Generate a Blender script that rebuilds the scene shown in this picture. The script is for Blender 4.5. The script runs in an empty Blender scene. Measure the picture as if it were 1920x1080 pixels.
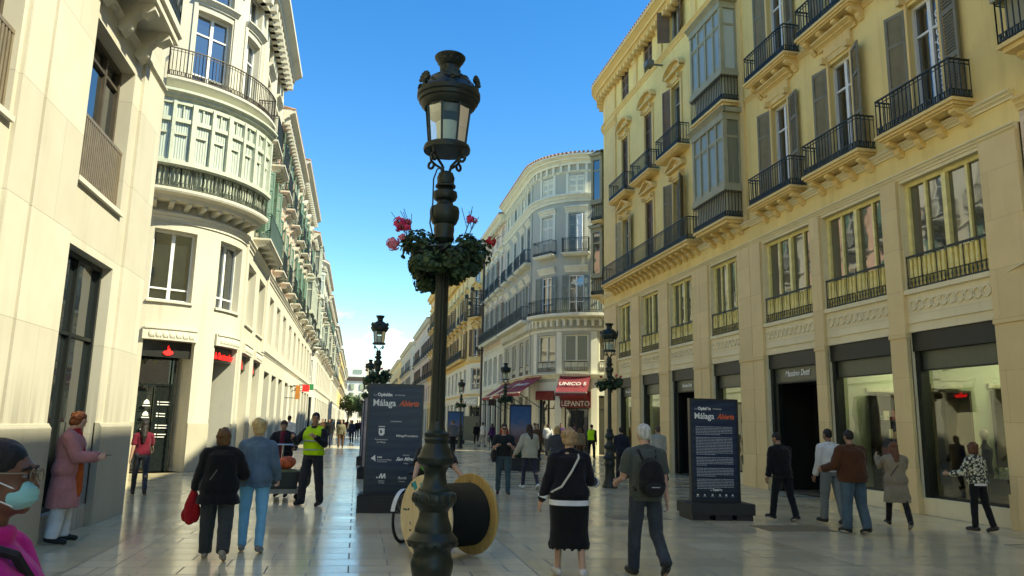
import bpy, math, random
from mathutils import Vector, Matrix, noise
random.seed(7)
R_ = math.radians
sc = bpy.context.scene
COL = sc.collection
# ---------------------------------------------------------------- camera
def make_camera():
    yaw, pitch, roll = R_(9.742), R_(10.267), R_(1.40)
    f = Vector((math.sin(yaw)*math.cos(pitch), math.cos(yaw)*math.cos(pitch), math.sin(pitch)))
    r = Vector((math.cos(yaw), -math.sin(yaw), 0)); u = r.cross(f)
    rr = r*math.cos(roll)+u*math.sin(roll); uu = -r*math.sin(roll)+u*math.cos(roll)
    cd = bpy.data.cameras.new('camera'); co = bpy.data.objects.new('camera', cd); COL.objects.link(co)
    co.matrix_world = Matrix(((rr.x, uu.x, -f.x, 0), (rr.y, uu.y, -f.y, 0), (rr.z, uu.z, -f.z, 1.65), (0, 0, 0, 1)))
    cd.sensor_width = 36; cd.lens = 1406.7/1920*36; cd.shift_x = 40/1920
    cd.clip_start = 0.05; cd.clip_end = 3000
    sc.camera = co
make_camera()
# ---------------------------------------------------------------- sky, sun, exposure
SUN_AZ, SUN_EL = R_(118), R_(45.5)          # azimuth clockwise from +Y
def make_world():
    w = bpy.data.worlds.new('World'); sc.world = w; w.use_nodes = True
    nt = w.node_tree; nt.nodes.clear()
    out = nt.nodes.new('ShaderNodeOutputWorld'); bg = nt.nodes.new('ShaderNodeBackground')
    sky = nt.nodes.new('ShaderNodeTexSky'); sky.sky_type = 'NISHITA'; sky.sun_disc = False
    sky.sun_elevation = SUN_EL; sky.sun_rotation = SUN_AZ
    sky.air_density = 1.0; sky.dust_density = 0.12; sky.ozone_density = 2.6; sky.altitude = 50
    hs = nt.nodes.new('ShaderNodeHueSaturation'); hs.inputs['Saturation'].default_value = 1.38; hs.inputs['Hue'].default_value = 0.512; hs.inputs['Value'].default_value = .76
    nt.links.new(sky.outputs[0], hs.inputs['Color'])
    # a few thin low clouds
    tc = nt.nodes.new('ShaderNodeTexCoord'); mp = nt.nodes.new('ShaderNodeMapping'); mp.inputs['Scale'].default_value = (9, 9, 22)
    nz = nt.nodes.new('ShaderNodeTexNoise'); nz.inputs['Scale'].default_value = 1.0; nz.inputs['Detail'].default_value = 6
    nz.inputs['Roughness'].default_value = 0.62
    rp = nt.nodes.new('ShaderNodeValToRGB'); rp.color_ramp.elements[0].position = 0.54; rp.color_ramp.elements[1].position = 0.70
    sx = nt.nodes.new('ShaderNodeSeparateXYZ')
    lo = nt.nodes.new('ShaderNodeMapRange'); lo.inputs[1].default_value = 0.165; lo.inputs[2].default_value = 0.11; lo.clamp = True
    mu = nt.nodes.new('ShaderNodeMath'); mu.operation = 'MULTIPLY'
    mx = nt.nodes.new('ShaderNodeMixRGB'); mx.inputs[2].default_value = (4.6, 4.9, 5.5, 1)
    L = nt.links.new
    L(tc.outputs['Generated'], mp.inputs[0]); L(mp.outputs[0], nz.inputs['Vector']); L(nz.outputs['Fac'], rp.inputs[0])
    L(tc.outputs['Generated'], sx.inputs[0]); L(sx.outputs[2], lo.inputs[0]); L(rp.outputs[0], mu.inputs[0]); L(lo.outputs[0], mu.inputs[1])
    L(mu.outputs[0], mx.inputs[0]); L(hs.outputs[0], mx.inputs[1]); L(mx.outputs[0], bg.inputs[0])
    bg.inputs[1].default_value = 0.105
    L(bg.outputs[0], out.inputs[0])
    sd = bpy.data.lights.new('sun', 'SUN'); sd.energy = 2.0; sd.angle = R_(0.53); sd.color = (1.0, 0.96, 0.90)
    so = bpy.data.objects.new('sun', sd); COL.objects.link(so)
    d = Vector((math.sin(SUN_AZ)*math.cos(SUN_EL), math.cos(SUN_AZ)*math.cos(SUN_EL), math.sin(SUN_EL)))
    so.rotation_euler = d.to_track_quat('Z', 'Y').to_euler(); so.location = (20, -20, 40)
make_world()
sc.view_settings.view_transform = 'Standard'; sc.view_settings.look = 'None'
sc.view_settings.exposure = 2.12; sc.view_settings.gamma = 1.0
sc.view_settings.use_white_balance = True; sc.view_settings.white_balance_temperature = 8200; sc.view_settings.white_balance_tint = -8
sc.cycles.max_bounces = 8; sc.cycles.diffuse_bounces = 4; sc.cycles.glossy_bounces = 4; sc.cycles.transparent_max_bounces = 12
sc.cycles.caustics_reflective = False; sc.cycles.caustics_refractive = False
sc.cycles.sample_clamp_indirect = 4.0
try: sc.cycles.use_denoising = True
except Exception: pass
# ---------------------------------------------------------------- materials
class NM:
    def __init__(s, name):
        s.m = bpy.data.materials.new(name); s.m.use_nodes = True; s.t = s.m.node_tree; s.N = s.t.nodes; s.L = s.t.links.new
        s.b = s.N['Principled BSDF']; s.co = s.N.new('ShaderNodeTexCoord').outputs['Object']
    def n(s, t, **k):
        x = s.N.new(t)
        for a, v in k.items():
            if a.startswith('i_'): x.inputs[a[2:].replace('_', ' ')].default_value = v
            else: setattr(x, a, v)
        return x
    def noise(s, scale, detail=5, rough=.55, stretch=None, co=None):
        x = s.n('ShaderNodeTexNoise'); x.inputs['Scale'].default_value = scale; x.inputs['Detail'].default_value = detail; x.inputs['Roughness'].default_value = rough
        c = co or s.co
        if stretch:
            m = s.n('ShaderNodeMapping'); m.inputs['Scale'].default_value = stretch; s.L(c, m.inputs[0]); c = m.outputs[0]
        s.L(c, x.inputs['Vector']); return x.outputs['Fac']
    def ramp(s, fac, *els):
        r = s.n('ShaderNodeValToRGB'); e = r.color_ramp.elements
        while len(e) < len(els): e.new(.5)
        for i, (p, c) in enumerate(els):
            e[i].position = p; e[i].color = (*c, 1) if len(c) == 3 else c
        s.L(fac, r.inputs[0]); return r.outputs[0]
    def mix(s, f, a, b, mode='MIX'):
        m = s.n('ShaderNodeMixRGB', blend_type=mode)
        for i, v in ((0, f), (1, a), (2, b)):
            if isinstance(v, (int, float)): m.inputs[i].default_value = v
            elif isinstance(v, (tuple, list)): m.inputs[i].default_value = (*v[:3], 1)
            else: s.L(v, m.inputs[i])
        return m.outputs[0]
    def math(s, op, a, b=0.0):
        m = s.n('ShaderNodeMath', operation=op)
        for i, v in ((0, a), (1, b)):
            if isinstance(v, (int, float)): m.inputs[i].default_value = v
            else: s.L(v, m.inputs[i])
        return m.outputs[0]
    def bump(s, h, strength=.3, dist=.02):
        b = s.n('ShaderNodeBump'); b.inputs['Strength'].default_value = strength; b.inputs['Distance'].default_value = dist
        s.L(h, b.inputs['Height']); s.L(b.outputs[0], s.b.inputs['Normal'])
    def col(s, c):
        if isinstance(c, tuple): s.b.inputs['Base Color'].default_value = (*c[:3], 1)
        else: s.L(c, s.b.inputs['Base Color'])
    def rough(s, r, spec=None, metal=None):
        if isinstance(r, (int, float)): s.b.inputs['Roughness'].default_value = r
        else: s.L(r, s.b.inputs['Roughness'])
        if spec is not None: s.b.inputs['Specular IOR Level'].default_value = spec
        if metal is not None: s.b.inputs['Metallic'].default_value = metal
def sh(c, k): return tuple(min(1, x*k) for x in c)
MC = {}
def stucco(name, c, var=.12, stain=.35, bump=.25, rough=.85):
    if name in MC: return MC[name]
    m = NM(name)
    a = m.noise(.55, 6); b = m.noise(14, 4); st = m.noise(1.0, 6, .6, (2.6, 2.6, .22))
    base = m.ramp(a, (.3, sh(c, 1-var)), (.7, sh(c, 1+var*.6)))
    dirt = m.ramp(st, (.52, (0, 0, 0)), (.74, (stain,)*3))
    cc = m.mix(dirt, base, (c[0]*.55, c[1]*.5, c[2]*.42))
    cc = m.mix(m.ramp(b, (.3, (0, 0, 0)), (.8, (.14,)*3)), cc, sh(c, .7))
    m.col(cc); m.rough(rough, .3); m.bump(m.math('ADD', b, m.math('MULTIPLY', a, 2)), bump, .01)
    MC[name] = m.m; return m.m
def blocks(name, c, axis, bw=1.1, bh=.55, var=.13, joint=.55, stain=.25):
    """dressed stone with fine joints; axis = wall running along x or y"""
    if name in MC: return MC[name]
    m = NM(name); s = m.n('ShaderNodeSeparateXYZ'); m.L(m.co, s.inputs[0]); cb = m.n('ShaderNodeCombineXYZ')
    m.L(m.math('ADD', s.outputs[0], s.outputs[1]) if axis == 'xy' else s.outputs[0 if axis == 'x' else 1], cb.inputs[0]); m.L(s.outputs[2], cb.inputs[1])
    br = m.n('ShaderNodeTexBrick'); br.inputs['Scale'].default_value = 1; br.inputs['Brick Width'].default_value = bw; br.inputs['Row Height'].default_value = bh
    br.inputs['Mortar Size'].default_value = .006; br.inputs['Mortar Smooth'].default_value = .3; br.inputs['Bias'].default_value = 0
    br.inputs['Color1'].default_value = (*sh(c, 1-var), 1); br.inputs['Color2'].default_value = (*sh(c, 1+var*.5), 1); br.inputs['Mortar'].default_value = (*sh(c, joint), 1)
    m.L(cb.outputs[0], br.inputs['Vector'])
    a = m.noise(1.3, 7, .6); b = m.noise(30, 3); st = m.noise(1.0, 6, .6, (3, 3, .3))
    cc = m.mix(m.ramp(a, (.3, (.0,)*3), (.75, (.35,)*3)), br.outputs['Color'], (c[0]*.72, c[1]*.66, c[2]*.58))
    cc = m.mix(m.ramp(st, (.55, (0, 0, 0)), (.8, (stain,)*3)), cc, (c[0]*.5, c[1]*.46, c[2]*.4))
    m.col(cc); m.rough(.72, .35)
    h = m.math('SUBTRACT', m.math('MULTIPLY', b, .25), m.math('MULTIPLY', br.outputs['Fac'], 1.0)); m.bump(h, .3, .008)
    MC[name] = m.m; return m.m
def plain(name, c, rough=.6, metal=0, spec=.5, var=.15, nscale=6, bump=.1, coat=0):
    if name in MC: return MC[name]
    m = NM(name); a = m.noise(nscale, 5)
    m.col(m.ramp(a, (.3, sh(c, 1-var)), (.72, sh(c, 1+var)))); m.rough(rough, spec, metal)
    if coat: m.b.inputs['Coat Weight'].default_value = coat
    if bump: m.bump(m.noise(nscale*6, 3), bump, .004)
    MC[name] = m.m; return m.m
def glossy_glass(name, c=(.015, .02, .022), wob=.05, rough=.03):
    if name in MC: return MC[name]
    m = NM(name); m.col(c); m.rough(rough, .9); m.b.inputs['IOR'].default_value = 2.1
    m.bump(m.noise(1.1, 2), wob, .35)
    MC[name] = m.m; return m.m
def clear_glass(name, tint=(.80, .86, .80), refl=.09):
    if name in MC: return MC[name]
    m = NM(name); t = m.n('ShaderNodeBsdfTransparent'); t.inputs[0].default_value = (*tint, 1)
    g = m.n('ShaderNodeBsdfGlossy'); g.inputs['Roughness'].default_value = .01; g.inputs[0].default_value = (.9, .95, .92, 1)
    f = m.n('ShaderNodeFresnel'); f.inputs[0].default_value = 1.45
    x = m.math('ADD', f.outputs[0], refl); mx = m.n('ShaderNodeMixShader'); m.L(x, mx.inputs[0]); m.L(t.outputs[0], mx.inputs[1]); m.L(g.outputs[0], mx.inputs[2])
    b = m.n('ShaderNodeBump'); b.inputs['Strength'].default_value = .015; b.inputs['Distance'].default_value = .2; m.L(m.noise(.9, 2), b.inputs['Height']); m.L(b.outputs[0], g.inputs['Normal'])
    m.L(mx.outputs[0], m.N['Material Output'].inputs[0]); MC[name] = m.m; return m.m
def curtain_glass(name, c=(.42, .46, .42), c2=(.16, .19, .17), f=26):
    if name in MC: return MC[name]
    m = NM(name); w = m.n('ShaderNodeTexWave', bands_direction='X'); w.inputs['Scale'].default_value = f/6.28; w.inputs['Distortion'].default_value = 2.5; w.inputs['Detail'].default_value = 2
    mp = m.n('ShaderNodeMapping'); mp.inputs['Scale'].default_value = (1, 1, .12); m.L(m.co, mp.inputs[0]); m.L(mp.outputs[0], w.inputs['Vector'])
    m.col(m.ramp(w.outputs['Fac'], (.1, c2), (.8, c))); m.rough(.3, .4); m.b.inputs['Coat Weight'].default_value = .25; m.b.inputs['Coat Roughness'].default_value = .02
    MC[name] = m.m; return m.m
def emit(name, c, k=1.0):
    if name in MC: return MC[name]
    m = NM(name); m.col(c); m.b.inputs['Emission Color'].default_value = (*c, 1); m.b.inputs['Emission Strength'].default_value = k; MC[name] = m.m; return m.m
# ---------------------------------------------------------------- objects
WM = {}
def tag(o, label=None, cat=None, group=None, kind=None):
    if label: o['label'] = label
    if cat: o['category'] = cat
    if group: o['group'] = group
    if kind: o['kind'] = kind
    return o
def thing(name, label, cat, loc, rotz=0, group=None):
    o = bpy.data.objects.new(name, None); COL.objects.link(o); o.empty_display_size = .3
    M = Matrix.Translation(Vector(loc)) @ Matrix.Rotation(rotz, 4, 'Z'); o.matrix_world = M; WM[o] = M
    return tag(o, label, cat, group)
def mobj(name, mesh, parent, M):
    """link mesh with world matrix M under parent"""
    o = bpy.data.objects.new(name, mesh); COL.objects.link(o)
    if parent:
        o.parent = parent; o.matrix_basis = WM[parent].inverted() @ M
    else: o.matrix_world = M
    WM[o] = M; return o
class MB:
    def __init__(s): s.v = []; s.f = []; s.sm = []; s.T = None
    def add(s, vs, fs, smooth=False):
        n = len(s.v)
        if s.T is not None: vs = [s.T @ Vector(v) for v in vs]
        s.v += [tuple(v) for v in vs]; s.f += [tuple(i+n for i in f) for f in fs]; s.sm += [smooth]*len(fs)
    def quad(s, a, b, c, d): s.add([a, b, c, d], [(0, 1, 2, 3)])
    def box(s, x0, y0, z0, x1, y1, z1):
        s.add([(x0, y0, z0), (x1, y0, z0), (x1, y1, z0), (x0, y1, z0), (x0, y0, z1), (x1, y0, z1), (x1, y1, z1), (x0, y1, z1)],
              [(0, 3, 2, 1), (4, 5, 6, 7), (0, 1, 5, 4), (1, 2, 6, 5), (2, 3, 7, 6), (3, 0, 4, 7)])
    def bar(s, a, b, w, d=None):
        a = Vector(a); b = Vector(b); d = d or w; ax = (b-a).normalized()
        up = Vector((0, 0, 1)) if abs(ax.z) < .9 else Vector((0, 1, 0)); x = ax.cross(up).normalized()*w/2; y = x.cross(ax).normalized()*d/2
        s.add([a-x-y, a+x-y, a+x+y, a-x+y, b-x-y, b+x-y, b+x+y, b-x+y], [(0, 3, 2, 1), (4, 5, 6, 7), (0, 1, 5, 4), (1, 2, 6, 5), (2, 3, 7, 6), (3, 0, 4, 7)])
    def tube(s, pts, r, n=8, cap=True, smooth=True):
        pts = [Vector(p) for p in pts]; rs = r if isinstance(r, (list, tuple)) else [r]*len(pts); vs = []; fs = []; px = None
        for i, p in enumerate(pts):
            t = (pts[min(i+1, len(pts)-1)]-pts[max(i-1, 0)]).normalized()
            if px is None: px = t.orthogonal().normalized()
            px = (px-t*px.dot(t)).normalized(); py = t.cross(px)
            for k in range(n):
                a = 2*math.pi*k/n; vs.append(p+(px*math.cos(a)+py*math.sin(a))*rs[i])
        for i in range(len(pts)-1):
            for k in range(n): fs.append((i*n+k, i*n+(k+1) % n, (i+1)*n+(k+1) % n, (i+1)*n+k))
        if cap: fs.append(tuple(range(n-1, -1, -1))); fs.append(tuple(range((len(pts)-1)*n, len(pts)*n)))
        s.add(vs, fs, smooth)
    def lathe(s, prof, n=24, c=(0, 0, 0), smooth=True, rip=None):
        vs = []; fs = []
        for r, z in prof:
            for k in range(n):
                a = 2*math.pi*k/n; rr = r*(1+(rip(k, z) if rip else 0)); vs.append((c[0]+rr*math.cos(a), c[1]+rr*math.sin(a), c[2]+z))
        m = len(prof)
        for i in range(m-1):
            for k in range(n): fs.append((i*n+k, i*n+(k+1) % n, (i+1)*n+(k+1) % n, (i+1)*n+k))
        fs.append(tuple(range(n-1, -1, -1))); fs.append(tuple(range((m-1)*n, m*n)))
        s.add(vs, fs, smooth)
    def ell(s, c, r, n=12, m=8, rot=None, smooth=True):
        vs = [(0, 0, 1)]; c = Vector(c)
        for i in range(1, m):
            p = math.pi*i/m
            for k in range(n): a = 2*math.pi*k/n; vs.append((math.sin(p)*math.cos(a), math.sin(p)*math.sin(a), math.cos(p)))
        vs.append((0, 0, -1)); fs = []
        for k in range(n): fs.append((0, 1+k, 1+(k+1) % n)); fs.append((len(vs)-1, 1+(m-2)*n+(k+1) % n, 1+(m-2)*n+k))
        for i in range(m-2):
            for k in range(n): fs.append((1+i*n+k, 1+(i+1)*n+k, 1+(i+1)*n+(k+1) % n, 1+i*n+(k+1) % n))
        vs = [Vector((v[0]*r[0], v[1]*r[1], v[2]*r[2])) for v in vs]
        if rot is not None: vs = [rot @ v for v in vs]
        s.add([c+v for v in vs], fs, smooth)
    def prism(s, poly, fn, t0, t1):
        """poly of 2d pts, fn(a,b,t)->3d"""
        n = len(poly); vs = [fn(a, b, t0) for a, b in poly]+[fn(a, b, t1) for a, b in poly]
        fs = [tuple(range(n)), tuple(range(2*n-1, n-1, -1))]+[(i, i+n, (i+1) % n+n, (i+1) % n) for i in range(n)]
        s.add(vs, fs)
    def sweep(s, prof, fn, us, close=True):
        """prof [(y,z)] swept through fn(u,y,z) at us"""
        n = len(prof); vs = []; fs = []
        for u in us:
            for y, z in prof: vs.append(fn(u, y, z))
        for i in range(len(us)-1):
            for k in range(n if close else n-1): fs.append((i*n+k, (i+1)*n+k, (i+1)*n+(k+1) % n, i*n+(k+1) % n))
        if close: fs.append(tuple(range(n))); fs.append(tuple(range(len(us)*n-1, (len(us)-1)*n-1, -1)))
        s.add(vs, fs)
    def mesh(s, name, mat, fix=True):
        me = bpy.data.meshes.new(name); me.from_pydata(s.v, [], s.f); me.update()
        me.polygons.foreach_set('use_smooth', s.sm)
        if any(s.sm):
            try: me.set_sharp_from_angle(angle=R_(32))
            except Exception: pass
        if mat: me.materials.append(mat)
        if fix:
            import bmesh
            bm = bmesh.new(); bm.from_mesh(me); bmesh.ops.recalc_face_normals(bm, faces=bm.faces); bm.to_mesh(me); bm.free()
        return me
    def build(s, name, mat, parent=None, M=None, origin=None):
        """verts in world coords unless M (world matrix of local verts) given"""
        if M is None:
            O = WM[parent] if parent else Matrix.Translation(Vector(origin or (0, 0, 0)))
            inv = O.inverted(); s.v = [tuple(inv @ Vector(v)) for v in s.v]; M = O
        return mobj(name, s.mesh(name, mat), parent, M)
# ---------------------------------------------------------------- facade paths
class Path:
    """line d0 -> ccw arc -> line; outward normal on the right of travel"""
    def __init__(s, p0, th0, segs):
        s.segs = []; p = Vector((p0[0], p0[1])); th = th0; u = 0
        for k, a, r in segs:                       # ('L',len,0) or ('A',angle,r); th = angle of outward normal
            s.segs.append((u, k, a, r, p.copy(), th))
            n = Vector((math.cos(th), math.sin(th))); d = Vector((-n.y, n.x))
            if k == 'L': p = p+d*a; u += a
            else:
                c = p-n*r; th = th+a; p = c+Vector((math.cos(th), math.sin(th)))*r; u += a*r
        s.len = u
    def at(s, u):
        g = s.segs[0]
        for q in s.segs:
            if u >= q[0]-1e-9: g = q
        u0, k, a, r, p, th = g; n = Vector((math.cos(th), math.sin(th)))
        if k == 'L' or u < 0: return p+Vector((-n.y, n.x))*(u-u0), n
        t = th+(u-u0)/r; m = Vector((math.cos(t), math.sin(t))); return p-n*r+m*r, m
    def P(s, u, y, z):
        p, n = s.at(u); return Vector((p.x-n.x*y, p.y-n.y*y, z))
    def frame(s, u, y=0, z=0):
        p, n = s.at(u); d = Vector((-n.y, n.x)); o = s.P(u, y, z)
        return Matrix(((d.x, -n.x, 0, o.x), (d.y, -n.y, 0, o.y), (0, 0, 1, o.z), (0, 0, 0, 1)))
    def us(s, u0, u1, extra=()):
        st = {round(u0, 4), round(u1, 4)} | {round(e, 4) for e in extra if u0 < e < u1}
        for g in s.segs:
            if g[1] == 'A':
                n = max(2, int(abs(g[2])/R_(5)))
                for i in range(n+1):
                    u = g[0]+g[2]*g[3]*i/n
                    if u0 < u < u1: st.add(round(u, 4))
        l = sorted(st); o = [l[0]]
        for x in l[1:]:
            if x-o[-1] > .004: o.append(x)
        o[-1] = l[-1]
        return o
def wall_mb(path, u0, u1, z0, z1, holes, depth=.3, y=0, mb=None, thick=None):
    mb = mb or MB(); us = path.us(u0, u1, [h[0] for h in holes]+[h[1] for h in holes])
    zs = sorted({z0, z1} | {h[2] for h in holes if z0 < h[2] < z1} | {h[3] for h in holes if z0 < h[3] < z1})
    def inh(u, z): return any(h[0]-.002 < u < h[1]+.002 and h[2]-.002 < z < h[3]+.002 for h in holes)
    for i in range(len(us)-1):
        for j in range(len(zs)-1):
            if not inh((us[i]+us[i+1])/2, (zs[j]+zs[j+1])/2):
                mb.quad(path.P(us[i], y, zs[j]), path.P(us[i+1], y, zs[j]), path.P(us[i+1], y, zs[j+1]), path.P(us[i], y, zs[j+1]))
    for h in holes:
        hu = [u for u in us if h[0]-.003 <= u <= h[1]+.003]; za, zb = max(h[2], z0), min(h[3], z1); d = h[4] if len(h) > 4 else depth
        for i in range(len(hu)-1):
            for z in (za, zb):
                if z > z0+.001 or True: mb.quad(path.P(hu[i], y, z), path.P(hu[i+1], y, z), path.P(hu[i+1], y+d, z), path.P(hu[i], y+d, z))
        for u in (hu[0], hu[-1]): mb.quad(path.P(u, y, za), path.P(u, y+d, za), path.P(u, y+d, zb), path.P(u, y, zb))
    return mb
def prof_mb(path, u0, u1, prof, mb=None, extra=()):
    mb = mb or MB(); mb.sweep(prof, path.P, path.us(u0, u1, extra)); return mb
def rectp(y0, y1, z0, z1): return [(y0, z0), (y1, z0), (y1, z1), (y0, z1)]
def cornice(z, h, d, y=0):   # stepped moulding, projecting d (negative y) at top
    return [(y+.02, z), (y-.25*d, z), (y-.25*d, z+.22*h), (y-.5*d, z+.42*h), (y-.62*d, z+.45*h), (y-.62*d, z+.6*h), (y-.92*d, z+.78*h), (y-d, z+.8*h), (y-d, z+h), (y+.02, z+h)]
def dentils(path, u0, u1, step, w, y0, y1, z0, z1, mb=None):
    mb = mb or MB(); n = max(1, int((u1-u0)/step))
    for i in range(n):
        u = u0+(i+.5)*(u1-u0)/n; mb.T = path.frame(u); mb.box(-w/2, y1, z0, w/2, y0, z1)
    mb.T = None; return mb
def railing(mb, pts, z0, h, step=.12, bw=.018, rail=.045, belly=False):
    """pts 2d polyline"""
    P2 = [Vector((p[0], p[1])) for p in pts]
    for a, b in zip(P2[:-1], P2[1:]):
        L = (b-a).length
        if L < .01: continue
        for z, t in ((z0+h, rail), (z0+.05, rail*.7), (z0+h-.09, rail*.5), (z0+.19, rail*.5)):
            mb.bar((a.x, a.y, z), (b.x, b.y, z), t, t*.6)
        n = max(1, int(round(L/step)))
        for i in range(n+1):
            p = a.lerp(b, i/n); mb.box(p.x-bw/2, p.y-bw/2, z0, p.x+bw/2, p.y+bw/2, z0+h)
            if i < n:                                    # little scrolls in the lower band
                q = a.lerp(b, (i+.5)/n); mb.box(q.x-bw*.8, q.y-bw*.8, z0+.06, q.x+bw*.8, q.y+bw*.8, z0+.18)
# ---------------------------------------------------------------- text
def text_mb(s, size, shear=0.0, ext=.004, bold=0.0, align='CENTER', sx=1.0):
    cu = bpy.data.curves.new('t', 'FONT'); cu.body = s; cu.size = size; cu.shear = shear; cu.extrude = ext; cu.offset = bold; cu.align_x = align; cu.resolution_u = 2
    o = bpy.data.objects.new('t', cu); COL.objects.link(o); dg = bpy.context.evaluated_depsgraph_get(); me = bpy.data.meshes.new_from_object(o.evaluated_get(dg))
    mb = MB(); mb.add([(v.co.x*sx, -v.co.z, v.co.y) for v in me.vertices], [tuple(p.vertices) for p in me.polygons])
    bpy.data.objects.remove(o); bpy.data.curves.remove(cu); bpy.data.meshes.remove(me)
    return mb            # local: x right, z up, faces -y
def put_text(s, size, M, mat, parent, name='lettering', **k):
    mb = text_mb(s, size, **k); me = mb.mesh(name, mat, fix=False); return mobj(name, me, parent, M)
# ---------------------------------------------------------------- material instances
YEL = stucco('yellow_stucco', (.87, .665, .27), .12, .4)
YEL2 = stucco('yellow_trim', (.80, .58, .25), .08, .3)
TAN = blocks('tan_stone', (.80, .61, .31), 'y', 1.6, .95, .07, .72, .22)
PALE = blocks('pale_band_stone', (.86, .74, .47), 'y', 1.9, .6, .06, .75, .2)
PINKST = blocks('pink_worn_stone', (.74, .58, .42), 'y', 1.2, .5, .12, .7, .35)
YFR = plain('yellow_window_paint', (.88, .74, .30), .5)
SHUT = plain('olive_brown_shutter', (.19, .17, .11), .65, var=.2, nscale=3)
SHUTB = plain('brown_shutter', (.15, .10, .065), .65, var=.2, nscale=3)
GRAYW = plain('grey_window_wood', (.40, .39, .33), .55)
IRON = plain('dark_green_iron', (.028, .036, .032), .5, .3, var=.3)
BRIRON = plain('brown_iron', (.09, .07, .05), .55, .3)
MIR = plain('olive_grey_wood', (.34, .31, .19), .6, var=.12, nscale=2)
GL = glossy_glass('dark_window_glass', (.015, .02, .022), .02); GLW = glossy_glass('wavy_window_glass', (.03, .034, .03), .012)
CURT = curtain_glass('curtained_glass'); CURTG = curtain_glass('olive_curtained_glass', (.34, .36, .27), (.17, .18, .13), 34)
CLEAR = clear_glass('shop_glass'); BLACKF = plain('black_shopfront_metal', (.009, .012, .010), .45, .1)
SIGNG = plain('grey_green_fascia', (.075, .088, .066), .3, .2, var=.08, bump=0)
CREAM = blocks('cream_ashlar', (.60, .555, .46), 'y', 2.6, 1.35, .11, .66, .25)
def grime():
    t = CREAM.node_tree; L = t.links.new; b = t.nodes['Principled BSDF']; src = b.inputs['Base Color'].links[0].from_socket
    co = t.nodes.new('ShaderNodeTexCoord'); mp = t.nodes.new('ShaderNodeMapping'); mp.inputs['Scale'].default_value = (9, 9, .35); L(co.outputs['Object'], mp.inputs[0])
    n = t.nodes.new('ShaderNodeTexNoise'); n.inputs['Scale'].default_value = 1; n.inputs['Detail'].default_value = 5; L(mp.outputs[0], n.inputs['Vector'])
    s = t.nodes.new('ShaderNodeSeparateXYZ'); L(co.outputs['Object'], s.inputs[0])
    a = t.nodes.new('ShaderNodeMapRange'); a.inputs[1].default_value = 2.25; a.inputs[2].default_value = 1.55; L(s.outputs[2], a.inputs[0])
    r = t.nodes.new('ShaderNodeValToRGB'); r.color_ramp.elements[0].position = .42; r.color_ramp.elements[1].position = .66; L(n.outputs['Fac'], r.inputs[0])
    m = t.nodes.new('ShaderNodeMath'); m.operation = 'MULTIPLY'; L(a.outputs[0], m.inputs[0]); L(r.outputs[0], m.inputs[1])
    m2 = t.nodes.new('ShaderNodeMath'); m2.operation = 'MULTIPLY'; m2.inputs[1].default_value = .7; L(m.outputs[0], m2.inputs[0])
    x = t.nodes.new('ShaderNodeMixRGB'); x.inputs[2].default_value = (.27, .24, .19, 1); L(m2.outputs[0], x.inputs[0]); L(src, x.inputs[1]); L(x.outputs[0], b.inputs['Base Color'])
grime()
CREAMS = stucco('cream_stucco', (.61, .565, .46), .09, .3)
CREAMT = stucco('cream_trim', (.64, .60, .50), .05, .3)
PLINTH = blocks('plinth_stone', (.50, .455, .35), 'y', 2.2, 1.5, .05, .8, .25)
WHITE = plain('white_paint', (.80, .80, .77), .45, var=.04)
GREENW = plain('pale_green_wood', (.50, .52, .42), .5, var=.1)
BLUE = stucco('blue_grey_stucco', (.50, .49, .405), .08, .22)
BTRIM = stucco('pale_grey_trim', (.80, .77, .62), .06, .3)
PINK = stucco('pink_stucco', (.70, .55, .44), .08, .3); PINKW = stucco('salmon_stucco', (.74, .48, .36), .08, .3)
PEACH = stucco('peach_stucco', (.80, .58, .34), .08, .3); OCHRE = stucco('ochre_stucco', (.80, .60, .28), .08, .3)
GSH = plain('green_shutter', (.10, .19, .14), .6, var=.2); BSH = plain('slate_blue_shutter', (.25, .29, .27), .6)
RED = plain('red_paint', (.60, .015, .02), .4, bump=0); TILE = plain('clay_roof_tile', (.34, .19, .12), .85, var=.35, nscale=3)
DARK = plain('dark_interior', (.006, .007, .006), .8, bump=0); WLET = plain('white_lettering', (.8, .8, .78), .5, bump=0)
REDL = emit('red_lit_sign', (.75, .01, .015), .5)
SIL = plain('brushed_metal', (.45, .46, .44), .35, .8)
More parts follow.
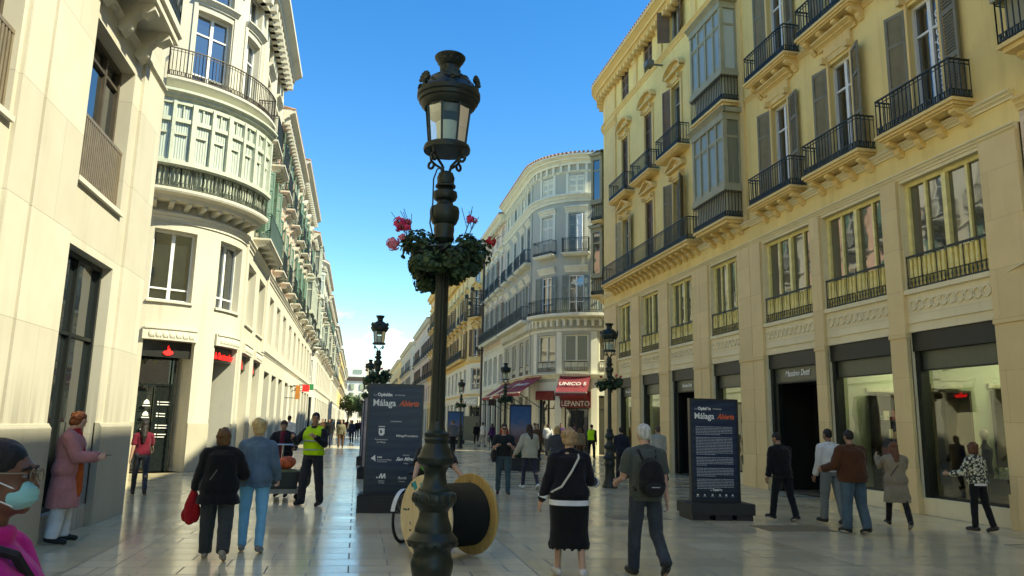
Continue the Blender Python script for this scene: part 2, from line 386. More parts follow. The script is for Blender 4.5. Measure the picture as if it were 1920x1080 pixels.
# ---------------------------------------------------------------- protos: (name, mesh, mat-free, children)
PC = {}
def place(tree, parent, M):
    name, me, ch = tree; o = mobj(name, me, parent, M)
    for c in ch:
        if len(c) == 4: place(c[:3], o, M @ c[3])
        else: place(c, o, M)
    return o
def proto(key, fn):
    if key not in PC: PC[key] = fn()
    return PC[key]
def window(w, h, fm, gm, cols=2, trans=(.72,), rec=.22, fw=.07, mull=.07, split=None, bal=0, balm=None):
    """framed window; trans = heights (fraction) of transoms; split = central heavy post"""
    def f():
        b = MB(); y0, y1 = rec-.05, rec+.03
        for x in (-w/2, w/2-fw): b.box(x, y0, 0, x+fw, y1, h)
        b.box(-w/2+fw, y0, 0, w/2-fw, y1, fw); b.box(-w/2+fw, y0, h-fw, w/2-fw, y1, h)
        for i in range(1, cols):
            x = -w/2+w*i/cols; m = mull*(1.9 if split and i == cols//2 else 1); b.box(x-m/2, y0-(.03 if split and i == cols//2 else -.01), fw, x+m/2, y1, h-fw)
        for t in trans: b.box(-w/2+fw, y0+.015, h*t-.025, w/2-fw, y1-.004, h*t+.025)
        g = MB(); g.quad((-w/2+fw*.5, rec+.015, fw*.5), (w/2-fw*.5, rec+.015, fw*.5), (w/2-fw*.5, rec+.015, h-fw*.5), (-w/2+fw*.5, rec+.015, h-fw*.5))
        return ('window', b.mesh('window', fm), [('pane', g.mesh('pane', gm, False), [])])
    return proto(('win', w, h, fm.name, gm.name, cols, trans, rec, fw, mull, split), f)
def leaf_mb(w, h, louv=True):
    b = MB(); t = .045
    for x in (0, w-.07): b.box(x, -t, 0, x+.07, 0, h)
    for z in (0, h*.36, h*.72, h-.09): b.box(.07, -t, z, w-.07, 0, z+.09)
    for a, c in ((.09, h*.36), (h*.36+.09, h*.72), (h*.72+.09, h-.09)):
        if louv:
            n = max(2, int((c-a)/.07))
            for i in range(n):
                z = a+(c-a)*i/n; b.add([(.07, -t+.006, z), (w-.07, -t+.006, z), (w-.07, -.012, z+(c-a)/n), (.07, -.012, z+(c-a)/n)], [(0, 1, 2, 3)])
        else: b.box(.1, -t+.012, a+.03, w-.1, -.01, c-.03); b.box(.07, -.02, a, w-.07, -.012, c)
    return b
def shutter(w, h, m, louv=True): return proto(('sh', w, h, m.name, louv), lambda: ('shutter', leaf_mb(w, h, louv).mesh('shutter', m), []))
def shutters(parent, M, w, h, m, angL=12, angR=12, z=.02, lw=None, louv=True):
    """open pair hinged at the jambs; angle 0 = flat on wall, 180-ish = closed"""
    lw = lw or w/2
    if angL is not None: place(shutter(lw, h, m, louv), parent, M @ Matrix.Translation((-w/2, -.01, z)) @ Matrix.Rotation(math.pi+R_(angL), 4, 'Z') @ Matrix.Translation((0, .05, 0)))
    if angR is not None: place(shutter(lw, h, m, louv), parent, M @ Matrix.Translation((w/2, -.01, z)) @ Matrix.Rotation(R_(-angR), 4, 'Z'))
def bracket_mb(d, h, w=.16):
    b = MB(); poly = [(0, 0), (-d, 0), (-d, -h*.22), (-d*.8, -h*.34), (-d*.42, -h*.42), (-d*.34, -h*.75), (-d*.12, -h), (0, -h)]
    b.prism(poly, lambda a, c, t: (t, a, c), -w/2, w/2); return b
def balcony(w, d, slabm, ironm, h=.86, nb=4, st=.17, bk=True, rh=.12, bkh=.34):
    """slab top at z=0"""
    def f():
        b = MB(); b.box(-w/2, -d, -.07, w/2, .02, 0); b.box(-w/2+.05, -d+.05, -.13, w/2-.05, .02, -.07); b.box(-w/2+.1, -d+.1, -st, w/2-.1, .02, -.13)
        r = MB(); e = .05; railing(r, [(-w/2+e, 0), (-w/2+e, -d+e), (w/2-e, -d+e), (w/2-e, 0)], 0, h, rh)
        ch = [('railing', r.mesh('railing', ironm), [])]
        if bk:
            bm = proto(('bk', d, slabm.name, bkh), lambda: bracket_mb(d*.72, bkh).mesh('bracket', slabm))
            for i in range(nb): ch.append(('bracket', bm, [], Matrix.Translation((-w/2+.2+(w-.4)*i/(nb-1), 0, -st))))
        return ('balcony', b.mesh('balcony', slabm), ch)
    return proto(('bal', w, d, slabm.name, ironm.name, h, nb, st, bk, rh), f)
def pediment(w, kind, m):
    def f():
        b = MB(); 
        for s in (-1, 1):                                   # side jamb mouldings and little consoles
            b.box(s*w/2-.075, -.05, -2.95, s*w/2+.075, .01, 0); b.box(s*w/2-.06, -.2, -.02, s*w/2+.06, .01, .14)
        b.box(-w/2-.075, -.05, 0, w/2+.075, .01, .16)
        W = w/2+.26
        if kind == 'flat': b.sweep(cornice(.42, .24, .30), lambda u, y, z: (u, y, z), [-W, W]); b.box(-w/2-.04, -.07, .16, w/2+.04, .01, .42)
        elif kind == 'tri':
            b.box(-W, -.2, .3, W, .01, .38)
            for s in (-1, 1):
                b.add([(s*W, -.24, .38), (0, -.24, .72), (0, -.24, .83), (s*W, -.24, .49), (s*W, .01, .38), (0, .01, .72), (0, .01, .83), (s*W, .01, .49)], [(0, 1, 2, 3), (4, 7, 6, 5), (0, 4, 5, 1), (3, 2, 6, 7), (0, 3, 7, 4)])
            b.add([(-W, -.06, .38), (W, -.06, .38), (0, -.06, .75)], [(0, 1, 2)]); b.ell((0, -.07, .5), (.12, .05, .08), 8, 5)
        else:
            b.box(-W, -.2, .3, W, .01, .38); n = 12; vs = []; 
            for i in range(n+1):
                a = math.pi*i/n; x = -math.cos(a)*W; z = .38+math.sin(a)*.36
                vs.append((x, z, -math.cos(a)*(W+.09), .38+math.sin(a)*.47))
            for p, q in zip(vs[:-1], vs[1:]):
                b.add([(p[0], -.24, p[1]), (q[0], -.24, q[1]), (q[2], -.24, q[3]), (p[2], -.24, p[3]), (p[0], .01, p[1]), (q[0], .01, q[1]), (q[2], .01, q[3]), (p[2], .01, p[3])], [(0, 1, 2, 3), (0, 4, 5, 1), (3, 2, 6, 7)])
                b.add([(p[0], -.05, p[1]), (q[0], -.05, q[1]), (q[0], -.05, .38), (p[0], -.05, .38)], [(0, 1, 2, 3)])
            b.ell((0, -.07, .52), (.16, .05, .1), 8, 5)
        return ('pediment', b.mesh('pediment', m), [])
    return proto(('ped', w, kind, m.name), f)
def mirador(w, d, hb, h, fm, gm, ironm, slabm, cols=4, open_bal=True):
    """glazed timber balcony, z=0 = slab top; hb = balustrade height, h = total"""
    def f():
        s = MB(); s.box(-w/2-.03, -d-.03, -.08, w/2+.03, .02, 0); s.box(-w/2+.04, -d+.04, -.17, w/2-.04, .02, -.08)
        b = MB()
        b.box(-w/2-.05, -d-.05, hb-.05, w/2+.05, 0, hb+.05); b.box(-w/2-.02, -d-.02, hb+.05, w/2+.02, 0, hb+.2)
        for x in (-w/2, w/2-.13): b.box(x, -d, hb+.2, x+.13, -d+.13, h-.35)
        for x in (-w/2, w/2-.13): b.box(x, -.14, hb+.2, x+.13, 0, h-.35)
        b.box(-w/2-.02, -d-.02, h-.35, w/2+.02, 0, h-.12)
        b.sweep(cornice(h-.12, .16, .14, -d), lambda u, y, z: (u, y, z), [-w/2-.13, w/2+.13]); b.box(-w/2-.13, -d-.01, h-.12, w/2+.13, 0, h+.03)
        b.add([(-w/2-.1, -d-.08, h+.03), (w/2+.1, -d-.08, h+.03), (w/2-.05, 0, h+.22), (-w/2+.05, 0, h+.22)], [(0, 1, 2, 3)])
        zt = hb+.2+(h-.35-hb-.2)*.74
        for i in range(1, cols): x = -w/2+w*i/cols; b.box(x-.05, -d+.005, hb+.2, x+.05, -d+.09, h-.35)
        b.box(-w/2+.13, -d+.01, zt-.04, w/2-.13, -d+.08, zt+.04)
        for x in (-w/2+.03, w/2-.1): b.box(x, -d+.13, zt-.04, x+.07, -.14, zt+.04)
        for i in range(cols):                              # moulded casement rails
            x0 = -w/2+w*i/cols+.08; x1 = -w/2+w*(i+1)/cols-.08
            b.box(x0, -d+.03, hb+.2, x1, -d+.07, hb+.34); b.box(x0, -d+.03, zt-.1, x1, -d+.07, zt-.04)
        g = MB(); e = .05
        g.quad((-w/2+e, -d+e, hb+.2), (w/2-e, -d+e, hb+.2), (w/2-e, -d+e, h-.35), (-w/2+e, -d+e, h-.35))
        for x in (-w/2+e, w/2-e): g.quad((x, -d+e, hb+.2), (x, 0, hb+.2), (x, 0, h-.35), (x, -d+e, h-.35))
        r = MB(); railing(r, [(-w/2, 0), (-w/2, -d), (w/2, -d), (w/2, 0)], 0, hb-.02, .12)
        pl = MB(); pl.box(-w/2+.1, -d+.12, 0, w/2-.1, -.02, hb-.05)
        bm = proto(('bkm', d, slabm.name), lambda: bracket_mb(d*.66, .34).mesh('bracket', slabm))
        ch = [('glazing', g.mesh('glazing', gm, False), []), ('railing', r.mesh('railing', ironm), []), ('floor_slab', s.mesh('floor_slab', slabm), []), ('parapet_panel', pl.mesh('parapet_panel', fm), [])]
        for i in range(4): ch.append(('bracket', bm, [], Matrix.Translation((-w/2+.2+(w-.4)*i/3, 0, -.17))))
        return ('bay_window', b.mesh('bay_window', fm), ch)
    return proto(('mir', w, d, hb, h, fm.name, gm.name, cols), f)
def baluster_panel(w, h, m, ironm, st=.13):
    def f():
        b = MB(); b.box(-w/2, .04, 0, w/2, .1, .05); n = max(3, int(w/st))
        for i in range(n):
            x = -w/2+(i+.5)*w/n; b.lathe([(.026, .05), (.036, .09), (.022, .14), (.04, .27), (.042, .36), (.02, .5), (.03, .54), (.03, h-.06)], 6, (x, .07, 0))
        b.box(-w/2, .11, .05, w/2, .12, h-.05)
        r = MB(); r.bar((-w/2, .02, h-.02), (w/2, .02, h-.02), .045); r.bar((-w/2, .02, .03), (w/2, .02, .03), .035); r.bar((-w/2, .02, .24), (w/2, .02, .24), .02)
        nn = int(w/.10)
        for i in range(nn+1): x = -w/2+w*i/nn; r.box(x-.007, .012, .03, x+.007, .028, h if i % 4 == 0 else .24); r.ell((x, .02, .14), (.03, .01, .06), 6, 4)
        return ('baluster_panel', b.mesh('baluster_panel', m), [('railing', r.mesh('railing', ironm), [])])
    return proto(('bp', w, h, m.name, st), f)
def ring_frieze_mb(mb, path, u0, u1, zc, r=.12):
    n = int((u1-u0)/(r*1.75))
    for i in range(n):
        u = u0+(i+.5)*(u1-u0)/n; mb.T = path.frame(u, 0, zc)
        a = [(math.cos(t)*r, math.sin(t)*r) for t in [2*math.pi*k/14 for k in range(14)]]; q = [(x*.72, z*.72) for x, z in a]
        vs = [(x, -.03, z) for x, z in a]+[(x, -.03, z) for x, z in q]+[(x, .02, z) for x, z in a]+[(x, .02, z) for x, z in q]
        mb.add(vs, [(k, (k+1) % 14, 14+(k+1) % 14, 14+k) for k in range(14)]+[(k, 28+k, 28+(k+1) % 14, (k+1) % 14) for k in range(14)]+[(14+k, 14+(k+1) % 14, 42+(k+1) % 14, 42+k) for k in range(14)])
    mb.T = None
# ================================================================ right side of the street
def roof_slab(b, path, u0, u1, z, depth, m, name='roof'):
    mb = MB(); us = path.us(u0, u1); f = [path.P(u, .05, z) for u in us]; a = path.P(u0, depth, z); c = path.P(u1, depth, z)
    mb.add(f+[c, a], [tuple(range(len(f)+2))]); mb.build(name, m, b)
def tiles_edge(b, path, u0, u1, z, out=.45):
    mb = MB(); n = int((u1-u0)/.24)
    for i in range(n):
        u = u0+(i+.5)*(u1-u0)/n; mb.tube([path.P(u, -out-.02, z+.02), path.P(u, .6, z+.26)], .085, 6)
    prof_mb(path, u0, u1, [(-out, z-.02), (.9, z+.25), (.9, z+.2), (-out, z-.05)], mb); mb.build('roof_tiles', TILE, b)
def shopfront(b, path, u0, u1, kind, sill=.35, sign=None):
    """black metal shopfront in a 3.83 m opening"""
    w = u1-u0; M = path.frame((u0+u1)/2); f = MB()
    f.box(-w/2, .05, 3.42, w/2, .34, 3.83); f.box(-w/2, .09, 0 if kind == 'door' else sill, -w/2+.13, .30, 3.42); f.box(w/2-.13, .09, 0 if kind == 'door' else sill, w/2, .30, 3.42)
    if kind == 'window':
        f.box(-w/2+.13, .16, sill, w/2-.13, .24, sill+.06); f.box(-w/2+.13, .15, 3.0, w/2-.13, .25, 3.03)
    if kind == 'door': f.box(-w/2+.13, .12, 2.98, w/2-.13, .26, 3.02); f.box(-w/2+.13, .14, 0, -w/2+.3, .26, 2.98); f.box(w/2-.3, .14, 0, w/2-.13, .26, 2.98)
    fr = mobj('shopfront', f.mesh('shopfront', BLACKF), b, M)
    s = MB(); s.box(-w/2+.13, .17, 3.03, w/2-.13, .22, 3.42); mobj('fascia', s.mesh('fascia', SIGNG), fr, M)
    if kind == 'window':
        g = MB(); g.quad((-w/2+.13, .2, sill+.06), (w/2-.13, .2, sill+.06), (w/2-.13, .2, 3.0), (-w/2+.13, .2, 3.0)); mobj('pane', g.mesh('pane', CLEAR, False), fr, M)
        t = MB(); t.box(-w/2, .02, 0, w/2, .36, sill); mobj('stall_riser', t.mesh('stall_riser', PALE), fr, M)
    if sign: put_text('Massimo Dutti', sign, M @ Matrix.Translation((0, .155, 3.17)), WLET, fr, shear=.35, sx=.82, bold=.004)
    return fr
def stone_ground(b, path, bays, piers, u0, u1, rr=True, ztop=7.4):
    holes = [(a, c, 0, 3.83, .36) for a, c in bays]+[(a+.02, c-.02, 4.76, 7.2, .34) for a, c in bays]
    wall_mb(path, u0, u1, 0, ztop, holes).build('stone_wall', PALE, b)
    for a, c in piers:
        p = MB(); prof_mb(path, a, c, rectp(-.09, .02, 0, 7.28), p); prof_mb(path, a-.02, c+.02, rectp(-.12, .02, 0, .62), p); prof_mb(path, a-.015, c+.015, rectp(-.115, .02, 3.72, 3.86), p); p.build('pilaster', TAN, b)
    m = MB(); prof_mb(path, u0, u1, cornice(7.28, .14, .12), m); prof_mb(path, u0, u1, cornice(7.9, .16, .16), m)
    for a, c in bays: prof_mb(path, a-.01, c+.01, rectp(-.06, .02, 4.66, 4.76), m); prof_mb(path, a+.02, c-.02, rectp(-.03, .02, 4.02, 4.06), m)
    m.build('stone_band', PALE, b)
    if rr:
        for a, c in bays: q = MB(); ring_frieze_mb(q, path, a+.08, c-.08, 4.41); q.build('ring_frieze', PALE, b)
def mezz(b, path, a, c, cols=4):
    w = c-a-.04; M = path.frame((a+c)/2, 0, 4.76)
    o = place(window(w, 2.44, YFR, GLW, cols, (.28,), .2, .09, .06, True), b, M)
    for s in (-1, 1):
        place(baluster_panel(w/2-.08, .74, YFR, IRON), b, M @ Matrix.Translation((s*w/4, 0, .01)))
def french(b, path, Y, z, w=1.02, h=2.9, shut=None, m=SHUT, ang=(12, 12), frame=GRAYW, gl=None, u=None, rec=.2, closed=False):
    M = path.frame(u, 0, z)
    if closed:
        for s in (0, 1): place(shutter(w/2, h-.06, m), b, M @ Matrix.Translation((-w/2+s*w/2, .12, .03)))
    else:
        place(window(w, h, frame, gl or GL, 2, (.08, .74), rec, .07, .1), b, M)
        if shut: shutters(b, M, w, h-.05, m, *ang)
def build_right_near():
    b = thing('yellow_townhouse', 'yellow four storey building with shuttered balconies above the shop windows at right edge', 'building', (11.8, 16, 0))
    path = Path((11.8, 21.0), math.pi, [('L', 9.75, 0)])
    Y = lambda y: 21.0-y
    bays = [(Y(20.37), Y(17.84)), (Y(17.42), Y(15.0)), (Y(14.49), Y(12.15))]
    stone_ground(b, path, bays, [(Y(21.0), Y(20.4)), (Y(17.84)+.0, Y(17.42)), (Y(15.0), Y(14.49)), (Y(12.15), Y(11.3))], 0, 9.7)
    ctr = [13.35, 16.25, 19.08]; holes = []
    for c in ctr:
        for z in (8.28, 12.22, 15.9): holes.append((Y(c)-.51, Y(c)+.51, z, z+(2.9 if z < 15 else 2.0), .3))
    wall_mb(path, 0, 9.75, 7.4, 18.7, holes).build('wall', YEL, b)
    m = MB(); prof_mb(path, 0, 9.75, cornice(18.5, .6, .5), m); prof_mb(path, 0, 9.75, cornice(11.98, .14, .10), m); m.build('cornice', YEL2, b)
    roof_slab(b, path, 0, 9.7, 19.0, 11, TILE); tiles_edge(b, path, 0, 9.75, 19.1)
    for k, (a, c) in enumerate(bays): mezz(b, path, a, c)
    shopfront(b, path, *bays[0], 'door', sign=.24); shopfront(b, path, *bays[1], 'window'); shopfront(b, path, *bays[2], 'window')
    for i, c in enumerate(ctr):
        for k, z in enumerate((8.28, 12.22)):
            M = path.frame(Y(c), 0, z)
            french(b, path, c, z, u=Y(c), shut=True, ang=(14, 8) if i != 1 else (10, 20), frame=WHITE if i != 9 else GRAYW)
            place(balcony(2.3, .52, YEL2, IRON, .84, 4), b, M)
            place(pediment(1.02, 'flat', YEL2), b, M @ Matrix.Translation((0, 0, 2.98)))
            if k == 0 and i != 1:
                put_text('ODONTOLÓGICO', .26, M @ Matrix.Translation((.3, .19, .35)) @ Matrix.Rotation(-math.pi/2, 4, 'Y'), WLET, b, 'window_lettering', align='LEFT', bold=.004)
        place(window(1.02, 2.0, GRAYW, GL, 2, (), .2), b, path.frame(Y(c), 0, 15.9))
    # side returns keep it a solid block
    s = MB(); s.box(12.35, 11.3, 7.4, 23, 20.98, 18.6); s.build('core', YEL, b)
build_right_near()
def build_right_edge():
    b = thing('stone_faced_building', 'building faced with worn pinkish stone blocks at the right edge of the photo', 'building', (11.8, 5, 0))
    path = Path((11.8, 11.25), math.pi, [('L', 41, 0)])
    holes = []; ops = []
    for k in range(7):
        u = 1.9+k*5.2; holes += [(u, u+2.9, .3, 3.6, .35), (u+.4, u+2.4, 4.8, 7.0, .3)]; ops.append(u)
        for z in (8.4, 12.3): holes.append((u+.9, u+1.9, z, z+2.8, .3))
    wall_mb(path, 0, 41, 0, 7.6, holes).build('stone_wall', PINKST, b)
    wall_mb(path, 0, 41, 7.6, 18.8, holes).build('wall', YEL, b)
    m = MB(); prof_mb(path, 0, 41, cornice(18.3, .6, .5), m); prof_mb(path, 0, 41, cornice(7.6, .25, .14), m); m.build('cornice', YEL2, b)
    roof_slab(b, path, 0, 41, 18.9, 11, TILE)
    for k, u in enumerate(ops):
        place(window(2.9, 3.3, BLACKF, GL, 2, (.8,), .3), b, path.frame(u+1.45, 0, .3)); place(window(2.0, 2.2, YFR, GLW, 2, (.7,), .25), b, path.frame(u+1.4, 0, 4.8))
        for z in (8.4, 12.3):
            M = path.frame(u+1.4, 0, z); place(window(1.0, 2.8, GRAYW, GL, 2, (.74,), .2), b, M)
            if k: shutters(b, M, 1.0, 2.75, SHUT); place(balcony(2.1, .5, YEL2, IRON), b, M)
    place(mirador(2.2, .7, .9, 3.6, MIR, CURTG, IRON, YEL2), b, path.frame(1.5, 0, 8.62))
    w = MB(); w.tube([(11.74, 11.9, 4.62), (11.66, 11.3, 4.75), (11.72, 10.5, 4.72), (11.7, 9, 4.9)], .02, 6); w.build('cable', PALE, b)
    s = MB(); s.box(12.3, -29.7, 0, 23, 11.2, 18.6); s.build('core', YEL, b)
build_right_edge()
def build_right_corner():
    b = thing('yellow_corner_building', 'yellow building with rounded corner, arched and triangular pediments and stacked grey bay windows', 'building', (11.8, 28, 0))
    path = Path((24, 37), math.pi/2, [('L', 10.2, 0), ('A', math.pi/2, 2.0), ('L', 14.0, 0)])
    U0 = 10.2+math.pi; Y = lambda y: U0+35-y
    bays = [(Y(33.25), Y(31.45)), (Y(30.38), Y(28.3)), (Y(27.32), Y(25.17)), (Y(23.85), Y(21.85))]
    side = [(5.2, 6.9), (7.9, 9.6)]
    piers = [(U0+.02, Y(33.3)), (Y(31.4), Y(30.42)), (Y(28.26), Y(27.36)), (Y(25.12), Y(24.52)), (Y(24.5), Y(23.9)), (Y(21.8), Y(21.02))]
    stone_ground(b, path, bays, piers, 0, path.len-.01)
    cs = [26.3, 29.2, 32.1]; holes = []
    for c in cs:
        for z, h in ((8.28, 2.9), (12.22, 2.95), (17.15, 1.4)): holes.append((Y(c)-.5, Y(c)+.5, z, z+h, .28))
    for z in (9.2, 13.1): holes.append((Y(22.7)-.95, Y(22.7)+.95, z, z+2.4, .3))
    wall_mb(path, 0, path.len, 7.4, 18.7, holes).build('wall', YEL, b)
    m = MB(); prof_mb(path, 0, path.len, cornice(18.45, .7, .62), m); prof_mb(path, 0, path.len, cornice(16.78, .2, .14), m)
    prof_mb(path, U0+.1, Y(33.35), rectp(-.08, .02, 8.2, 18.4), m); prof_mb(path, U0+.0, Y(33.25), cornice(16.2, .4, .2), m)
    prof_mb(path, Y(21.75), Y(21.05), rectp(-.08, .02, 7.9, 18.4), m); dentils(path, 0, path.len, .42, .14, 0, -.36, 18.3, 18.52, m)
    for c in (24.5, 27.75, 30.65): prof_mb(path, Y(c)-.2, Y(c)+.2, rectp(-.06, .02, 17.0, 18.3), m); prof_mb(path, Y(c)-.26, Y(c)+.26, cornice(18.0, .3, .16), m)
    m.build('cornice', YEL2, b)
    roof_slab(b, path, 0, path.len-.02, 19.1, 10, TILE); tiles_edge(b, path, 3, path.len-.1, 19.17, .6)
    for k, (a, c) in enumerate(bays): mezz(b, path, a, c, 4 if k != 0 else 3)
    shopfront(b, path, *bays[0], 'window', sign=.17); shopfront(b, path, *bays[1], 'window'); shopfront(b, path, *bays[2], 'door', sign=.17); shopfront(b, path, *bays[3], 'window')
    for i, c in enumerate(cs):
        M = path.frame(Y(c), 0, 8.28)
        if i == 1: french(b, path, c, 8.28, u=Y(c), closed=True, w=1.0, m=SHUTB)
        else: french(b, path, c, 8.28, u=Y(c), w=1.0, shut=True, ang=(20, 40) if i == 0 else (15, 15), m=SHUT if i == 0 else MIR)
        place(pediment(1.0, 'tri', YEL2), b, M @ Matrix.Translation((0, 0, 2.98)))
        M = path.frame(Y(c), 0, 12.22)
        if i == 0: french(b, path, c, 12.22, u=Y(c), w=1.0, h=2.95, shut=True, ang=(15, None), m=SHUTB)
        else: french(b, path, c, 12.22, u=Y(c), w=1.0, h=2.95, closed=True, m=SHUTB)
        place(pediment(1.0, 'arch', YEL2), b, M @ Matrix.Translation((0, 0, 3.03)))
        place(balcony(2.25, .5, YEL2, IRON, .84, 4, bk=False), b, M)
        M = path.frame(Y(c), 0, 17.15)
        if i == 0: place(window(1.0, 1.4, GRAYW, GL, 2, (), .15), b, M); shutters(b, M, 1.0, 1.36, SHUTB, 70, 20)
        else:
            for s in (0, 1): place(shutter(.5, 1.34, SHUTB), b, M @ Matrix.Translation((-.5+s*.5, .1, .03)))
    # long first-floor balcony
    s = MB(); ua, ub = Y(33.9), Y(24.3); prof_mb(path, ua, ub, [(-.62, 8.21), (.02, 8.21), (.02, 8.28), (-.62, 8.28)], s); prof_mb(path, ua+.05, ub-.05, rectp(-.56, .02, 8.1, 8.21), s)
    sl = s.build('long_balcony', YEL2, b)
    r = MB(); pts = [path.P(ua+.04, 0, 0), path.P(ua+.04, -.57, 0)]+[path.P(ub-.04, -.57, 0), path.P(ub-.04, 0, 0)]; railing(r, pts, 8.28, .84, .12); r.build('railing', IRON, sl)
    bm = proto('lb', lambda: bracket_mb(.45, .32).mesh('bracket', YEL2))
    for i in range(18): mobj('bracket', bm, sl, path.frame(ua+.3+(ub-ua-.6)*i/17, 0, 8.1))
    for z, gm in ((8.28, CURTG), (12.22, CURT)):
        place(mirador(2.3, .66, .92, 3.62, MIR, gm, IRON, YEL2), b, path.frame(Y(22.45), 0, z))
        place(mirador(1.5, .66, .92, 3.62, MIR, GL, IRON, YEL2, 3), b, path.frame(10.2+math.radians(40)*2, 0, z))
    m = MB(); M = path.frame(Y(24.3), 0, 16.2)
    m.T = path.frame(Y(27.6), 0, 16.55); m.box(-.04, -.5, 0, .04, 0, .05); m.box(-.2, -.75, -.1, .2, -.45, .12); m.T = None; m.build('floodlight', plain('grey_metal', (.12, .13, .12), .5), b)
    s = MB(); s.box(13.9, 21.02, 7.4, 24, 34.9, 18.6); s.box(13.9, 21.02, 7.4, 12.4, 34.5, 18.5); s.build('core', YEL, b)
build_right_corner()
# ---- the clothes shop behind the windows
def shop_interior():
    b = thing('shop_interior', 'pale green walled shop room seen through the big windows under the yellow buildings', 'room', (14, 16, 0))
    W = stucco('shop_wall', (.50, .56, .42), .04, 0); FL = plain('shop_floor', (.22, .17, .11), .3); WD = plain('dark_shelf_wood', (.06, .04, .028), .5)
    m = MB(); m.box(16.2, 11.4, 0, 16.3, 34.5, 3.9)
    for y in (11.4, 14.72, 17.6, 20.9, 24.5, 27.9, 31.0, 34.4): m.box(12.2, y-.04, 0, 16.2, y+.04, 3.9)
    m.box(12.16, 11.4, 3.85, 16.2, 34.5, 3.95); m.box(12.2, 11.4, 4.6, 12.3, 34.4, 7.35); m.build('partition_wall', W, b)
    f = MB(); f.box(12.0, 11.4, -.05, 16.2, 34.5, .012); f.build('floor', FL, b)
    # matt black lining of the two open doorways
    for (y0, y1) in ((17.95, 20.25), (25.28, 27.2)):
        q = MB(); q.box(13.2, y0-.1, 0, 13.25, y1+.1, 3.3); q.box(12.12, y0-.12, 0, 13.2, y0-.08, 3.3); q.box(12.12, y1+.08, 0, 13.2, y1+.12, 3.3); q.box(12.12, y0-.1, 3.0, 13.2, y1+.1, 3.05); q.build('dark_porch', DARK, b)
    d = MB()
    for y0, y1 in ((13.1, 14.1), (11.7, 12.5), (15.6, 16.6), (22.2, 23.2), (29.0, 29.8), (32.0, 32.8)): d.box(16.05, y0, 0, 16.19, y1, 2.5)
    d.build('dark_doorway', WD, b)
    l = MB()
    for y in (12.4, 13.4, 15.7, 16.6, 22.6, 29.2, 32.3): l.box(13.2, y-.06, 3.82, 15.4, y+.06, 3.845)
    l.build('ceiling_light', emit('warm_ceiling_light', (1, .93, .75), 6.5), b)
    rnd = random.Random(4)
    cols = [plain('stock_%s' % n, c, .6) for n, c in (('tan', (.40, .28, .15)), ('dark', (.05, .04, .04)), ('cream', (.6, .55, .42)), ('wine', (.22, .05, .05)), ('grey', (.25, .27, .27)))]
    for (x0, y0, y1, h) in ((13.2, 15.3, 16.5, 2.6), (13.4, 12.6, 13.7, 1.0), (13.2, 22.3, 23.3, 2.2), (13.0, 29.2, 30.0, 1.2)):
        s = MB()
        for y in (y0, (y0+y1)/2, y1): s.box(x0, y-.02, 0, x0+.4, y+.02, h)
        z = .1
        while z < h+.01: s.box(x0, y0+.02, z-.02, x0+.4, y1-.02, z); z += .42
        t = s.build('display_shelf', WD, b)
        z = .1
        while z < h-.2:
            y = y0+.08
            while y < y1-.16:
                k = MB(); wd = rnd.uniform(.06, .16); k.box(x0+.05, y, z, x0+.32, y+wd, z+rnd.uniform(.1, .3)); k.build('goods', rnd.choice(cols), t); y += wd+rnd.uniform(.02, .12)
            z += .42
shop_interior()
def wall_cabinets():
    b = [o for o in bpy.data.objects if o.name.startswith('shop_interior')][0]; WD = MC['dark_shelf_wood']; rnd = random.Random(11); cols = [MC['stock_'+n] for n in ('tan', 'dark', 'cream', 'wine', 'grey')]
    for k, (y, xs) in enumerate(((14.66, ((12.45, .55, 2.55, 0), (13.9, 1.5, 2.6, 1))), (17.54, ((13.0, 1.15, 2.6, 1), (15.0, .7, 2.4, 0))), (24.44, ((13.0, 1.2, 2.5, 1),)), (27.84, ((13.0, 1.2, 2.5, 1),)), (30.94, ((12.9, 1.3, 2.5, 1),)), (34.34, ((12.9, 1.3, 2.5, 1),)))):
        for x0, w, h, sh_ in xs:
            m = MB(); m.box(x0, y-.02, 0, x0+w, y, h); m.box(x0-.05, y-.34, 0, x0, y, h+.05); m.box(x0+w, y-.34, 0, x0+w+.05, y, h+.05); m.box(x0, y-.34, h, x0+w, y, h+.05)
            if sh_:
                for j in range(5): m.box(x0, y-.32, .12+j*.46, x0+w, y-.02, .15+j*.46)
            c = m.build('wall_cabinet', WD, b); f = MB(); f.box(x0-.12, y-.05, h+.1, x0+w+.12, y, h+.2); f.build('cabinet_cornice', plain('pale_trim', (.6, .6, .45), .6), c)
            if sh_:
                for j in range(5):
                    x = x0+.05
                    while x < x0+w-.12:
                        q = MB(); ww = rnd.uniform(.06, .2); q.box(x, y-.28, .15+j*.46, x+ww, y-.06, .15+j*.46+rnd.uniform(.08, .34)); q.build('goods', rnd.choice(cols), c); x += ww+rnd.uniform(.02, .1)
    for (x0, y, w) in ((12.5, 13.0, 1.3), (12.6, 15.9, 1.2)):
        m = MB(); m.box(x0, y, .38, x0+w, y+.6, .42); m.box(x0, y, .0, x0+.04, y+.6, .38); m.box(x0+w-.04, y, 0, x0+w, y+.6, .38); m.box(x0, y, .78, x0+w*.7, y+.45, .82); m.box(x0, y, .42, x0+.04, y+.45, .78); t = m.build('display_table', WD, b)
        for j in range(9): q = MB(); x = x0+.08+rnd.random()*(w-.25); z = .42 if j % 2 else .82; x = min(x, x0+w*.6); q.box(x, y+.05, z, x+rnd.uniform(.08, .16), y+.3, z+rnd.uniform(.08, .26)); q.build('goods', rnd.choice(cols), t)
wall_cabinets()
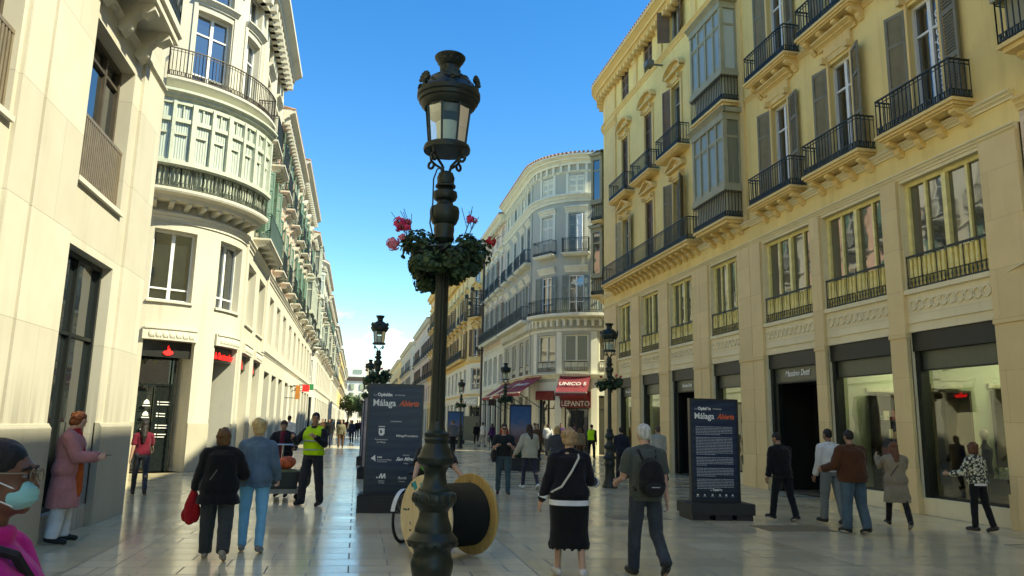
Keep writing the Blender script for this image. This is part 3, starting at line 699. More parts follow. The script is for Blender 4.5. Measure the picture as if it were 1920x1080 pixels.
def clothes_rail(x, y, w, lab, seed):
    t = thing('clothes_rail', lab, 'clothes rail', (x, y, 0)); M = WM[t]; rnd = random.Random(seed); m = MB()
    m.tube([(0, 0, 0), (0, 0, 1.45), (w, 0, 1.45), (w, 0, 0)], .014, 6); m.bar((-.0, -.2, .01), (0, .2, .01), .03); m.bar((w, -.2, .01), (w, .2, .01), .03); mobj('rail', m.mesh('rail', IRON), t, M)
    x_ = .06
    while x_ < w-.05:
        g = MB(); h = rnd.uniform(.65, .95); d = .2; g.add([(x_-.015, -d*.55, 1.38), (x_+.015, -d*.55, 1.38), (x_+.015, d*.55, 1.38), (x_-.015, d*.55, 1.38), (x_-.03, -d, 1.38-h), (x_+.03, -d, 1.38-h), (x_+.03, d, 1.38-h), (x_-.03, d, 1.38-h)], [(0, 1, 2, 3), (4, 7, 6, 5), (0, 4, 5, 1), (1, 5, 6, 2), (2, 6, 7, 3), (3, 7, 4, 0)]); g.bar((x_, 0, 1.38), (x_, 0, 1.46), .008)
        mobj('garment', g.mesh('garment', MC['stock_'+rnd.choice(('tan', 'dark', 'cream', 'wine', 'grey'))]), t, M); x_ += rnd.uniform(.06, .12)
clothes_rail(13.6, 13.6, 1.2, 'clothes rail full of garments inside the largest shop window', 1); clothes_rail(13.3, 16.4, 1.3, 'clothes rail full of garments inside the second shop window', 5); clothes_rail(12.8, 22.9, 1.2, 'clothes rail inside the shop window behind the text panel', 8)
def mannequin_bust(x, y, z, rz, lab, col, grp):
    t = thing('mannequin', lab, 'mannequin', (x, y, z), rz, grp)
    m = MB(); m.lathe([(.15, 0), (.16, .02), (.02, .05), (.02, .95)], 12, (0, 0, 0)); mobj('stand', m.mesh('stand', DARK), t, WM[t])
    m = MB(); m.lathe([(.12, .8), (.155, .9), (.125, 1.08), (.165, 1.3), (.17, 1.38), (.06, 1.5), (.05, 1.58)], 16); m.v = [(v[0]*1.15, v[1]*.7, v[2]) for v in m.v]; mobj('clothed_torso', m.mesh('clothed_torso', col), t, WM[t])
    m = MB(); m.ell((0, 0, 1.68), (.075, .09, .11)); mobj('head', m.mesh('head', plain('mannequin_beige', (.5, .42, .32), .5)), t, WM[t])
mannequin_bust(12.75, 13.75, 0, 1.2, 'mannequin in dark top inside the largest shop window, left part', plain('charcoal_cloth', (.06, .05, .06), .9), None)
mannequin_bust(13.0, 16.1, 0, 1.5, 'mannequin in beige coat inside the second shop window', plain('beige_cloth', (.42, .36, .26), .9), None)
def potted_palm(x, y, lab):
    t = thing('potted_palm', lab, 'plant', (x, y, 0)); LF = plain('palm_leaf', (.05, .10, .03), .6, var=.4)
    p = MB(); p.lathe([(.17, 0), (.24, .1), (.26, .48), (.28, .5), (.24, .5), (.23, .44)], 18); mobj('pot', p.mesh('pot', plain('clay_pot', (.3, .2, .14), .7)), t, WM[t])
    l = MB(); rnd = random.Random(3)
    for k in range(26):
        a = rnd.uniform(0, 6.28); L = rnd.uniform(.7, 1.15); up = rnd.uniform(.5, 1.3); pr = None
        for i in range(9):
            s = i/8; c = Vector((math.cos(a)*L*s*.8, math.sin(a)*L*s*.8, .5+up*s*1.1-s*s*.75*L))
            if pr is not None:
                d = (c-pr).normalized(); sd = d.cross(Vector((0, 0, 1))).normalized()
                for sg in (-1, 1): l.add([pr, c, c+sd*sg*.22*(1-s*.6)-Vector((0, 0, .08)), pr+sd*sg*.05], [(0, 1, 2, 3)])
            pr = c
    mobj('fronds', l.mesh('fronds', LF), t, WM[t])
potted_palm(12.8, 12.55, 'leafy potted palm inside the largest shop window at right')
# ================================================================ left side of the street
def build_left_block():
    b = thing('cream_stone_building', 'cream stone building with deep window recesses nearest on the left', 'building', (-3.95, 10, 0))
    path = Path((-3.95, -30), 0, [('L', 44.17, 0), ('A', math.pi/2, .03), ('L', 9, 0)])
    Y = lambda y: y+30
    ops = [10.63-3.98*k for k in range(9)]; holes = []
    for y in ops: holes += [(Y(y), Y(y+1.95), .32, 3.93, .24), (Y(y), Y(y+1.95), 4.86, 7.25, .30), (Y(y+.3), Y(y+1.65), 8.3, 11.2, .35), (Y(y+.3), Y(y+1.65), 12.3, 15, .35)]
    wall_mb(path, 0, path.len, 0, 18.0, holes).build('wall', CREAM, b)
    t = MB()
    for y in ops+[14.61]:
        p = MB(); q = MB()
        y0 = y-2.03; y1 = y
        if y == 14.61: y0 = 12.58; y1 = 14.19
        prof_mb(path, Y(y0+.0), Y(y1), [(-.10, 0), (.02, 0), (.02, 1.52), (-.06, 1.52), (-.10, 1.46)], q)
        if y != 14.61: prof_mb(path, Y(y0+.08), Y(y0+.66), rectp(-.05, .02, 1.52, 7.62), p); prof_mb(path, Y(y0+.74), Y(y1-.03), rectp(-.05, .02, 1.52, 7.62), p)
        else: prof_mb(path, Y(y0+.36), Y(y1-.01), rectp(-.05, .02, 1.52, 7.62), p)
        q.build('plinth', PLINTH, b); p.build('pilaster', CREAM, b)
    for y in ops: prof_mb(path, Y(y-.02), Y(y+1.97), rectp(-.06, .1, 4.79, 4.86), t)
    prof_mb(path, 0, Y(14.17), cornice(7.62, .1, .1), t); prof_mb(path, 0, Y(14.18), cornice(17.4, .7, .7), t); t.build('cornice', CREAMT, b)
    for k, y in enumerate(ops):
        M = path.frame(Y(y+.975), 0, 0)
        place(window(1.93, 3.6, BLACKF, GL, 2, (.68,), .20), b, M @ Matrix.Translation((0, 0, .32)))
        place(window(1.93, 2.38, BRIRON, GL, 3, (.86,), .26), b, M @ Matrix.Translation((0, 0, 4.86)))
        def rl():
            r = MB(); 
            for z in (.03, .98): r.bar((-.97, .08, z), (.97, .08, z), .05)
            for i in range(25): x = -.95+1.9*i/24; r.box(x-.022, .06, .03, x+.022, .1, .98)
            return ('window_railing', r.mesh('window_railing', plain('bronze_bars', (.24, .19, .13), .45, .3)), [])
        place(proto('lrail', rl), b, M @ Matrix.Translation((0, 0, 4.86)))
        if k < 3:
            s = MB(); s.sweep([(-.55, 7.98), (.02, 7.98), (.02, 8.25), (-.6, 8.25), (-.6, 8.12), (-.55, 8.1)], path.P, [Y(y-1.1), Y(y+2.25)]); sl = s.build('balcony', CREAMT, b)
            r = MB(); pts = [path.P(Y(y-1.05), 0, 0), path.P(Y(y-1.05), -.54, 0), path.P(Y(y+2.2), -.54, 0), path.P(Y(y+2.2), 0, 0)]; railing(r, pts, 8.25, .95, .1, .025)
            for a, c in zip(pts[:-1], pts[1:]):
                n = int((c-a).length/.2)
                for i in range(n):
                    o = a.lerp(c, (i+.5)/n); m = MB(); r.tube([(o.x+math.cos(t)*.07*(abs((c-a).x) > .1), o.y+math.cos(t)*.07*(abs((c-a).y) > .1), 8.7+math.sin(t)*.16) for t in [i2*.7 for i2 in range(10)]], .012, 4)
            r.build('railing', IRON, sl)
            for i in range(4):
                m = MB(); m.T = path.frame(Y(y-.85+i*.92), 0, 7.98); m.prism([(0, 0), (-.5, 0), (-.52, -.1), (-.36, -.2), (-.3, -.12), (-.2, -.24), (-.18, -.42), (-.06, -.52), (0, -.46)], lambda a, c, t: (t, a, c), -.12, .12); m.ell((0, -.36, -.1), (.13, .12, .12)); m.ell((0, -.12, -.38), (.13, .09, .09)); m.T = None; m.build('bracket', CREAMT, sl)
        for z, h in ((8.3, 2.9), (12.3, 2.7)): place(window(1.35, h, WHITE, GL, 2, (.74,), .3), b, M @ Matrix.Translation((0, 0, z)))
    for z0 in (0,): 
        s = MB(); s.box(-16, -29.5, 0, -4.5, 14.1, 17.9); s.build('core', CREAMS, b)
    roof_slab(b, path, 0, Y(14.15), 18.05, 8, TILE)
build_left_block()
def build_bank_corner():
    b = thing('bank_corner_building', 'cream building with rounded corner, curved glazed balcony and red lettered bank on ground floor', 'building', (-5.2, 26, 0))
    path = Path((-14, 23.5), -math.pi/2, [('L', 6.7, 0), ('A', math.pi/2, 3.2), ('L', 6.5, 0)])
    A = lambda a: 6.7+3.2*R_(90-a); U0 = 6.7+1.6*math.pi; Y = lambda y: U0+y-26.7
    ops = [(A(73), A(45.5)), (A(31.5), A(5)), (Y(27.55), Y(29.6)), (Y(30.6), Y(32.6))]
    wins = [(A(73), A(50)), (A(34), A(10)), (Y(27.55), Y(29.5)), (Y(30.6), Y(32.5))]
    doors = [(A(62), A(40)), (A(27), A(9)), (Y(28.2), Y(29.3)), (Y(31.1), Y(32.2))]
    holes = [(a, c, .0 if i < 2 else .1, 3.9, .75) for i, (a, c) in enumerate(ops)]+[(a, c, 5.1 if i < 2 else 4.95, 7.3 if i < 2 else 7.15, .38) for i, (a, c) in enumerate(wins)]
    for a, c in doors:
        for z, h in ((8.42, 2.9), (12.0, 2.75), (15.0, 1.5)):
            if z != 8.42 or a > U0: holes.append((a, c, z, z+h, .35))
    wall_mb(path, 0, path.len, 0, 16.9, holes).build('wall', CREAMS, b)
    m = MB(); prof_mb(path, 0, path.len, cornice(7.55, .28, .16), m); prof_mb(path, 0, path.len, cornice(16.3, .9, .8), m); prof_mb(path, 0, path.len, cornice(11.45, .2, .14), m)
    dentils(path, 0, path.len, .5, .2, 0, -.45, 16.3, 16.6, m)
    prof_mb(path, A(1), A(-2.5), rectp(-.07, .02, .0, 16.3), m); prof_mb(path, path.len-.5, path.len-.05, rectp(-.07, .02, 4.4, 16.3), m)
    for a, c in wins: prof_mb(path, a-.04, c+.04, rectp(-.07, .05, 5.03 if a < U0 else 4.88, 5.1 if a < U0 else 4.95), m)
    for a, c in doors:
        prof_mb(path, a-.16, c+.16, cornice(14.95, .22, .2), m)
        for u in (a-.1, c+.1): prof_mb(path, u-.06, u+.06, rectp(-.05, .02, 12.0, 14.95), m)
    m.build('cornice', CREAMT, b)
    for u0, u1 in ((A(90), A(73)), (A(45.5), A(31.5)), (A(5), Y(27.55)), (Y(29.6), Y(30.6)), (Y(32.6), path.len)): prof_mb(path, u0, u1, rectp(-.03, .02, 0, 1.45)).build('plinth', PLINTH, b)
    # carved panels over the bank openings
    for i, (a, c) in enumerate(ops):
        q = MB(); prof_mb(path, a-.04, c+.04, rectp(-.09, .02, 3.9, 4.27), q)
        prof_mb(path, a, c, rectp(-.12, .02, 4.22, 4.28), q); n = int((c-a)/.2)
        for k in range(n):
            u = a+.1+(k+.5)*(c-a-.2)/n; q.T = path.frame(u, -.09, 4.06); q.ell((0, 0, 0), (.085, .035, .1), 8, 6); q.ell((.08, 0, -.05), (.03, .03, .05), 6, 4); q.T = None
        q.build('carved_panel', CREAMT, b)
    GRG = glossy_glass('bank_glass', (.02, .026, .024), .03)
    for i, (a, c) in enumerate(ops):
        f = MB(); M = path.frame((a+c)/2); w = c-a
        prof_mb(path, a, c, rectp(.16, .24, 3.4, 3.88), f); fr = f.build('bank_sign_board', plain('sign_black', (.02, .02, .018), .35, bump=0), b)
        g = MB(); g.quad(path.P(a, .74, .1), path.P(c, .74, .1), path.P(c, .74, 3.6), path.P(a, .74, 3.6))
        if i < 2: g.v = g.v; 
        g.build('glass_wall', GRG if i < 2 else stucco('atm_panel', (.62, .56, .42), .04, .1), b)
        if i < 2:
            d = MB(); d.T = M
            if i == 0:
                d.box(-.1, .68, 0, -.04, .73, 2.6); d.box(-.75, .66, 2.55, w/2-.35, .73, 2.62); d.box(w/2-.4, .6, 0, w/2-.32, .73, 3.4); d.box(-.06, .69, .0, w/2-.4, .7, 2.55)
            else: d.box(-w/2+.02, .62, 0, .1, .66, 2.45); d.box(-w/2+.02, .6, 2.45, .14, .68, 2.52)
            d.T = None; d.build('glass_door', plain('bank_door_dark', (.012, .016, .015), .12, bump=0), b)
        # flame emblem and lettering
        fm = MB()
        cx = 0 if i != 1 else -w/2+.22; s = .15 if i == 0 else (.11 if i == 1 else .1)
        fm.T = M @ Matrix.Translation((cx, .15, 3.58))
        fl = [(-1, -.35), (-.75, -.05), (-.55, .1), (-.4, -.05), (-.1, .35), (-.15, .8), (.05, 1.25), (.2, .7), (.45, .4), (.5, .0), (.75, .15), (1, -.1), (1, -.45), (.55, -.75), (0, -.85), (-.55, -.75)]
        fm.prism([(x*s, z*s) for x, z in fl], lambda x, z, t: (x, t, z), -.02, .0); fm.T = None; fm.build('flame_emblem', REDL, fr)
        if i: put_text('Santander', .29 if i == 1 else .2, path.frame((a+c)/2+(.17 if i == 1 else 0), .15, 3.5 if i == 1 else 3.42), REDL, fr, bold=.012, sx=.93 if i == 1 else .8)
    # white pictograms on the glass door
    pc = MB(); pc.T = path.frame((ops[0][0]+ops[0][1])/2, .66, 0); rnd = random.Random(2)
    for k, z in enumerate((1.95, 1.6, 1.25, .98)):
        pc.box(-.42, 0, z-.02, -.2, .004, z+.01); pc.prism([(-.4, z+.05), (-.22, z+.05), (-.24, z+.13), (-.31, z+.19), (-.38, z+.13)], lambda x, q, t: (x, t, q), 0, .004)
        for j in range(2): pc.box(0, 0, z+.1-j*.08, .05, .004, z+.14-j*.08); pc.box(.08, 0, z+.105-j*.08, rnd.uniform(.25, .4), .004, z+.13-j*.08)
    pc.T = None; pc.build('door_pictograms', WLET, b)
    for i, (a, c) in enumerate(wins):
        w = c-a; place(window(w-.02, 2.2, WHITE, GL, 2, (.18,), .34, .07, .1), b, path.frame((a+c)/2, 0, 5.1 if i < 2 else 4.95))
    for a, c in doors:
        place(window(c-a-.02, 2.75, WHITE, GL, 2, (.22, .74), .3, .07, .1), b, path.frame((a+c)/2, 0, 12.0)); place(window(c-a-.02, 1.5, WHITE, GL, 2, (), .3), b, path.frame((a+c)/2, 0, 15.0))
        if a > U0: place(window(c-a-.02, 2.9, WHITE, GL, 2, (.22, .74), .3, .07, .1), b, path.frame((a+c)/2, 0, 8.42))
    # curved glazed balcony
    ua, ub = A(97), A(8); us = path.us(ua, ub)
    s = MB(); prof_mb(path, ua, ub, [(-.72, 8.3), (-.75, 8.36), (-.75, 8.44), (.02, 8.44), (.02, 8.12), (-.5, 8.12), (-.56, 8.24)], s); bay = s.build('curved_bay', CREAMT, b)
    for k in range(11): bk = MB(); bk.T = path.frame(ua+.35+k*(ub-ua-.5)/10, 0, 8.12); bk.prism([(0, 0), (-.45, 0), (-.45, -.08), (-.2, -.16), (0, -.3)], lambda a_, c_, t: (t, a_, c_), -.07, .07); bk.T = None; bk.build('bracket', CREAMT, bay)
    r = MB(); pts = [path.P(u, -.68, 0) for u in us]; railing(r, pts, 8.44, .74, .11, .02); r.build('railing', plain('olive_iron', (.10, .11, .08), .5, .2), bay)
    bl = MB(); n = 44
    for k in range(n):
        u = ua+.05+(ub-ua-.1)*k/(n-1); bl.lathe([(.03, 0), (.035, .1), (.02, .16), (.04, .34), (.02, .5), (.03, .56), (.03, .68)], 6, path.P(u, -.56, 8.48))
    prof_mb(path, ua, ub, rectp(-.5, -.46, 8.44, 9.2), bl); bl.build('baluster_row', GREENW, bay)
    g = MB(); prof_mb(path, ua, ub, [(-.56, 9.3), (-.56, 11.3)], None) if False else None
    for u0, u1 in zip(us[:-1], us[1:]): g.quad(path.P(u0, -.58, 9.25), path.P(u1, -.58, 9.25), path.P(u1, -.58, 11.2), path.P(u0, -.58, 11.2))
    g.build('curtained_glazing', curtain_glass('bay_curtain', (.56, .60, .53), (.26, .30, .26), 30), bay)
    f = MB(); prof_mb(path, ua, ub, [(-.78, 9.16), (-.78, 9.28), (-.5, 9.28), (-.5, 9.1), (-.7, 9.1)], f); prof_mb(path, ua, ub, rectp(-.66, -.55, 10.55, 10.68), f); prof_mb(path, ua, ub, rectp(-.66, -.55, 11.12, 11.24), f)
    n = 10
    for k in range(n+1):
        u = ua+(ub-ua)*k/n; f.T = path.frame(u); wd = .075 if k % 2 == 0 else .05; f.box(-wd, -.70, 9.28, wd, -.5, 11.2)
        if k < n: 
            v = (ub-ua)/n; f.box(.07, -.63, 10.15, v-.07, -.56, 10.21)
            f.box(.06, -.63, 9.28, v-.06, -.56, 9.36); f.box(v/2-.0, -.62, 10.68, v/2+.035, -.56, 11.12)
    f.T = None; f.T = None; f.build('bay_frame', GREENW, bay)
    c = MB(); prof_mb(path, ua, ub, cornice(11.2, .32, .28, -.58), c); prof_mb(path, ua, ub, rectp(-.8, .02, 11.5, 11.56), c); c.build('bay_cornice', GREENW, bay)
    # curved open balcony above
    ua, ub = A(75), A(2); us = path.us(ua, ub)
    s = MB(); prof_mb(path, ua, ub, [(-.66, 12.0), (.02, 12.0), (.02, 11.7), (-.42, 11.74), (-.6, 11.86), (-.66, 11.92)], s); sl = s.build('curved_balcony', CREAMT, b)
    r = MB(); railing(r, [path.P(ua+.03, 0, 0)]+[path.P(u, -.6, 0) for u in us]+[path.P(ub-.02, 0, 0)], 12.0, .95, .13, .02); r.build('railing', BRIRON, sl)
    # ornate side balcony on the side street, green balcony on the street front
    for (u, w, z, m) in ((5.9, 1.7, 12.0, IRON), (Y(30.3), 4.6, 8.2, plain('green_grey_iron', (.09, .14, .12), .5)), (Y(28.8), 1.9, 12.0, IRON), (Y(31.7), 1.9, 12.0, IRON)):
        place(balcony(w, .62, CREAMT, m, .95, 5), b, path.frame(u, 0, z))
    for u0 in (Y(28.75), Y(31.65)): shutters(b, path.frame(u0, 0, 8.42), 1.1, 2.8, GSH, 50, 50, lw=.5)
    s = MB(); s.box(-14, 24.3, 4.4, -7.4, 33.1, 16.8); s.box(-7.4, 27, 4.4, -4.9, 33.1, 16.8); s.build('core', CREAMS, b)
    roof_slab(b, path, 0, path.len, 17.22, 8, TILE)
build_bank_corner()
# ---------------------------------------------------------------- generic terrace building
def terrace(name, label, path, cs, wm, tm, H, shut=None, ground='open', gh=3.7, mez=(4.9, 2.2), gm=None, bal=IRON, w=1.0, mir=(), rail_long=None, fl=(8.25, 12.0), att=True, ped=None, angs=(12, 12), cat='building', inner=4.0, cz=None, frame=None, fx=None, gf=None, pil=False):
    """cs = list of bay centres along path"""
    fr = frame or WHITE
    loc = path.P(cs[len(cs)//2], 0, 0); b = thing(name, label, cat, loc); holes = []
    for c in cs:
        if ground: holes.append((c-1.02, c+1.02, .0, gh, .4))
        if mez: holes.append((c-.8, c+.8, mez[0], mez[0]+mez[1], .32))
        for z in fl: holes.append((c-w/2, c+w/2, z, z+2.8, .25))
        if att and H > 16: holes.append((c-w/2, c+w/2, H-1.95, H-.75, .25))
    zs_ = 7.6 if gf else 4.35
    wall_mb(path, 0, path.len, zs_, H, [h for h in holes if h[2] > zs_]).build('wall', wm, b)
    if gf: wall_mb(path, 0, path.len, 4.35, 7.6, [h for h in holes if 4.3 < h[2] < 7.6]).build('mezzanine_wall', gf, b)
    wall_mb(path, 0, path.len, 0, 4.35, [h for h in holes if h[2] < 4]).build('ground_floor', gf or tm, b)
    m = MB(); prof_mb(path, 0, path.len, cornice(H-.55, .6, .62), m); prof_mb(path, 0, path.len, cornice(7.55, .28, .16), m); prof_mb(path, 0, path.len, cornice(4.35, .16, .1), m)
    if fl: prof_mb(path, 0, path.len, cornice(fl[-1]-.28, .18, .12), m)
    if att and H > 16: prof_mb(path, 0, path.len, cornice(H-2.5, .2, .14), m)
    dentils(path, 0, path.len, .5, .18, 0, -.4, H-.6, H-.36, m)
    if pil:
        for u in (.3, path.len-.3): prof_mb(path, u-.28, u+.28, rectp(-.07, .02, 0, H-.5), m)
    m.build('cornice', tm, b)
    roof_slab(b, path, 0, path.len, H+.08, inner+5, TILE); tiles_edge(b, path, 0, path.len, H+.06, .6)
    for i, c in enumerate(cs):
        if ground: place(window(2.0, gh-.05, BLACKF, GL, 2, (.8,), .3, .09), b, path.frame(c, 0, 0))
        if mez: place(window(1.56, mez[1], fr, GL, 2, (.3,), .24), b, path.frame(c, 0, mez[0]))
        for k, z in enumerate(fl):
            if (i, k) in mir:
                place(mirador(1.9, .6, .9, 3.45, MIR if shut is None else GREENW, gm or CURT, IRON, tm, 3), b, path.frame(c, 0, z)); continue
            M = path.frame(c, 0, z)
            place(window(w, 2.78, fr, GL, 2, (.08, .74), .16, .06, .08), b, M)
            if shut and (i+k) % 5 != 4: shutters(b, M, w, 2.72, shut, *angs, lw=.46)
            if not (rail_long and k == 0): place(balcony(1.75, .5, tm, bal, .88, 3, bk=(k == 0)), b, M)
            if ped: place(pediment(w, ped, tm), b, M @ Matrix.Translation((0, 0, 2.86)))
        if att and H > 16: place(window(w, 1.18, fr, GL, 2, (), .15), b, path.frame(c, 0, H-1.95))
    if rail_long:
        for a, c in rail_long:
            s = MB(); z = fl[0]; prof_mb(path, a, c, [(-.6, z-.08), (.02, z-.08), (.02, z), (-.6, z)], s); prof_mb(path, a+.06, c-.06, rectp(-.53, .02, z-.2, z-.08), s); sl = s.build('long_balcony', tm, b)
            r = MB(); railing(r, [path.P(a+.04, 0, 0)]+[path.P(u, -.55, 0) for u in path.us(a+.04, c-.04)]+[path.P(c-.04, 0, 0)], z, .9, .13); r.build('railing', bal, sl)
    us = path.us(0, path.len); k = MB(); n = len(us)
    fp = [path.P(u, .45, 0) for u in us]; a_, c_ = path.P(0, inner+4, 0), path.P(path.len, inner+4, 0)
    k.prism([(p.x, p.y) for p in fp+[c_, a_]], lambda x, y, t: (x, y, t), 0.02, H-.02); k.build('core', wm, b)
    return b
def lpath(y0, y1, x=-4.1, arc0=0, arc1=0):
    segs = []
    if arc0: p0 = (x-arc0-2, y0); th = -math.pi/2; segs += [('L', 2, 0), ('A', math.pi/2, arc0)]; a = y0+arc0
    else: p0 = (x, y0); th = 0; a = y0
    segs.append(('L', y1-arc1-a, 0))
    if arc1: segs += [('A', math.pi/2, arc1), ('L', 2, 0)]
    return Path(p0, th, segs)
def rpath(y0, y1, x, arc0=0, arc1=0, ext=2):
    """street front from far y1 to near y0; arc0 = rounded near corner"""
    segs = []
    if arc1: p0 = (x+arc1+2, y1); th = math.pi/2; segs += [('L', 2, 0), ('A', math.pi/2, arc1)]; a = y1-arc1
    else: p0 = (x, y1); th = math.pi; a = y1
    segs.append(('L', a-y0-arc0, 0))
    if arc0: segs += [('A', math.pi/2, arc0), ('L', ext, 0)]
    return Path(p0, th, segs)
def spaced(a, b, n): return [a+(i+.5)*(b-a)/n for i in range(n)]
p = lpath(33.2, 43.4); terrace('salmon_townhouse', 'narrow salmon pink building with green shutters just beyond the bank corner', p, [2.05, 5.1, 8.3], PINKW, CREAMT, 15.4, GSH, gf=CREAMS, mez=(4.95, 2.1), ped='flat', bal=IRON, att=False)
p = lpath(43.4, 57); terrace('cream_green_shuttered_building', 'cream building on the left with open green shutters hanging over the shops', p, spaced(0, 13.6, 4), CREAMS, CREAMT, 16.6, GSH, angs=(25, 20), ped='tri', mir=((3, 0),), mez=(4.9, 2.1))
p = lpath(57, 66); terrace('white_bay_window_building', 'pale building on the left with white glazed bay windows, before the first gap', p, spaced(0, 9, 3), PINK, CREAMT, 15.6, GSH, mir=((0, 0), (2, 0), (1, 1)), att=False, gf=CREAMS)
p = lpath(70, 88, -4.0, 3); terrace('rounded_cream_building', 'cream building with rounded corner halfway down the left side', p, [2.4, 4.6]+spaced(6.9, p.len, 4), CREAMS, CREAMT, 16.5, BSH, mir=((1, 0), (1, 1), (4, 0)))
p = lpath(88, 112, -4.0); terrace('pink_terrace_building', 'pinkish building on the left beyond the rounded cream one', p, spaced(0, 24, 7), PINK, CREAMT, 15.8, GSH, mir=((1, 0), (5, 0)), att=False, gf=CREAMS)
p = lpath(117, 150, -4.0, 3); terrace('far_cream_building', 'far cream building with rounded corner on the left side', p, spaced(2, p.len, 9), CREAMS, CREAMT, 16.2, BSH)
p = lpath(153, 205, -4.0, 3); terrace('far_ochre_building', 'farthest ochre building on the left side of the street', p, spaced(2, p.len, 13), OCHRE, CREAMT, 16.0, None)
p = lpath(209, 255, -4.0, 3); terrace('last_cream_building', 'last cream building on the left before the white block at the street end', p, spaced(2, p.len, 10), CREAMS, CREAMT, 16.0, None)
# ---------------------------------------------------------------- blue corner house
def build_blue():
    b = thing('blue_corner_building', 'blue grey building with rounded corner, white trim and red cafe awnings', 'building', (12.2, 46, 0))
    path = Path((11, 57.4), math.pi, [('L', 9.4, 0), ('A', math.pi/2, 4.0), ('L', 9, 0)])
    A = lambda t: 9.4+4*R_(t); Y = lambda y: 57.4-y
    side = [Y(56.0), Y(53.4), Y(50.9), Y(48.9)]; arcw = [(A(19), A(41)), (A(50), A(72)), (A(81), A(81)+1.5)]; ext = [A(90)+2.5, A(90)+5.2]
    sw = [(u-.62, u+.62) for u in side]+arcw+[(u-.6, u+.6) for u in ext]
    holes = [(a, c, 4.95, 7.25, .25) for a, c in sw]+[(a, c, 0, 3.5, .35) for a, c in sw]
    dr = [(u-.5, u+.5) for u in side]+[((a+c)/2-.52, (a+c)/2+.52) for a, c in arcw]+[(u-.5, u+.5) for u in ext]
    for a, c in dr: holes += [(a, c, 8.55, 11.0, .22), (a, c, 12.35, 14.95, .22), (a, c, 16.35, 17.55, .15)]
    wall_mb(path, 0, path.len, 4.3, 18.5, [h for h in holes if h[2] > 4]).build('wall', BLUE, b)
    wall_mb(path, 0, path.len, 0, 4.3, [h for h in holes if h[2] < 4]).build('ground_floor', BTRIM, b)
    m = MB(); prof_mb(path, 0, path.len, cornice(18.2, .6, .6), m); prof_mb(path, 0, path.len, cornice(15.75, .5, .32), m)
    prof_mb(path, 0, path.len, cornice(4.5, .3, .35), m); prof_mb(path, 0, path.len, rectp(-.06, .02, 7.45, 7.6), m); prof_mb(path, 0, path.len, rectp(-.05, .02, 8.1, 8.3), m); dentils(path, 0, path.len, .42, .17, 0, -.3, 7.75, 8.15, m)
    prof_mb(path, 0, path.len, cornice(17.7, .12, .1), m); dentils(path, 0, path.len, .55, .16, 0, -.12, 17.72, 18.25, m)
    prof_mb(path, 0, path.len, rectp(-.03, .02, 16.2, 16.34), m)
    for u0, u1 in ((A(12), A(17.5)), (A(43), A(48)), (A(74), A(79.5)), (Y(57.3), Y(57.0))): prof_mb(path, u0, u1, rectp(-.08, .02, .0, 7.4), m)
    for a, c in dr:
        prof_mb(path, a-.22, c+.22, cornice(11.15, .42, .22), m); prof_mb(path, a-.22, c+.22, cornice(15.05, .4, .22), m)
        for u in (a-.09, c+.09):
            prof_mb(path, u-.09, u+.09, rectp(-.05, .02, 12.35, 15.05), m); prof_mb(path, u-.09, u+.09, rectp(-.05, .02, 16.34, 17.7), m)
    for u0, u1 in [(a-.35, a-.2) for a, c in sw[4:7]]: prof_mb(path, u0, u1, rectp(-.04, .02, 4.9, 7.4), m)
    m.build('cornice', BTRIM, b)
    prof_mb(path, A(0)-.25, A(0)+.1, rectp(-.07, .02, 0, 18.1)).build('downpipe_pilaster', BLUE, b)
    roof_slab(b, path, 0, path.len, 18.85, 9, TILE); tiles_edge(b, path, 0, path.len, 18.82, .6)
    for i, (a, c) in enumerate(sw):
        w = c-a; M = path.frame((a+c)/2, 0, 4.95); place(window(w-.02, 2.28, BTRIM, CURTG if i == 5 else GLW, 2, (.3,), .18, .09, .12), b, M); place(baluster_panel(w-.06, .62, BTRIM, BRIRON, .12), b, M)
        place(window(w-.02, 3.45, BLACKF, GL, 2, (.78,), .28, .08), b, path.frame((a+c)/2, 0, .0))
    for i, (a, c) in enumerate(dr):
        u = (a+c)/2
        M = path.frame(u, 0, 8.55); place(window(1.0, 2.43, WHITE, GLW, 2, (.3, .78), .14, .08, .1), b, M)
        shutters(b, M, 1.0, 2.4, BSH, 10, 10, lw=.42)
        M = path.frame(u, 0, 12.35)
        if i in (4,):
            for s in (0, 1): place(shutter(.5, 2.55, BTRIM), b, M @ Matrix.Translation((-.5+s*.5, .1, .02)))
        elif i == 5: place(window(1.0, 2.58, BTRIM, GLW, 2, (.5,), .14), b, M); place(shutter(.48, 2.5, BSH), b, M @ Matrix.Translation((-.5, .02, .02))); place(shutter(.48, 2.5, WHITE), b, M @ Matrix.Translation((.02, -.02, .02)) @ Matrix.Rotation(R_(-25), 4, 'Z'))
        else:
            for s in (0, 1): place(shutter(.5, 2.55, BSH), b, M @ Matrix.Translation((-.5+s*.5, .1, .02)))
        place(balcony(1.75, .5, BTRIM, IRON, .92, 3, bk=False), b, M)
        M = path.frame(u, 0, 16.35)
        for s in (0, 1): place(shutter(.5, 1.18, (BTRIM, BSH)[(i+(i > 4)) % 2]), b, M @ Matrix.Translation((-.5+s*.5, .08, .0)))
    for (a, c) in ((.2, A(0)-.3), (A(12), A(90)+1.0)):
        s = MB(); prof_mb(path, a, c, [(-.62, 8.33), (-.62, 8.5), (.02, 8.5), (.02, 8.28), (-.3, 8.28)], s); sl = s.build('long_balcony', BTRIM, b)
        r = MB(); railing(r, [path.P(a+.04, 0, 0)]+[path.P(u, -.56, 0) for u in path.us(a+.04, c-.04)]+[path.P(c-.04, 0, 0)], 8.5, .92, .13); r.build('railing', IRON, sl)
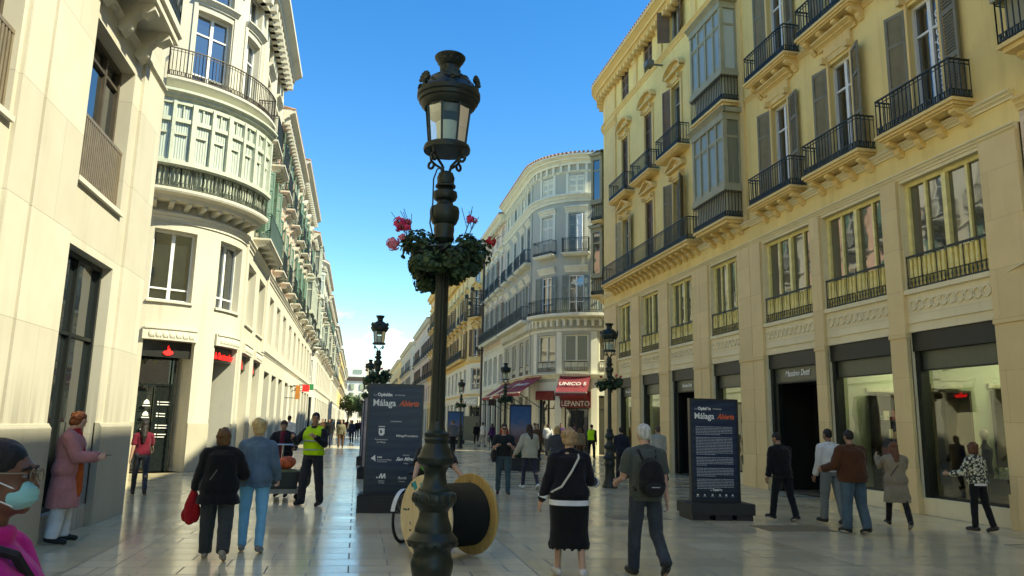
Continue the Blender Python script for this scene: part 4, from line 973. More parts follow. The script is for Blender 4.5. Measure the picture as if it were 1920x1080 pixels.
    # cafe sign board over the door
    a, c = arcw[1]; M = path.frame((a+c)/2, -.12, 0); s = MB(); s.box(-.95, -.04, 2.75, .95, .05, 3.72); sb = mobj('cafe_sign', s.mesh('cafe_sign', plain('wine_red_board', (.20, .018, .02), .4, bump=0)), b, M)
    put_text('LEPANTO', .44, M @ Matrix.Translation((0, -.05, 2.84)), WLET, sb, bold=.006, sx=.92); put_text('CAFETERÍA', .16, M @ Matrix.Translation((0, -.05, 3.42)), plain('dull_gold', (.5, .4, .22), .5), sb)
    r = MB(); r.box(-.8, -.055, 3.34, .8, -.045, 3.39); mobj('sign_line', r.mesh('sign_line', RED), sb, M)
    M = path.frame((arcw[0][0]+arcw[0][1])/2, -.1, 0); s = MB(); s.box(-.8, 0, 3.2, .8, .06, 3.75); mobj('fascia_board', s.mesh('fascia_board', MC['wine_red_board']), b, M)
    k = MB(); us = path.us(0, path.len); fp = [path.P(u, .4, 0) for u in us]; k.prism([(q.x, q.y) for q in fp+[path.P(path.len, 9, 0), Vector((20, 57.3, 0))]], lambda x, y, t: (x, y, t), .02, 18.4); k.build('core', BLUE, b)
    return path, A, Y
BP, BA, BY = build_blue()
def awning(u0, u1, txt, label, z0=4.66, z1=3.62, d=1.55, grp='red cafe awnings'):
    a = thing('awning', label, 'awning', BP.P((u0+u1)/2, -.1, z1), 0, grp)
    AW = plain('wine_red_canvas', (.25, .035, .042), .8, var=.18, nscale=1.5)
    M = BP.frame((u0+u1)/2); w = (BP.P(u1, 0, 0)-BP.P(u0, 0, 0)).length
    m = MB(); m.T = M; n = 8
    for i in range(n):
        t0, t1 = i/n, (i+1)/n; f = lambda t: (-.12-d*t, z0-(z0-z1)*t-.05*math.sin(math.pi*t))
        y0, za = f(t0); y1, zb = f(t1); m.add([(-w/2, y0, za), (w/2, y0, za), (w/2, y1, zb), (-w/2, y1, zb), (-w/2, y0, za-.02), (w/2, y0, za-.02), (w/2, y1, zb-.02), (-w/2, y1, zb-.02)], [(0, 1, 2, 3), (4, 7, 6, 5), (0, 3, 7, 4), (1, 5, 6, 2)], False)
    m.T = None; cn = m.build('canvas', AW, a)
    v = MB(); v.T = M; v.box(-w/2, -.12-d-.02, z1-.24, w/2, -.12-d, z1-.05); v.T = None; v.build('valance', AW, a)
    f = MB(); f.T = M; f.box(-w/2-.02, -.14-d-.04, z1-.06, w/2+.02, -.12-d+.03, z1+.02)
    f.T = None; f.build('front_bar', plain('pale_pink_bar', (.6, .45, .38), .5), a)
    for s in (-1, 1):
        g = MB(); g.T = M; g.bar((s*(w/2-.1), -.1, z1-.95), (s*(w/2-.25), -.8, z1-.5), .04); g.bar((s*(w/2-.25), -.8, z1-.5), (s*(w/2-.1), -.1-d, z1-.05), .035); g.T = None; g.build('folding_arm', IRON, a)
    ang = math.atan2(z0-z1, d)
    put_text(txt, .42, M @ Matrix.Translation((-.0, -.12-d*.58-.03, z0-(z0-z1)*.58+.0)) @ Matrix.Rotation(-(math.pi/2-ang), 4, 'X') @ Matrix.Translation((0, -.04, -.05)), plain('off_white_lettering', (.62, .58, .52), .6), cn, bold=.012)
awning(BA(47), BA(74.5), 'UNICO 5', 'wine red awning facing the camera, over the cafe doorway on the rounded corner', d=1.15)
awning(BA(-2), BA(30), 'LEPANTO', 'wine red awning on the curve, left of the one over the doorway')
awning(BY(52.3), BY(49.6), 'LEPANTO', 'wine red awning on the street side, third from the doorway')
awning(BY(56.8), BY(53.6), 'CAFÉ', 'wine red awning farthest down the street side')
p = rpath(57.45, 67, 11.0); terrace('pinkish_townhouse', 'pale pink building joined to the left side of the blue grey corner building', p, spaced(0, 9.55, 4), PINK, BTRIM, 18.3, BSH, rail_long=((.2, 9.3),), fl=(8.5, 12.35), ped='flat', gf=BTRIM)
p = rpath(71, 96, 10.8, 4.5, 0, 4); pg = terrace('ochre_corner_building', 'ochre yellow building with dark shutters and PANG lettered shop at its corner', p, spaced(0, 20.3, 6)+[20.5+2.0, 20.5+5.2], OCHRE, YEL2, 17.6, SHUTB, fl=(8.2, 12.1), ped='tri', gf=BTRIM, rail_long=((.3, 19),))
M = p.frame(20.5+4.5*R_(25), -.42, 0); s = MB(); s.box(-1.5, -.02, 3.35, 1.5, .06, 4.15); sb = mobj('sign_band', s.mesh('sign_band', plain('pale_fascia', (.42, .42, .34), .6)), pg, M)
put_text('PANG', .68, M @ Matrix.Translation((0, -.03, 3.5)), WLET, sb, bold=.02, sx=1.1)
s = MB(); s.box(-1.9, -.12, 0, 2.1, -.06, 2.35); mobj('hoarding', s.mesh('hoarding', plain('dark_green_hoarding', (.07, .085, .07), .7)), pg, M)
p = rpath(100, 117, 10.6, 3, 0); terrace('peach_tower_building', 'peach building with rounded corner rising above the lamp post on the right side', p, spaced(0, 14, 4)+[15.5, 17.8], PEACH, YEL2, 20.5, SHUTB, fl=(8.2, 12, 15.2), ped='flat')
p = rpath(117, 147, 10.6, 0, 0); terrace('long_peach_building', 'long peach building far down the right side', p, spaced(0, 30, 8), PINK, CREAMT, 17.8, SHUTB)
p = rpath(151, 190, 10.4, 3, 0); terrace('far_right_cream_building', 'cream rounded building far down the right side of the street', p, spaced(0, 36, 9)+[38.5], CREAMS, CREAMT, 17.6, BSH)
p = rpath(194, 250, 10.2, 3, 0); terrace('farthest_right_building', 'last ochre building on the right before the street end', p, spaced(0, 53, 11), OCHRE, CREAMT, 17.4, None)
p = lpath(4, 34, -27); terrace('side_street_building', 'cream building closing the side street on the left', p, spaced(0, 30, 9), CREAMS, CREAMT, 15.5, BSH, att=False)
p = rpath(30, 56, 34, 0, 0); terrace('side_street_house', 'yellow building closing the side street on the right', p, spaced(0, 26, 8), OCHRE, YEL2, 15.5, SHUTB, att=False)
# ---------------------------------------------------------------- white block closing the street
def build_end():
    b = thing('white_end_building', 'white modern block with brown panels closing the far end of the street', 'building', (2, 266, 0))
    w = MB(); w.box(-14, 266, 0, 22, 280, 17); w.box(-9, 268, 17, 16, 280, 20); w.box(-6, 271, 20, 10, 280, 22.5); w.build('wall', plain('white_render', (.72, .70, .62), .8), b)
    d = MB(); d.box(-9, 265.7, 3, -4.5, 265.95, 15.2); d.box(-14, 265.6, 15.2, 22, 265.98, 16.6); d.build('brown_panel', plain('brown_panel', (.06, .04, .03), .7), b)
    for i in range(6):
        for j in range(4):
            k = MB(); x = -3+i*3.6; k.box(x, 265.7, 3+j*3.1, x+1.5, 265.97, 4.9+j*3.1); k.build('window', GL, b)
    for i in range(4):
        k = MB(); k.box(-7+i*5, 267.8, 17.7, -4+i*5, 267.96, 19.2); k.build('window', GL, b)
build_end()
# ================================================================ ground
def build_ground():
    m = NM('polished_marble_paving'); s = m.n('ShaderNodeSeparateXYZ'); m.L(m.co, s.inputs[0]); X, Yc = s.outputs[0], s.outputs[1]
    def br(w, h, swap=False, off=.5, mort=.010):
        cb = m.n('ShaderNodeCombineXYZ'); m.L(Yc if swap else X, cb.inputs[0]); m.L(X if swap else Yc, cb.inputs[1])
        t = m.n('ShaderNodeTexBrick'); t.offset = off; t.inputs['Scale'].default_value = 1; t.inputs['Brick Width'].default_value = w; t.inputs['Row Height'].default_value = h; t.inputs['Mortar Size'].default_value = mort
        t.inputs['Mortar Smooth'].default_value = .2; t.inputs['Color1'].default_value = (0, 0, 0, 1); t.inputs['Color2'].default_value = (1, 1, 1, 1); t.inputs['Mortar'].default_value = (.5,)*3+(1,); t.inputs['Bias'].default_value = 0
        m.L(cb.outputs[0], t.inputs['Vector']); return t
    b1 = br(.9, .42); b2 = br(1.2, .6)
    def rng(a, c):    # 1 inside [a,c)
        return m.math('MULTIPLY', m.math('GREATER_THAN', X, a), m.math('LESS_THAN', X, c))
    n1 = m.noise(.8, 7, .62); n2 = m.noise(5, 6, .7, (1, .35, 1)); n3 = m.noise(.35, 3)
    cream = m.mix(m.math('MULTIPLY', b1.outputs['Color'], .55), (.86, .74, .50), (.58, .49, .31))
    grey = m.mix(m.math('MULTIPLY', b2.outputs['Color'], .6), (.55, .455, .275), (.80, .68, .43))
    c = m.mix(rng(-2.95, 2.1), grey, cream)
    c = m.mix(rng(-2.95, -2.55), c, (.84, .70, .46)); c = m.mix(rng(6.35, 7.35), c, (.72, .59, .37)); c = m.mix(rng(10.2, 10.8), c, (.70, .58, .36))
    # transverse pale bands across the grey sides
    md = m.math('MODULO', m.math('ADD', Yc, 300.3), 7.8); band = m.math('LESS_THAN', md, .7)
    c = m.mix(m.math('MULTIPLY', band, .8), c, (.66, .54, .34))
    c = m.mix(m.ramp(n1, (.45, (0,)*3), (.85, (.35,)*3)), c, (.34, .285, .18))
    vo = m.n('ShaderNodeTexVoronoi'); vo.inputs['Scale'].default_value = 2.3; m.L(m.co, vo.inputs['Vector']); c = m.mix(m.ramp(vo.outputs['Distance'], (.035, (.55,)*3), (.05, (0,)*3)), c, (.10, .085, .06))
    j = m.math('MAXIMUM', m.math('MULTIPLY', b1.outputs['Fac'], rng(-2.95, 2.1)), m.math('MULTIPLY', b2.outputs['Fac'], m.math('SUBTRACT', 1.0, rng(-2.95, 2.1))))
    for e in (-2.95, -2.55, 2.1, 6.35, 7.35): j = m.math('MAXIMUM', j, rng(e-.008, e+.008))
    c = m.mix(m.math('MULTIPLY', j, .85), c, (.06, .05, .035)); m.col(c)
    r = m.ramp(n2, (.25, (.085,)*3), (.8, (.17,)*3)); r2 = m.math('ADD', r, m.math('MULTIPLY', b1.outputs['Color'], .10)); m.rough(m.math('ADD', r2, m.math('MULTIPLY', j, .3)), .75)
    tilt = m.math('MULTIPLY', m.math('ADD', b1.outputs['Color'], b2.outputs['Color']), .2)
    h = m.math('SUBTRACT', m.math('ADD', m.math('MULTIPLY', n2, .2), m.math('ADD', m.math('MULTIPLY', n1, 1.0), tilt)), m.math('MULTIPLY', j, .8)); m.bump(h, .09, .02)
    g = MB(); g.quad((-600, -300, 0), (600, -300, 0), (600, 1500, 0), (-600, 1500, 0)); o = g.build('paving', m.m); tag(o, kind='structure')
    # drain gratings and inspection covers
    GR = plain('iron_grating', (.24, .20, .13), .6, .1)
    for (x, y, w, l, lab) in ((4.7, 13.5, 1.1, .6, 'dark tree-pit grating in the paving beside the text panel'), (6.9, 12.0, 1.25, .75, 'dark square grating in the paving in front of the clothes shop door')):
        t = MB(); t.box(0, 0, 0, w, l, .004); n = int(w/.06)
        for i in range(n): t.box(i*.06+.01, .03, .004, i*.06+.04, l-.03, .010)
        t.v = [(v[0]+x, v[1]+y, v[2]) for v in t.v]; o = t.build('floor_grating', GR, None, origin=(x, y, 0)); tag(o, lab, 'grating')
    t = MB(); t.box(10.0, 9.9, 0, 11.1, 9.93, .006); t.box(10.0, 10.55, 0, 11.1, 10.58, .006); t.box(10.0, 9.93, 0, 10.03, 10.55, .006); t.box(11.07, 9.93, 0, 11.1, 10.55, .006)
    o = t.build('inspection_cover', GR, None, origin=(10.5, 10.2, 0)); tag(o, 'rectangular inspection cover outline in paving near the largest shop window', 'cover')
build_ground()
# ================================================================ street lamps
LAMPM = plain('lamp_cast_iron', (.016, .023, .018), .42, .25, var=.45, nscale=5, bump=.2)
LGLASS = clear_glass('lantern_glass', (.94, .97, .93), -.01)
FRO = plain('frosted_inner_glass', (.62, .72, .70), .4, var=.05)
PROF = [(.21, 0), (.21, .06), (.185, .10), (.18, .16), (.15, .2), (.14, .3), (.128, .45), (.130, .55), (.146, .61), (.152, .64), (.154, .67), (.142, .70), (.134, .735), (.140, .76), (.165, .785), (.182, .81), (.180, .83), (.158, .855), (.134, .88), (.134, .905), (.122, .94), (.108, .978), (.104, 1.02), (.118, 1.045), (.138, 1.06), (.152, 1.09), (.156, 1.12), (.145, 1.147), (.118, 1.165), (.116, 1.18), (.097, 1.202), (.082, 1.249), (.079, 1.29), (.088, 1.315), (.107, 1.343), (.125, 1.352), (.134, 1.37), (.134, 1.40), (.116, 1.425), (.110, 1.45), (.095, 1.477), (.083, 1.50), (.085, 1.515), (.093, 1.53), (.085, 1.545), (.090, 1.56), (.090, 1.575), (.066, 1.59), (.060, 1.61), (.056, 1.66)]
def make_lamp():
    t = thing('street_lamp', 'tall cast iron street lamp with round glass lantern in the near foreground', 'street lamp', (0, 0, 0), 0, 'street lamps along the street')
    b = MB(); b.lathe(PROF, 32)
    for k in range(16):                           # leaf carving on the swollen ring
        a = 2*math.pi*k/16; b.ell((.150*math.cos(a), .150*math.sin(a), 1.115), (.014, .026, .036), 8, 6, Matrix.Rotation(a, 3, 'Z'))
        b.ell((.17*math.cos(a+.2), .17*math.sin(a+.2), .80), (.016, .03, .02), 6, 4, Matrix.Rotation(a+.2, 3, 'Z'))
    b.build('base', LAMPM, t)
    b = MB(); b.lathe([(.057, 1.655), (.052, 2.1), (.051, 3.02)], 32, rip=lambda k, z: -.10 if k % 4 == 0 else 0); b.build('fluted_post', LAMPM, t)
    b = MB(); b.lathe([(.06, 3.0), (.082, 3.04), (.075, 3.08), (.08, 3.11), (.078, 3.15), (.095, 3.165), (.113, 3.21), (.116, 3.26), (.108, 3.29), (.079, 3.30), (.064, 3.32), (.062, 3.34), (.085, 3.355), (.096, 3.38), (.091, 3.415), (.06, 3.43), (.054, 3.445), (.079, 3.455), (.080, 3.468), (.068, 3.48), (.066, 3.50), (.07, 3.53), (.055, 3.57), (.04, 3.58)], 28); b.build('upper_balusters', LAMPM, t)
    b = MB()
    for k in range(4):
        a = math.pi/4+k*math.pi/2; c, s = math.cos(a), math.sin(a)
        b.tube([(.03*c, .03*s, 3.56), (.05*c, .05*s, 3.62), (.11*c, .11*s, 3.66), (.155*c, .155*s, 3.70), (.168*c, .168*s, 3.77)], .011, 6)
        b.tube([(.155*c+.028*math.cos(q)*c, .155*s+.028*math.cos(q)*s, 3.665+.028*math.sin(q)) for q in [i*.7 for i in range(10)]], .011, 6)
    b.lathe([(.135, 3.745), (.182, 3.745), (.186, 3.765), (.178, 3.79), (.135, 3.79)], 28); b.v += []; b.build('lantern_ring', LAMPM, t)
    b = MB(); ri, ro = .148, .182
    for k in range(8):
        a = math.pi/8+k*math.pi/4; b.bar((ri*math.cos(a), ri*math.sin(a), 3.79), (ro*math.cos(a), ro*math.sin(a), 4.12), .016)
    lan = b.build('lantern', LAMPM, t)
    for k in range(8):
        a0 = math.pi/8+k*math.pi/4; a1 = a0+math.pi/4; g = MB(); g.quad((ri*math.cos(a0), ri*math.sin(a0), 3.79), (ri*math.cos(a1), ri*math.sin(a1), 3.79), (ro*math.cos(a1), ro*math.sin(a1), 4.12), (ro*math.cos(a0), ro*math.sin(a0), 4.12)); g.build('pane', LGLASS, lan)
    g = MB(); g.lathe([(.075, 3.80), (.095, 3.98), (.05, 3.99)], 16); g.build('diffuser', FRO, lan)
    g = MB(); g.lathe([(.15, 4.03), (.16, 4.1), (.04, 4.12)], 20); g.build('reflector', plain('reflector_olive', (.14, .14, .09), .4, bump=0), lan)
    b = MB(); b.lathe([(.15, 4.10), (.19, 4.095), (.215, 4.12), (.222, 4.145), (.236, 4.155), (.240, 4.18), (.252, 4.19), (.252, 4.225), (.236, 4.235), (.225, 4.25), (.205, 4.275), (.19, 4.31), (.165, 4.345), (.12, 4.375), (.085, 4.395), (.075, 4.41), (.078, 4.43)], 32)
    rnd = random.Random(1)
    for k in range(60):
        a = rnd.uniform(0, 6.28); z = rnd.uniform(4.245, 4.35); r = .235-(z-4.22)*.62; b.ell((r*math.cos(a), r*math.sin(a), z), (.012, .022, .018), 6, 4, Matrix.Rotation(a, 3, 'Z'))
    b.build('crown', LAMPM, t)
    for k in range(6):                             # palmettes standing round the crown
        a = math.pi/6+k*math.pi/3; R = Matrix.Translation((.238*math.cos(a), .238*math.sin(a), 4.22)) @ Matrix.Rotation(a+math.pi/2, 4, 'Z')
        p = MB(); p.T = R
        for j in range(7): q = R_(-75+25*j); p.ell((.042*math.sin(q), 0, .055+.042*math.cos(q)), (.018, .015, .036), 6, 5, Matrix.Rotation(q, 3, 'Y'))
        p.ell((0, .0, .045), (.018, .02, .018), 8, 6); p.box(-.02, -.01, 0, .02, .01, .03); p.T = None; p.build('palmette', LAMPM, t)
    b = MB(); b.lathe([(.079, 4.42), (.081, 4.45), (.076, 4.462), (.088, 4.475), (.10, 4.495), (.108, 4.515), (.122, 4.53), (.125, 4.542), (.118, 4.55), (.10, 4.535), (.0, 4.52)], 28)
    for k in range(12): a = k*math.pi/6; b.ell((.1*math.cos(a), .1*math.sin(a), 4.512), (.01, .016, .02), 6, 4, Matrix.Rotation(a, 3, 'Z'))
    b.build('finial_cup', LAMPM, t)
    return t
lamp0 = make_lamp()
w = MB(); w.tube([(-.02, -.06, 3.60), (-.075, -.055, 3.58), (-.10, -.05, 3.50), (-.10, -.06, 3.3), (-.115, -.05, 3.15), (-.09, -.05, 3.05)], .006, 6); w.build('cable', plain('blue_black_cable', (.02, .035, .05), .5), lamp0)
def copy_tree(o, parent, loc=None):
    c = o.copy(); COL.objects.link(c)
    if parent: c.parent = parent
    if loc: c.matrix_world = Matrix.Translation(loc)
    for ch in list(o.children): copy_tree(ch, c)
    return c
LEAF = plain('geranium_leaf', (.032, .062, .028), .6, .3, var=.55, nscale=9, bump=0); LEAF2 = plain('pale_geranium_leaf', (.06, .10, .035), .6, .3, var=.4, nscale=9, bump=0)
BLOS = plain('magenta_blossom', (.62, .03, .13), .6, var=.3, bump=0); BLOSP = plain('pink_blossom', (.75, .22, .30), .6, var=.3, bump=0); BLOSR = plain('red_blossom', (.45, .015, .03), .6, var=.3, bump=0)
def leaf_cloud(mb, pts, n, size, rnd):
    for k in range(n):
        c, r = rnd.choice(pts); d = Vector((rnd.gauss(0, 1), rnd.gauss(0, 1), rnd.gauss(0, .9))).normalized()*r*rnd.uniform(.55, 1.06)
        p = Vector(c)+Vector((d.x, d.y, d.z*.8)); nrm = (d.normalized()+Vector((rnd.uniform(-.6, .6), rnd.uniform(-.6, .6), rnd.uniform(-.2, .9)))).normalized()
        a = nrm.orthogonal().normalized(); a = Matrix.Rotation(rnd.uniform(0, 6.28), 3, nrm) @ a; bb = nrm.cross(a); s = size*rnd.uniform(.6, 1.2)
        mb.add([p-a*s, p-a*s*.5+bb*s*.8-nrm*s*.2, p+a*s*.5+bb*s*.75-nrm*s*.15, p+a*s, p+a*s*.5-bb*s*.75-nrm*s*.15, p-a*s*.5-bb*s*.8-nrm*s*.2], [(0, 1, 2, 3), (0, 3, 4, 5)])
def basket(loc, seed, label, blooms, n=1500, size=.030, dz=0, sc_=1.0):
    t = thing('flower_basket', label, 'flower basket', loc, 0, 'flower baskets on the street lamps'); rnd = random.Random(seed)
    r = MB(); r.T = Matrix.Translation(loc)
    for z, q in ((-.12, .2), (.0, .24)): r.tube([(q*math.cos(a), q*math.sin(a), z) for a in [i*math.pi/10 for i in range(21)]], .012, 5)
    for k in range(4): a = k*math.pi/2+.4; r.bar((.05*math.cos(a), .05*math.sin(a), 0), (.24*math.cos(a), .24*math.sin(a), 0), .02); 
    for k in range(4): a = k*math.pi/2+.4; r.lathe([(.07, -.15), (.10, -.02), (.09, .0)], 10, (.17*math.cos(a), .17*math.sin(a), 0))
    r.T = None; r.build('planter_ring', LAMPM, t)
    pts = []
    for k in range(9):
        a = k*2*math.pi/9+rnd.uniform(-.2, .2); q = rnd.uniform(.20, .27)*sc_; pts.append(((q*math.cos(a), q*math.sin(a), rnd.uniform(-.14, .06)), rnd.uniform(.10, .15)))
        q = rnd.uniform(.16, .26)*sc_; pts.append(((q*math.cos(a+.3), q*math.sin(a+.3), rnd.uniform(-.22, -.10)), rnd.uniform(.06, .10)))
    f = MB(); f.T = Matrix.Translation(loc); leaf_cloud(f, pts, n, size, rnd); f.T = None; f.build('foliage', LEAF, t)
    f = MB(); f.T = Matrix.Translation(loc); leaf_cloud(f, pts, n//4, size*.9, rnd); f.T = None; f.build('pale_foliage', LEAF2, t)
    st = MB(); st.T = Matrix.Translation(loc)
    for (x, y, z, mt, s) in blooms:
        e = MB(); e.T = Matrix.Translation(loc); c = Vector((x, y, z))
        for k in range(46):
            d = Vector((rnd.gauss(0, 1), rnd.gauss(0, 1), rnd.gauss(0, .8))).normalized()*s*rnd.uniform(.5, 1); nn = d.normalized(); a = nn.orthogonal().normalized(); a = Matrix.Rotation(rnd.uniform(0, 6), 3, nn) @ a; q = nn.cross(a); w_ = s*.28
            e.add([c+d-a*w_-q*w_, c+d+a*w_-q*w_*.8, c+d+a*w_+q*w_, c+d-a*w_*.8+q*w_], [(0, 1, 2, 3)])
        e.T = None; e.build('blossom', mt, t); st.tube([(x*.55, y*.55, -.02), (x*.85, y*.85, z*.6), (x, y, z)], .005, 4)
        for j in range(3): st.tube([(x*.9, y*.9, z*.7), (x+rnd.uniform(-.08, .08), y+rnd.uniform(-.06, .06), z+rnd.uniform(.02, .12))], .003, 4)
    st.T = None; st.build('stems', LEAF2, t)
L0 = Vector((.585, 5.6, 0))
lamp0.matrix_world = Matrix.Translation(L0); WM[lamp0] = Matrix.Translation(L0)
basket((.585, 5.6, 2.93), 5, 'flower basket with trailing leaves and pink blossoms round the foreground lamp post', [(-.34, -.1, .18, BLOS, .062), (-.39, -.12, .02, BLOSP, .055), (-.30, -.25, .12, BLOS, .03), (.17, -.22, .22, BLOS, .035), (.36, -.05, .1, BLOSR, .045), (.22, -.12, .24, BLOSP, .025), (-.33, -.2, .06, BLOSP, .03), (-.28, -.05, .21, BLOS, .03)], 3300, .021)
lamps = [((.50, 21.0, 0), 'street lamp on the left row, second in line behind the dark poster panel'), ((.52, 36.5, 0), 'street lamp farther back in the left row, just left of the second lamp head'),
         ((6.95, 20.35, 0), 'street lamp standing in front of the yellow corner building, right of the red awnings'), ((6.95, 35.6, 0), 'street lamp standing in front of the cafe awnings'), ((6.85, 50.5, 0), 'small distant street lamp in front of the PANG shop'), ((.5, 52, 0), 'very distant street lamp in the left row')]
BL = [(-.3, -.15, .12, BLOSR, .04), (.3, -.1, .14, BLOSR, .04), (.1, -.3, .16, BLOS, .04)]
for (l, lab) in lamps:
    c = copy_tree(lamp0, None, l); tag(c, lab, 'street lamp', 'street lamps along the street'); 
    basket((l[0], l[1], 2.9), int(l[1]), 'flower basket on the '+lab[:lab.find(',')] if ',' in lab else 'flower basket on the '+lab, BL, 620, .04, 0, 1.15)
# ================================================================ poster panels
NAVY = NM('poster_navy'); _s = NAVY.n('ShaderNodeSeparateXYZ'); NAVY.L(NAVY.co, _s.inputs[0])
_w = NAVY.n('ShaderNodeTexWave', bands_direction='Z'); _w.inputs['Scale'].default_value = 1.0; _w.inputs['Distortion'].default_value = 9; _w.inputs['Detail'].default_value = 6; _w.inputs['Detail Scale'].default_value = 1.6
_m = NAVY.n('ShaderNodeMapping'); _m.inputs['Scale'].default_value = (.5, .5, 2.2); NAVY.L(NAVY.co, _m.inputs[0]); NAVY.L(_m.outputs[0], _w.inputs['Vector'])
_k = NAVY.ramp(_w.outputs['Fac'], (.2, (.005, .012, .032)), (.8, (.020, .038, .060)))
_g = NAVY.ramp(_s.outputs[2], (.25, (.003, .007, .020)), (.62, (.015, .028, .042)), (.88, (.009, .026, .075)))
NAVY.col(NAVY.mix(.45, _g, _k)); NAVY.rough(.35, .4); NAVYM = NAVY.m
ORNG = plain('orange_red_lettering', (.62, .11, .04), .5, bump=0)
def panel(loc, rz, w, h, zb, label, kind, grp='poster panels standing along the street'):
    t = thing('poster_panel', label, 'poster panel', loc, rz, grp); M = WM[t]
    b = MB()
    if kind == 'text':
        for x in (-w/2-.1, -.14, w/2-.22): b.box(x, -.32, 0, x+.32, .34, .16)
        b.box(-w/2-.13, -.36, .1, w/2+.13, .38, .30)
    else: b.box(-w/2-.1, -.3, .0, w/2+.1, .34, .30); b.box(-w/2-.06, -.27, .30, w/2+.06, .31, .33)
    mobj('concrete_foot', b.mesh('concrete_foot', plain('black_foot', (.018, .018, .018), .6)), t, M)
    f = MB(); e = .035; f.box(-w/2, -.05, zb, -w/2+e, .06, zb+h); f.box(w/2-e, -.05, zb, w/2, .06, zb+h); f.box(-w/2+e, -.05, zb, w/2-e, .06, zb+e); f.box(-w/2+e, -.05, zb+h-e, w/2-e, .06, zb+h); mobj('frame', f.mesh('frame', plain('panel_frame_black', (.015, .016, .018), .35, bump=0)), t, M)
    p = MB(); p.box(-w/2+e, -.035, zb+e, w/2-e, .045, zb+h-e); po = mobj('poster', p.mesh('poster', NAVYM if kind != 'photo' else plain('pinkish_poster', (.42, .33, .34), .5, var=.5, nscale=3)), t, M)
    T = lambda x, z: M @ Matrix.Translation((x, -.039, z))
    top = zb+h
    def tx(s, size, x, z, mat=WLET, **k): put_text(s, size, T(x, z), mat, po, ext=.001, **k)
    if kind in ('logos', 'text'):
        q = w/1.06
        tx('La', .062*q, -.42*q, top-.235*q, bold=-.001, align='LEFT'); tx('Opinión', .085*q, -.35*q, top-.235*q, bold=.004, align='LEFT'); tx('DE MÁLAGA', .035*q, -.02*q, top-.225*q, align='LEFT')
        tx('Málaga', .175*q, -.43*q, top-.42*q, bold=.003, align='LEFT', sx=.92); tx('Abierta', .15*q, .07*q, top-.415*q, ORNG, shear=.45, bold=.005, align='LEFT', sx=.8)
    if kind == 'logos':
        tx('COLABORAN', .035, .02, top-.72)
        c = MB(); c.prism([(-.055, .06), (.055, .06), (.055, -.04), (.03, -.075), (-.03, -.075), (-.055, -.04)], lambda x, z, t_: (x-.24, t_, z+top-.90), -.002, 0); c.box(-.30, -.002, top-.815, -.18, 0, top-.80)
        mobj('city_emblem', c.mesh('city_emblem', WLET), po, T(0, 0)); tx('Ayuntamiento', .042, -.24, top-1.06); tx('de Málaga', .042, -.24, top-1.11)
        c = MB(); c.prism([(-.03, .03), (-.005, .035), (.01, -.01), (-.01, -.03), (-.03, -.02)], lambda x, z, t_: (x-.24, t_, z+top-.905), -.004, -.0025); mobj('emblem_figure', c.mesh('emblem_figure', NAVYM), po, T(0, 0))
        tx('MálagaProcultura', .058, .24, top-.99, bold=.001)
        c = MB(); c.add([(-.42, 0, top-1.40), (-.34, 0, top-1.33), (-.325, 0, top-1.455), (-.365, 0, top-1.425)], [(0, 1, 2, 3)]); mobj('star_emblem', c.mesh('star_emblem', WLET), po, T(0, -.0)); tx('aena', .05, -.30, top-1.385, align='LEFT', bold=.002); tx('Aeropuerto Málaga', .034, -.30, top-1.43, align='LEFT'); tx('Costa del Sol', .034, -.30, top-1.465, align='LEFT')
        tx('San Miguel', .09, .24, top-1.43, shear=.5, bold=.003); tx('CERVEZA', .03, .24, top-1.34); tx('Málaga', .03, .24, top-1.49)
        c = MB()
        for x, k in ((-.23, 0), (-.17, 1)): c.prism([(x-.03, -.0), (x+.01, .09), (x+.035, .09), (x-.005, 0)], lambda a, z, t_: (a, t_, z+top-1.76), -.002, 0); c.prism([(x+.012, .09), (x+.035, .09), (x+.045, 0), (x+.022, 0)], lambda a, z, t_: (a, t_-.001, z+top-1.76), -.002, 0)
        c.ell((-.285, 0, top-1.745), (.016, .002, .016), 8, 5); mobj('metro_emblem', c.mesh('metro_emblem', WLET), po, T(0, 0)); tx('METRO', .034, -.2, top-1.82); tx('de Málaga', .028, -.2, top-1.85)
        tx('Renfe', .07, .18, top-1.77, shear=.3); tx('Cercanías', .03, .18, top-1.82)
        tx('eventos', .04, -.35, .06) if False else None
    if kind == 'text':
        rnd = random.Random(9); z = top-.54; x0 = -.37
        for para in (6, 12, 6, 6, 7):
            l = MB()
            for i in range(para):
                x = x0; end = .36 if i < para-1 else x0+rnd.uniform(.2, .5)
                while x < end:
                    wd = rnd.uniform(.02, .07); l.box(x, -.0015, z, min(x+wd, end), 0, z+.011)
                    x += wd+.009
                z -= .0285
            z -= .03
            mobj('printed_text', l.mesh('printed_text', plain('pale_print', (.42, .45, .5), .6, bump=0)), po, T(0, 0))
        tx('La', .04, -.11, zb+.21, align='LEFT'); tx('Opinión', .055, -.06, zb+.21, bold=.003, align='LEFT')
        l = MB()
        for i, x in enumerate((-.36, -.22, -.07, .08, .2, .33)):
            l.box(x-.03, -.0015, zb+.10, x+.03, 0, zb+.104); l.prism([(x-.02, zb+.12), (x+.02, zb+.12), (x+.012*(1-i % 2), zb+.15), (x-.016, zb+.145)], lambda a, b_, t_: (a, t_, b_), -.0015, 0)
        mobj('sponsor_marks', l.mesh('sponsor_marks', WLET), po, T(0, 0))
panel((.72, 14.6, 0), R_(-2), 1.06, 2.06, .30, 'tall navy poster panel with sponsor logos behind the foreground lamp post', 'logos')
panel((6.76, 13.7, 0), R_(-3), .97, 1.93, .30, 'tall navy text panel with white paragraphs in front of the yellow corner building', 'text')
panel((.72, 22.8, 0), R_(0), 1.06, 2.06, .30, 'poster panel directly behind the navy logo panel, mostly hidden', 'photo')
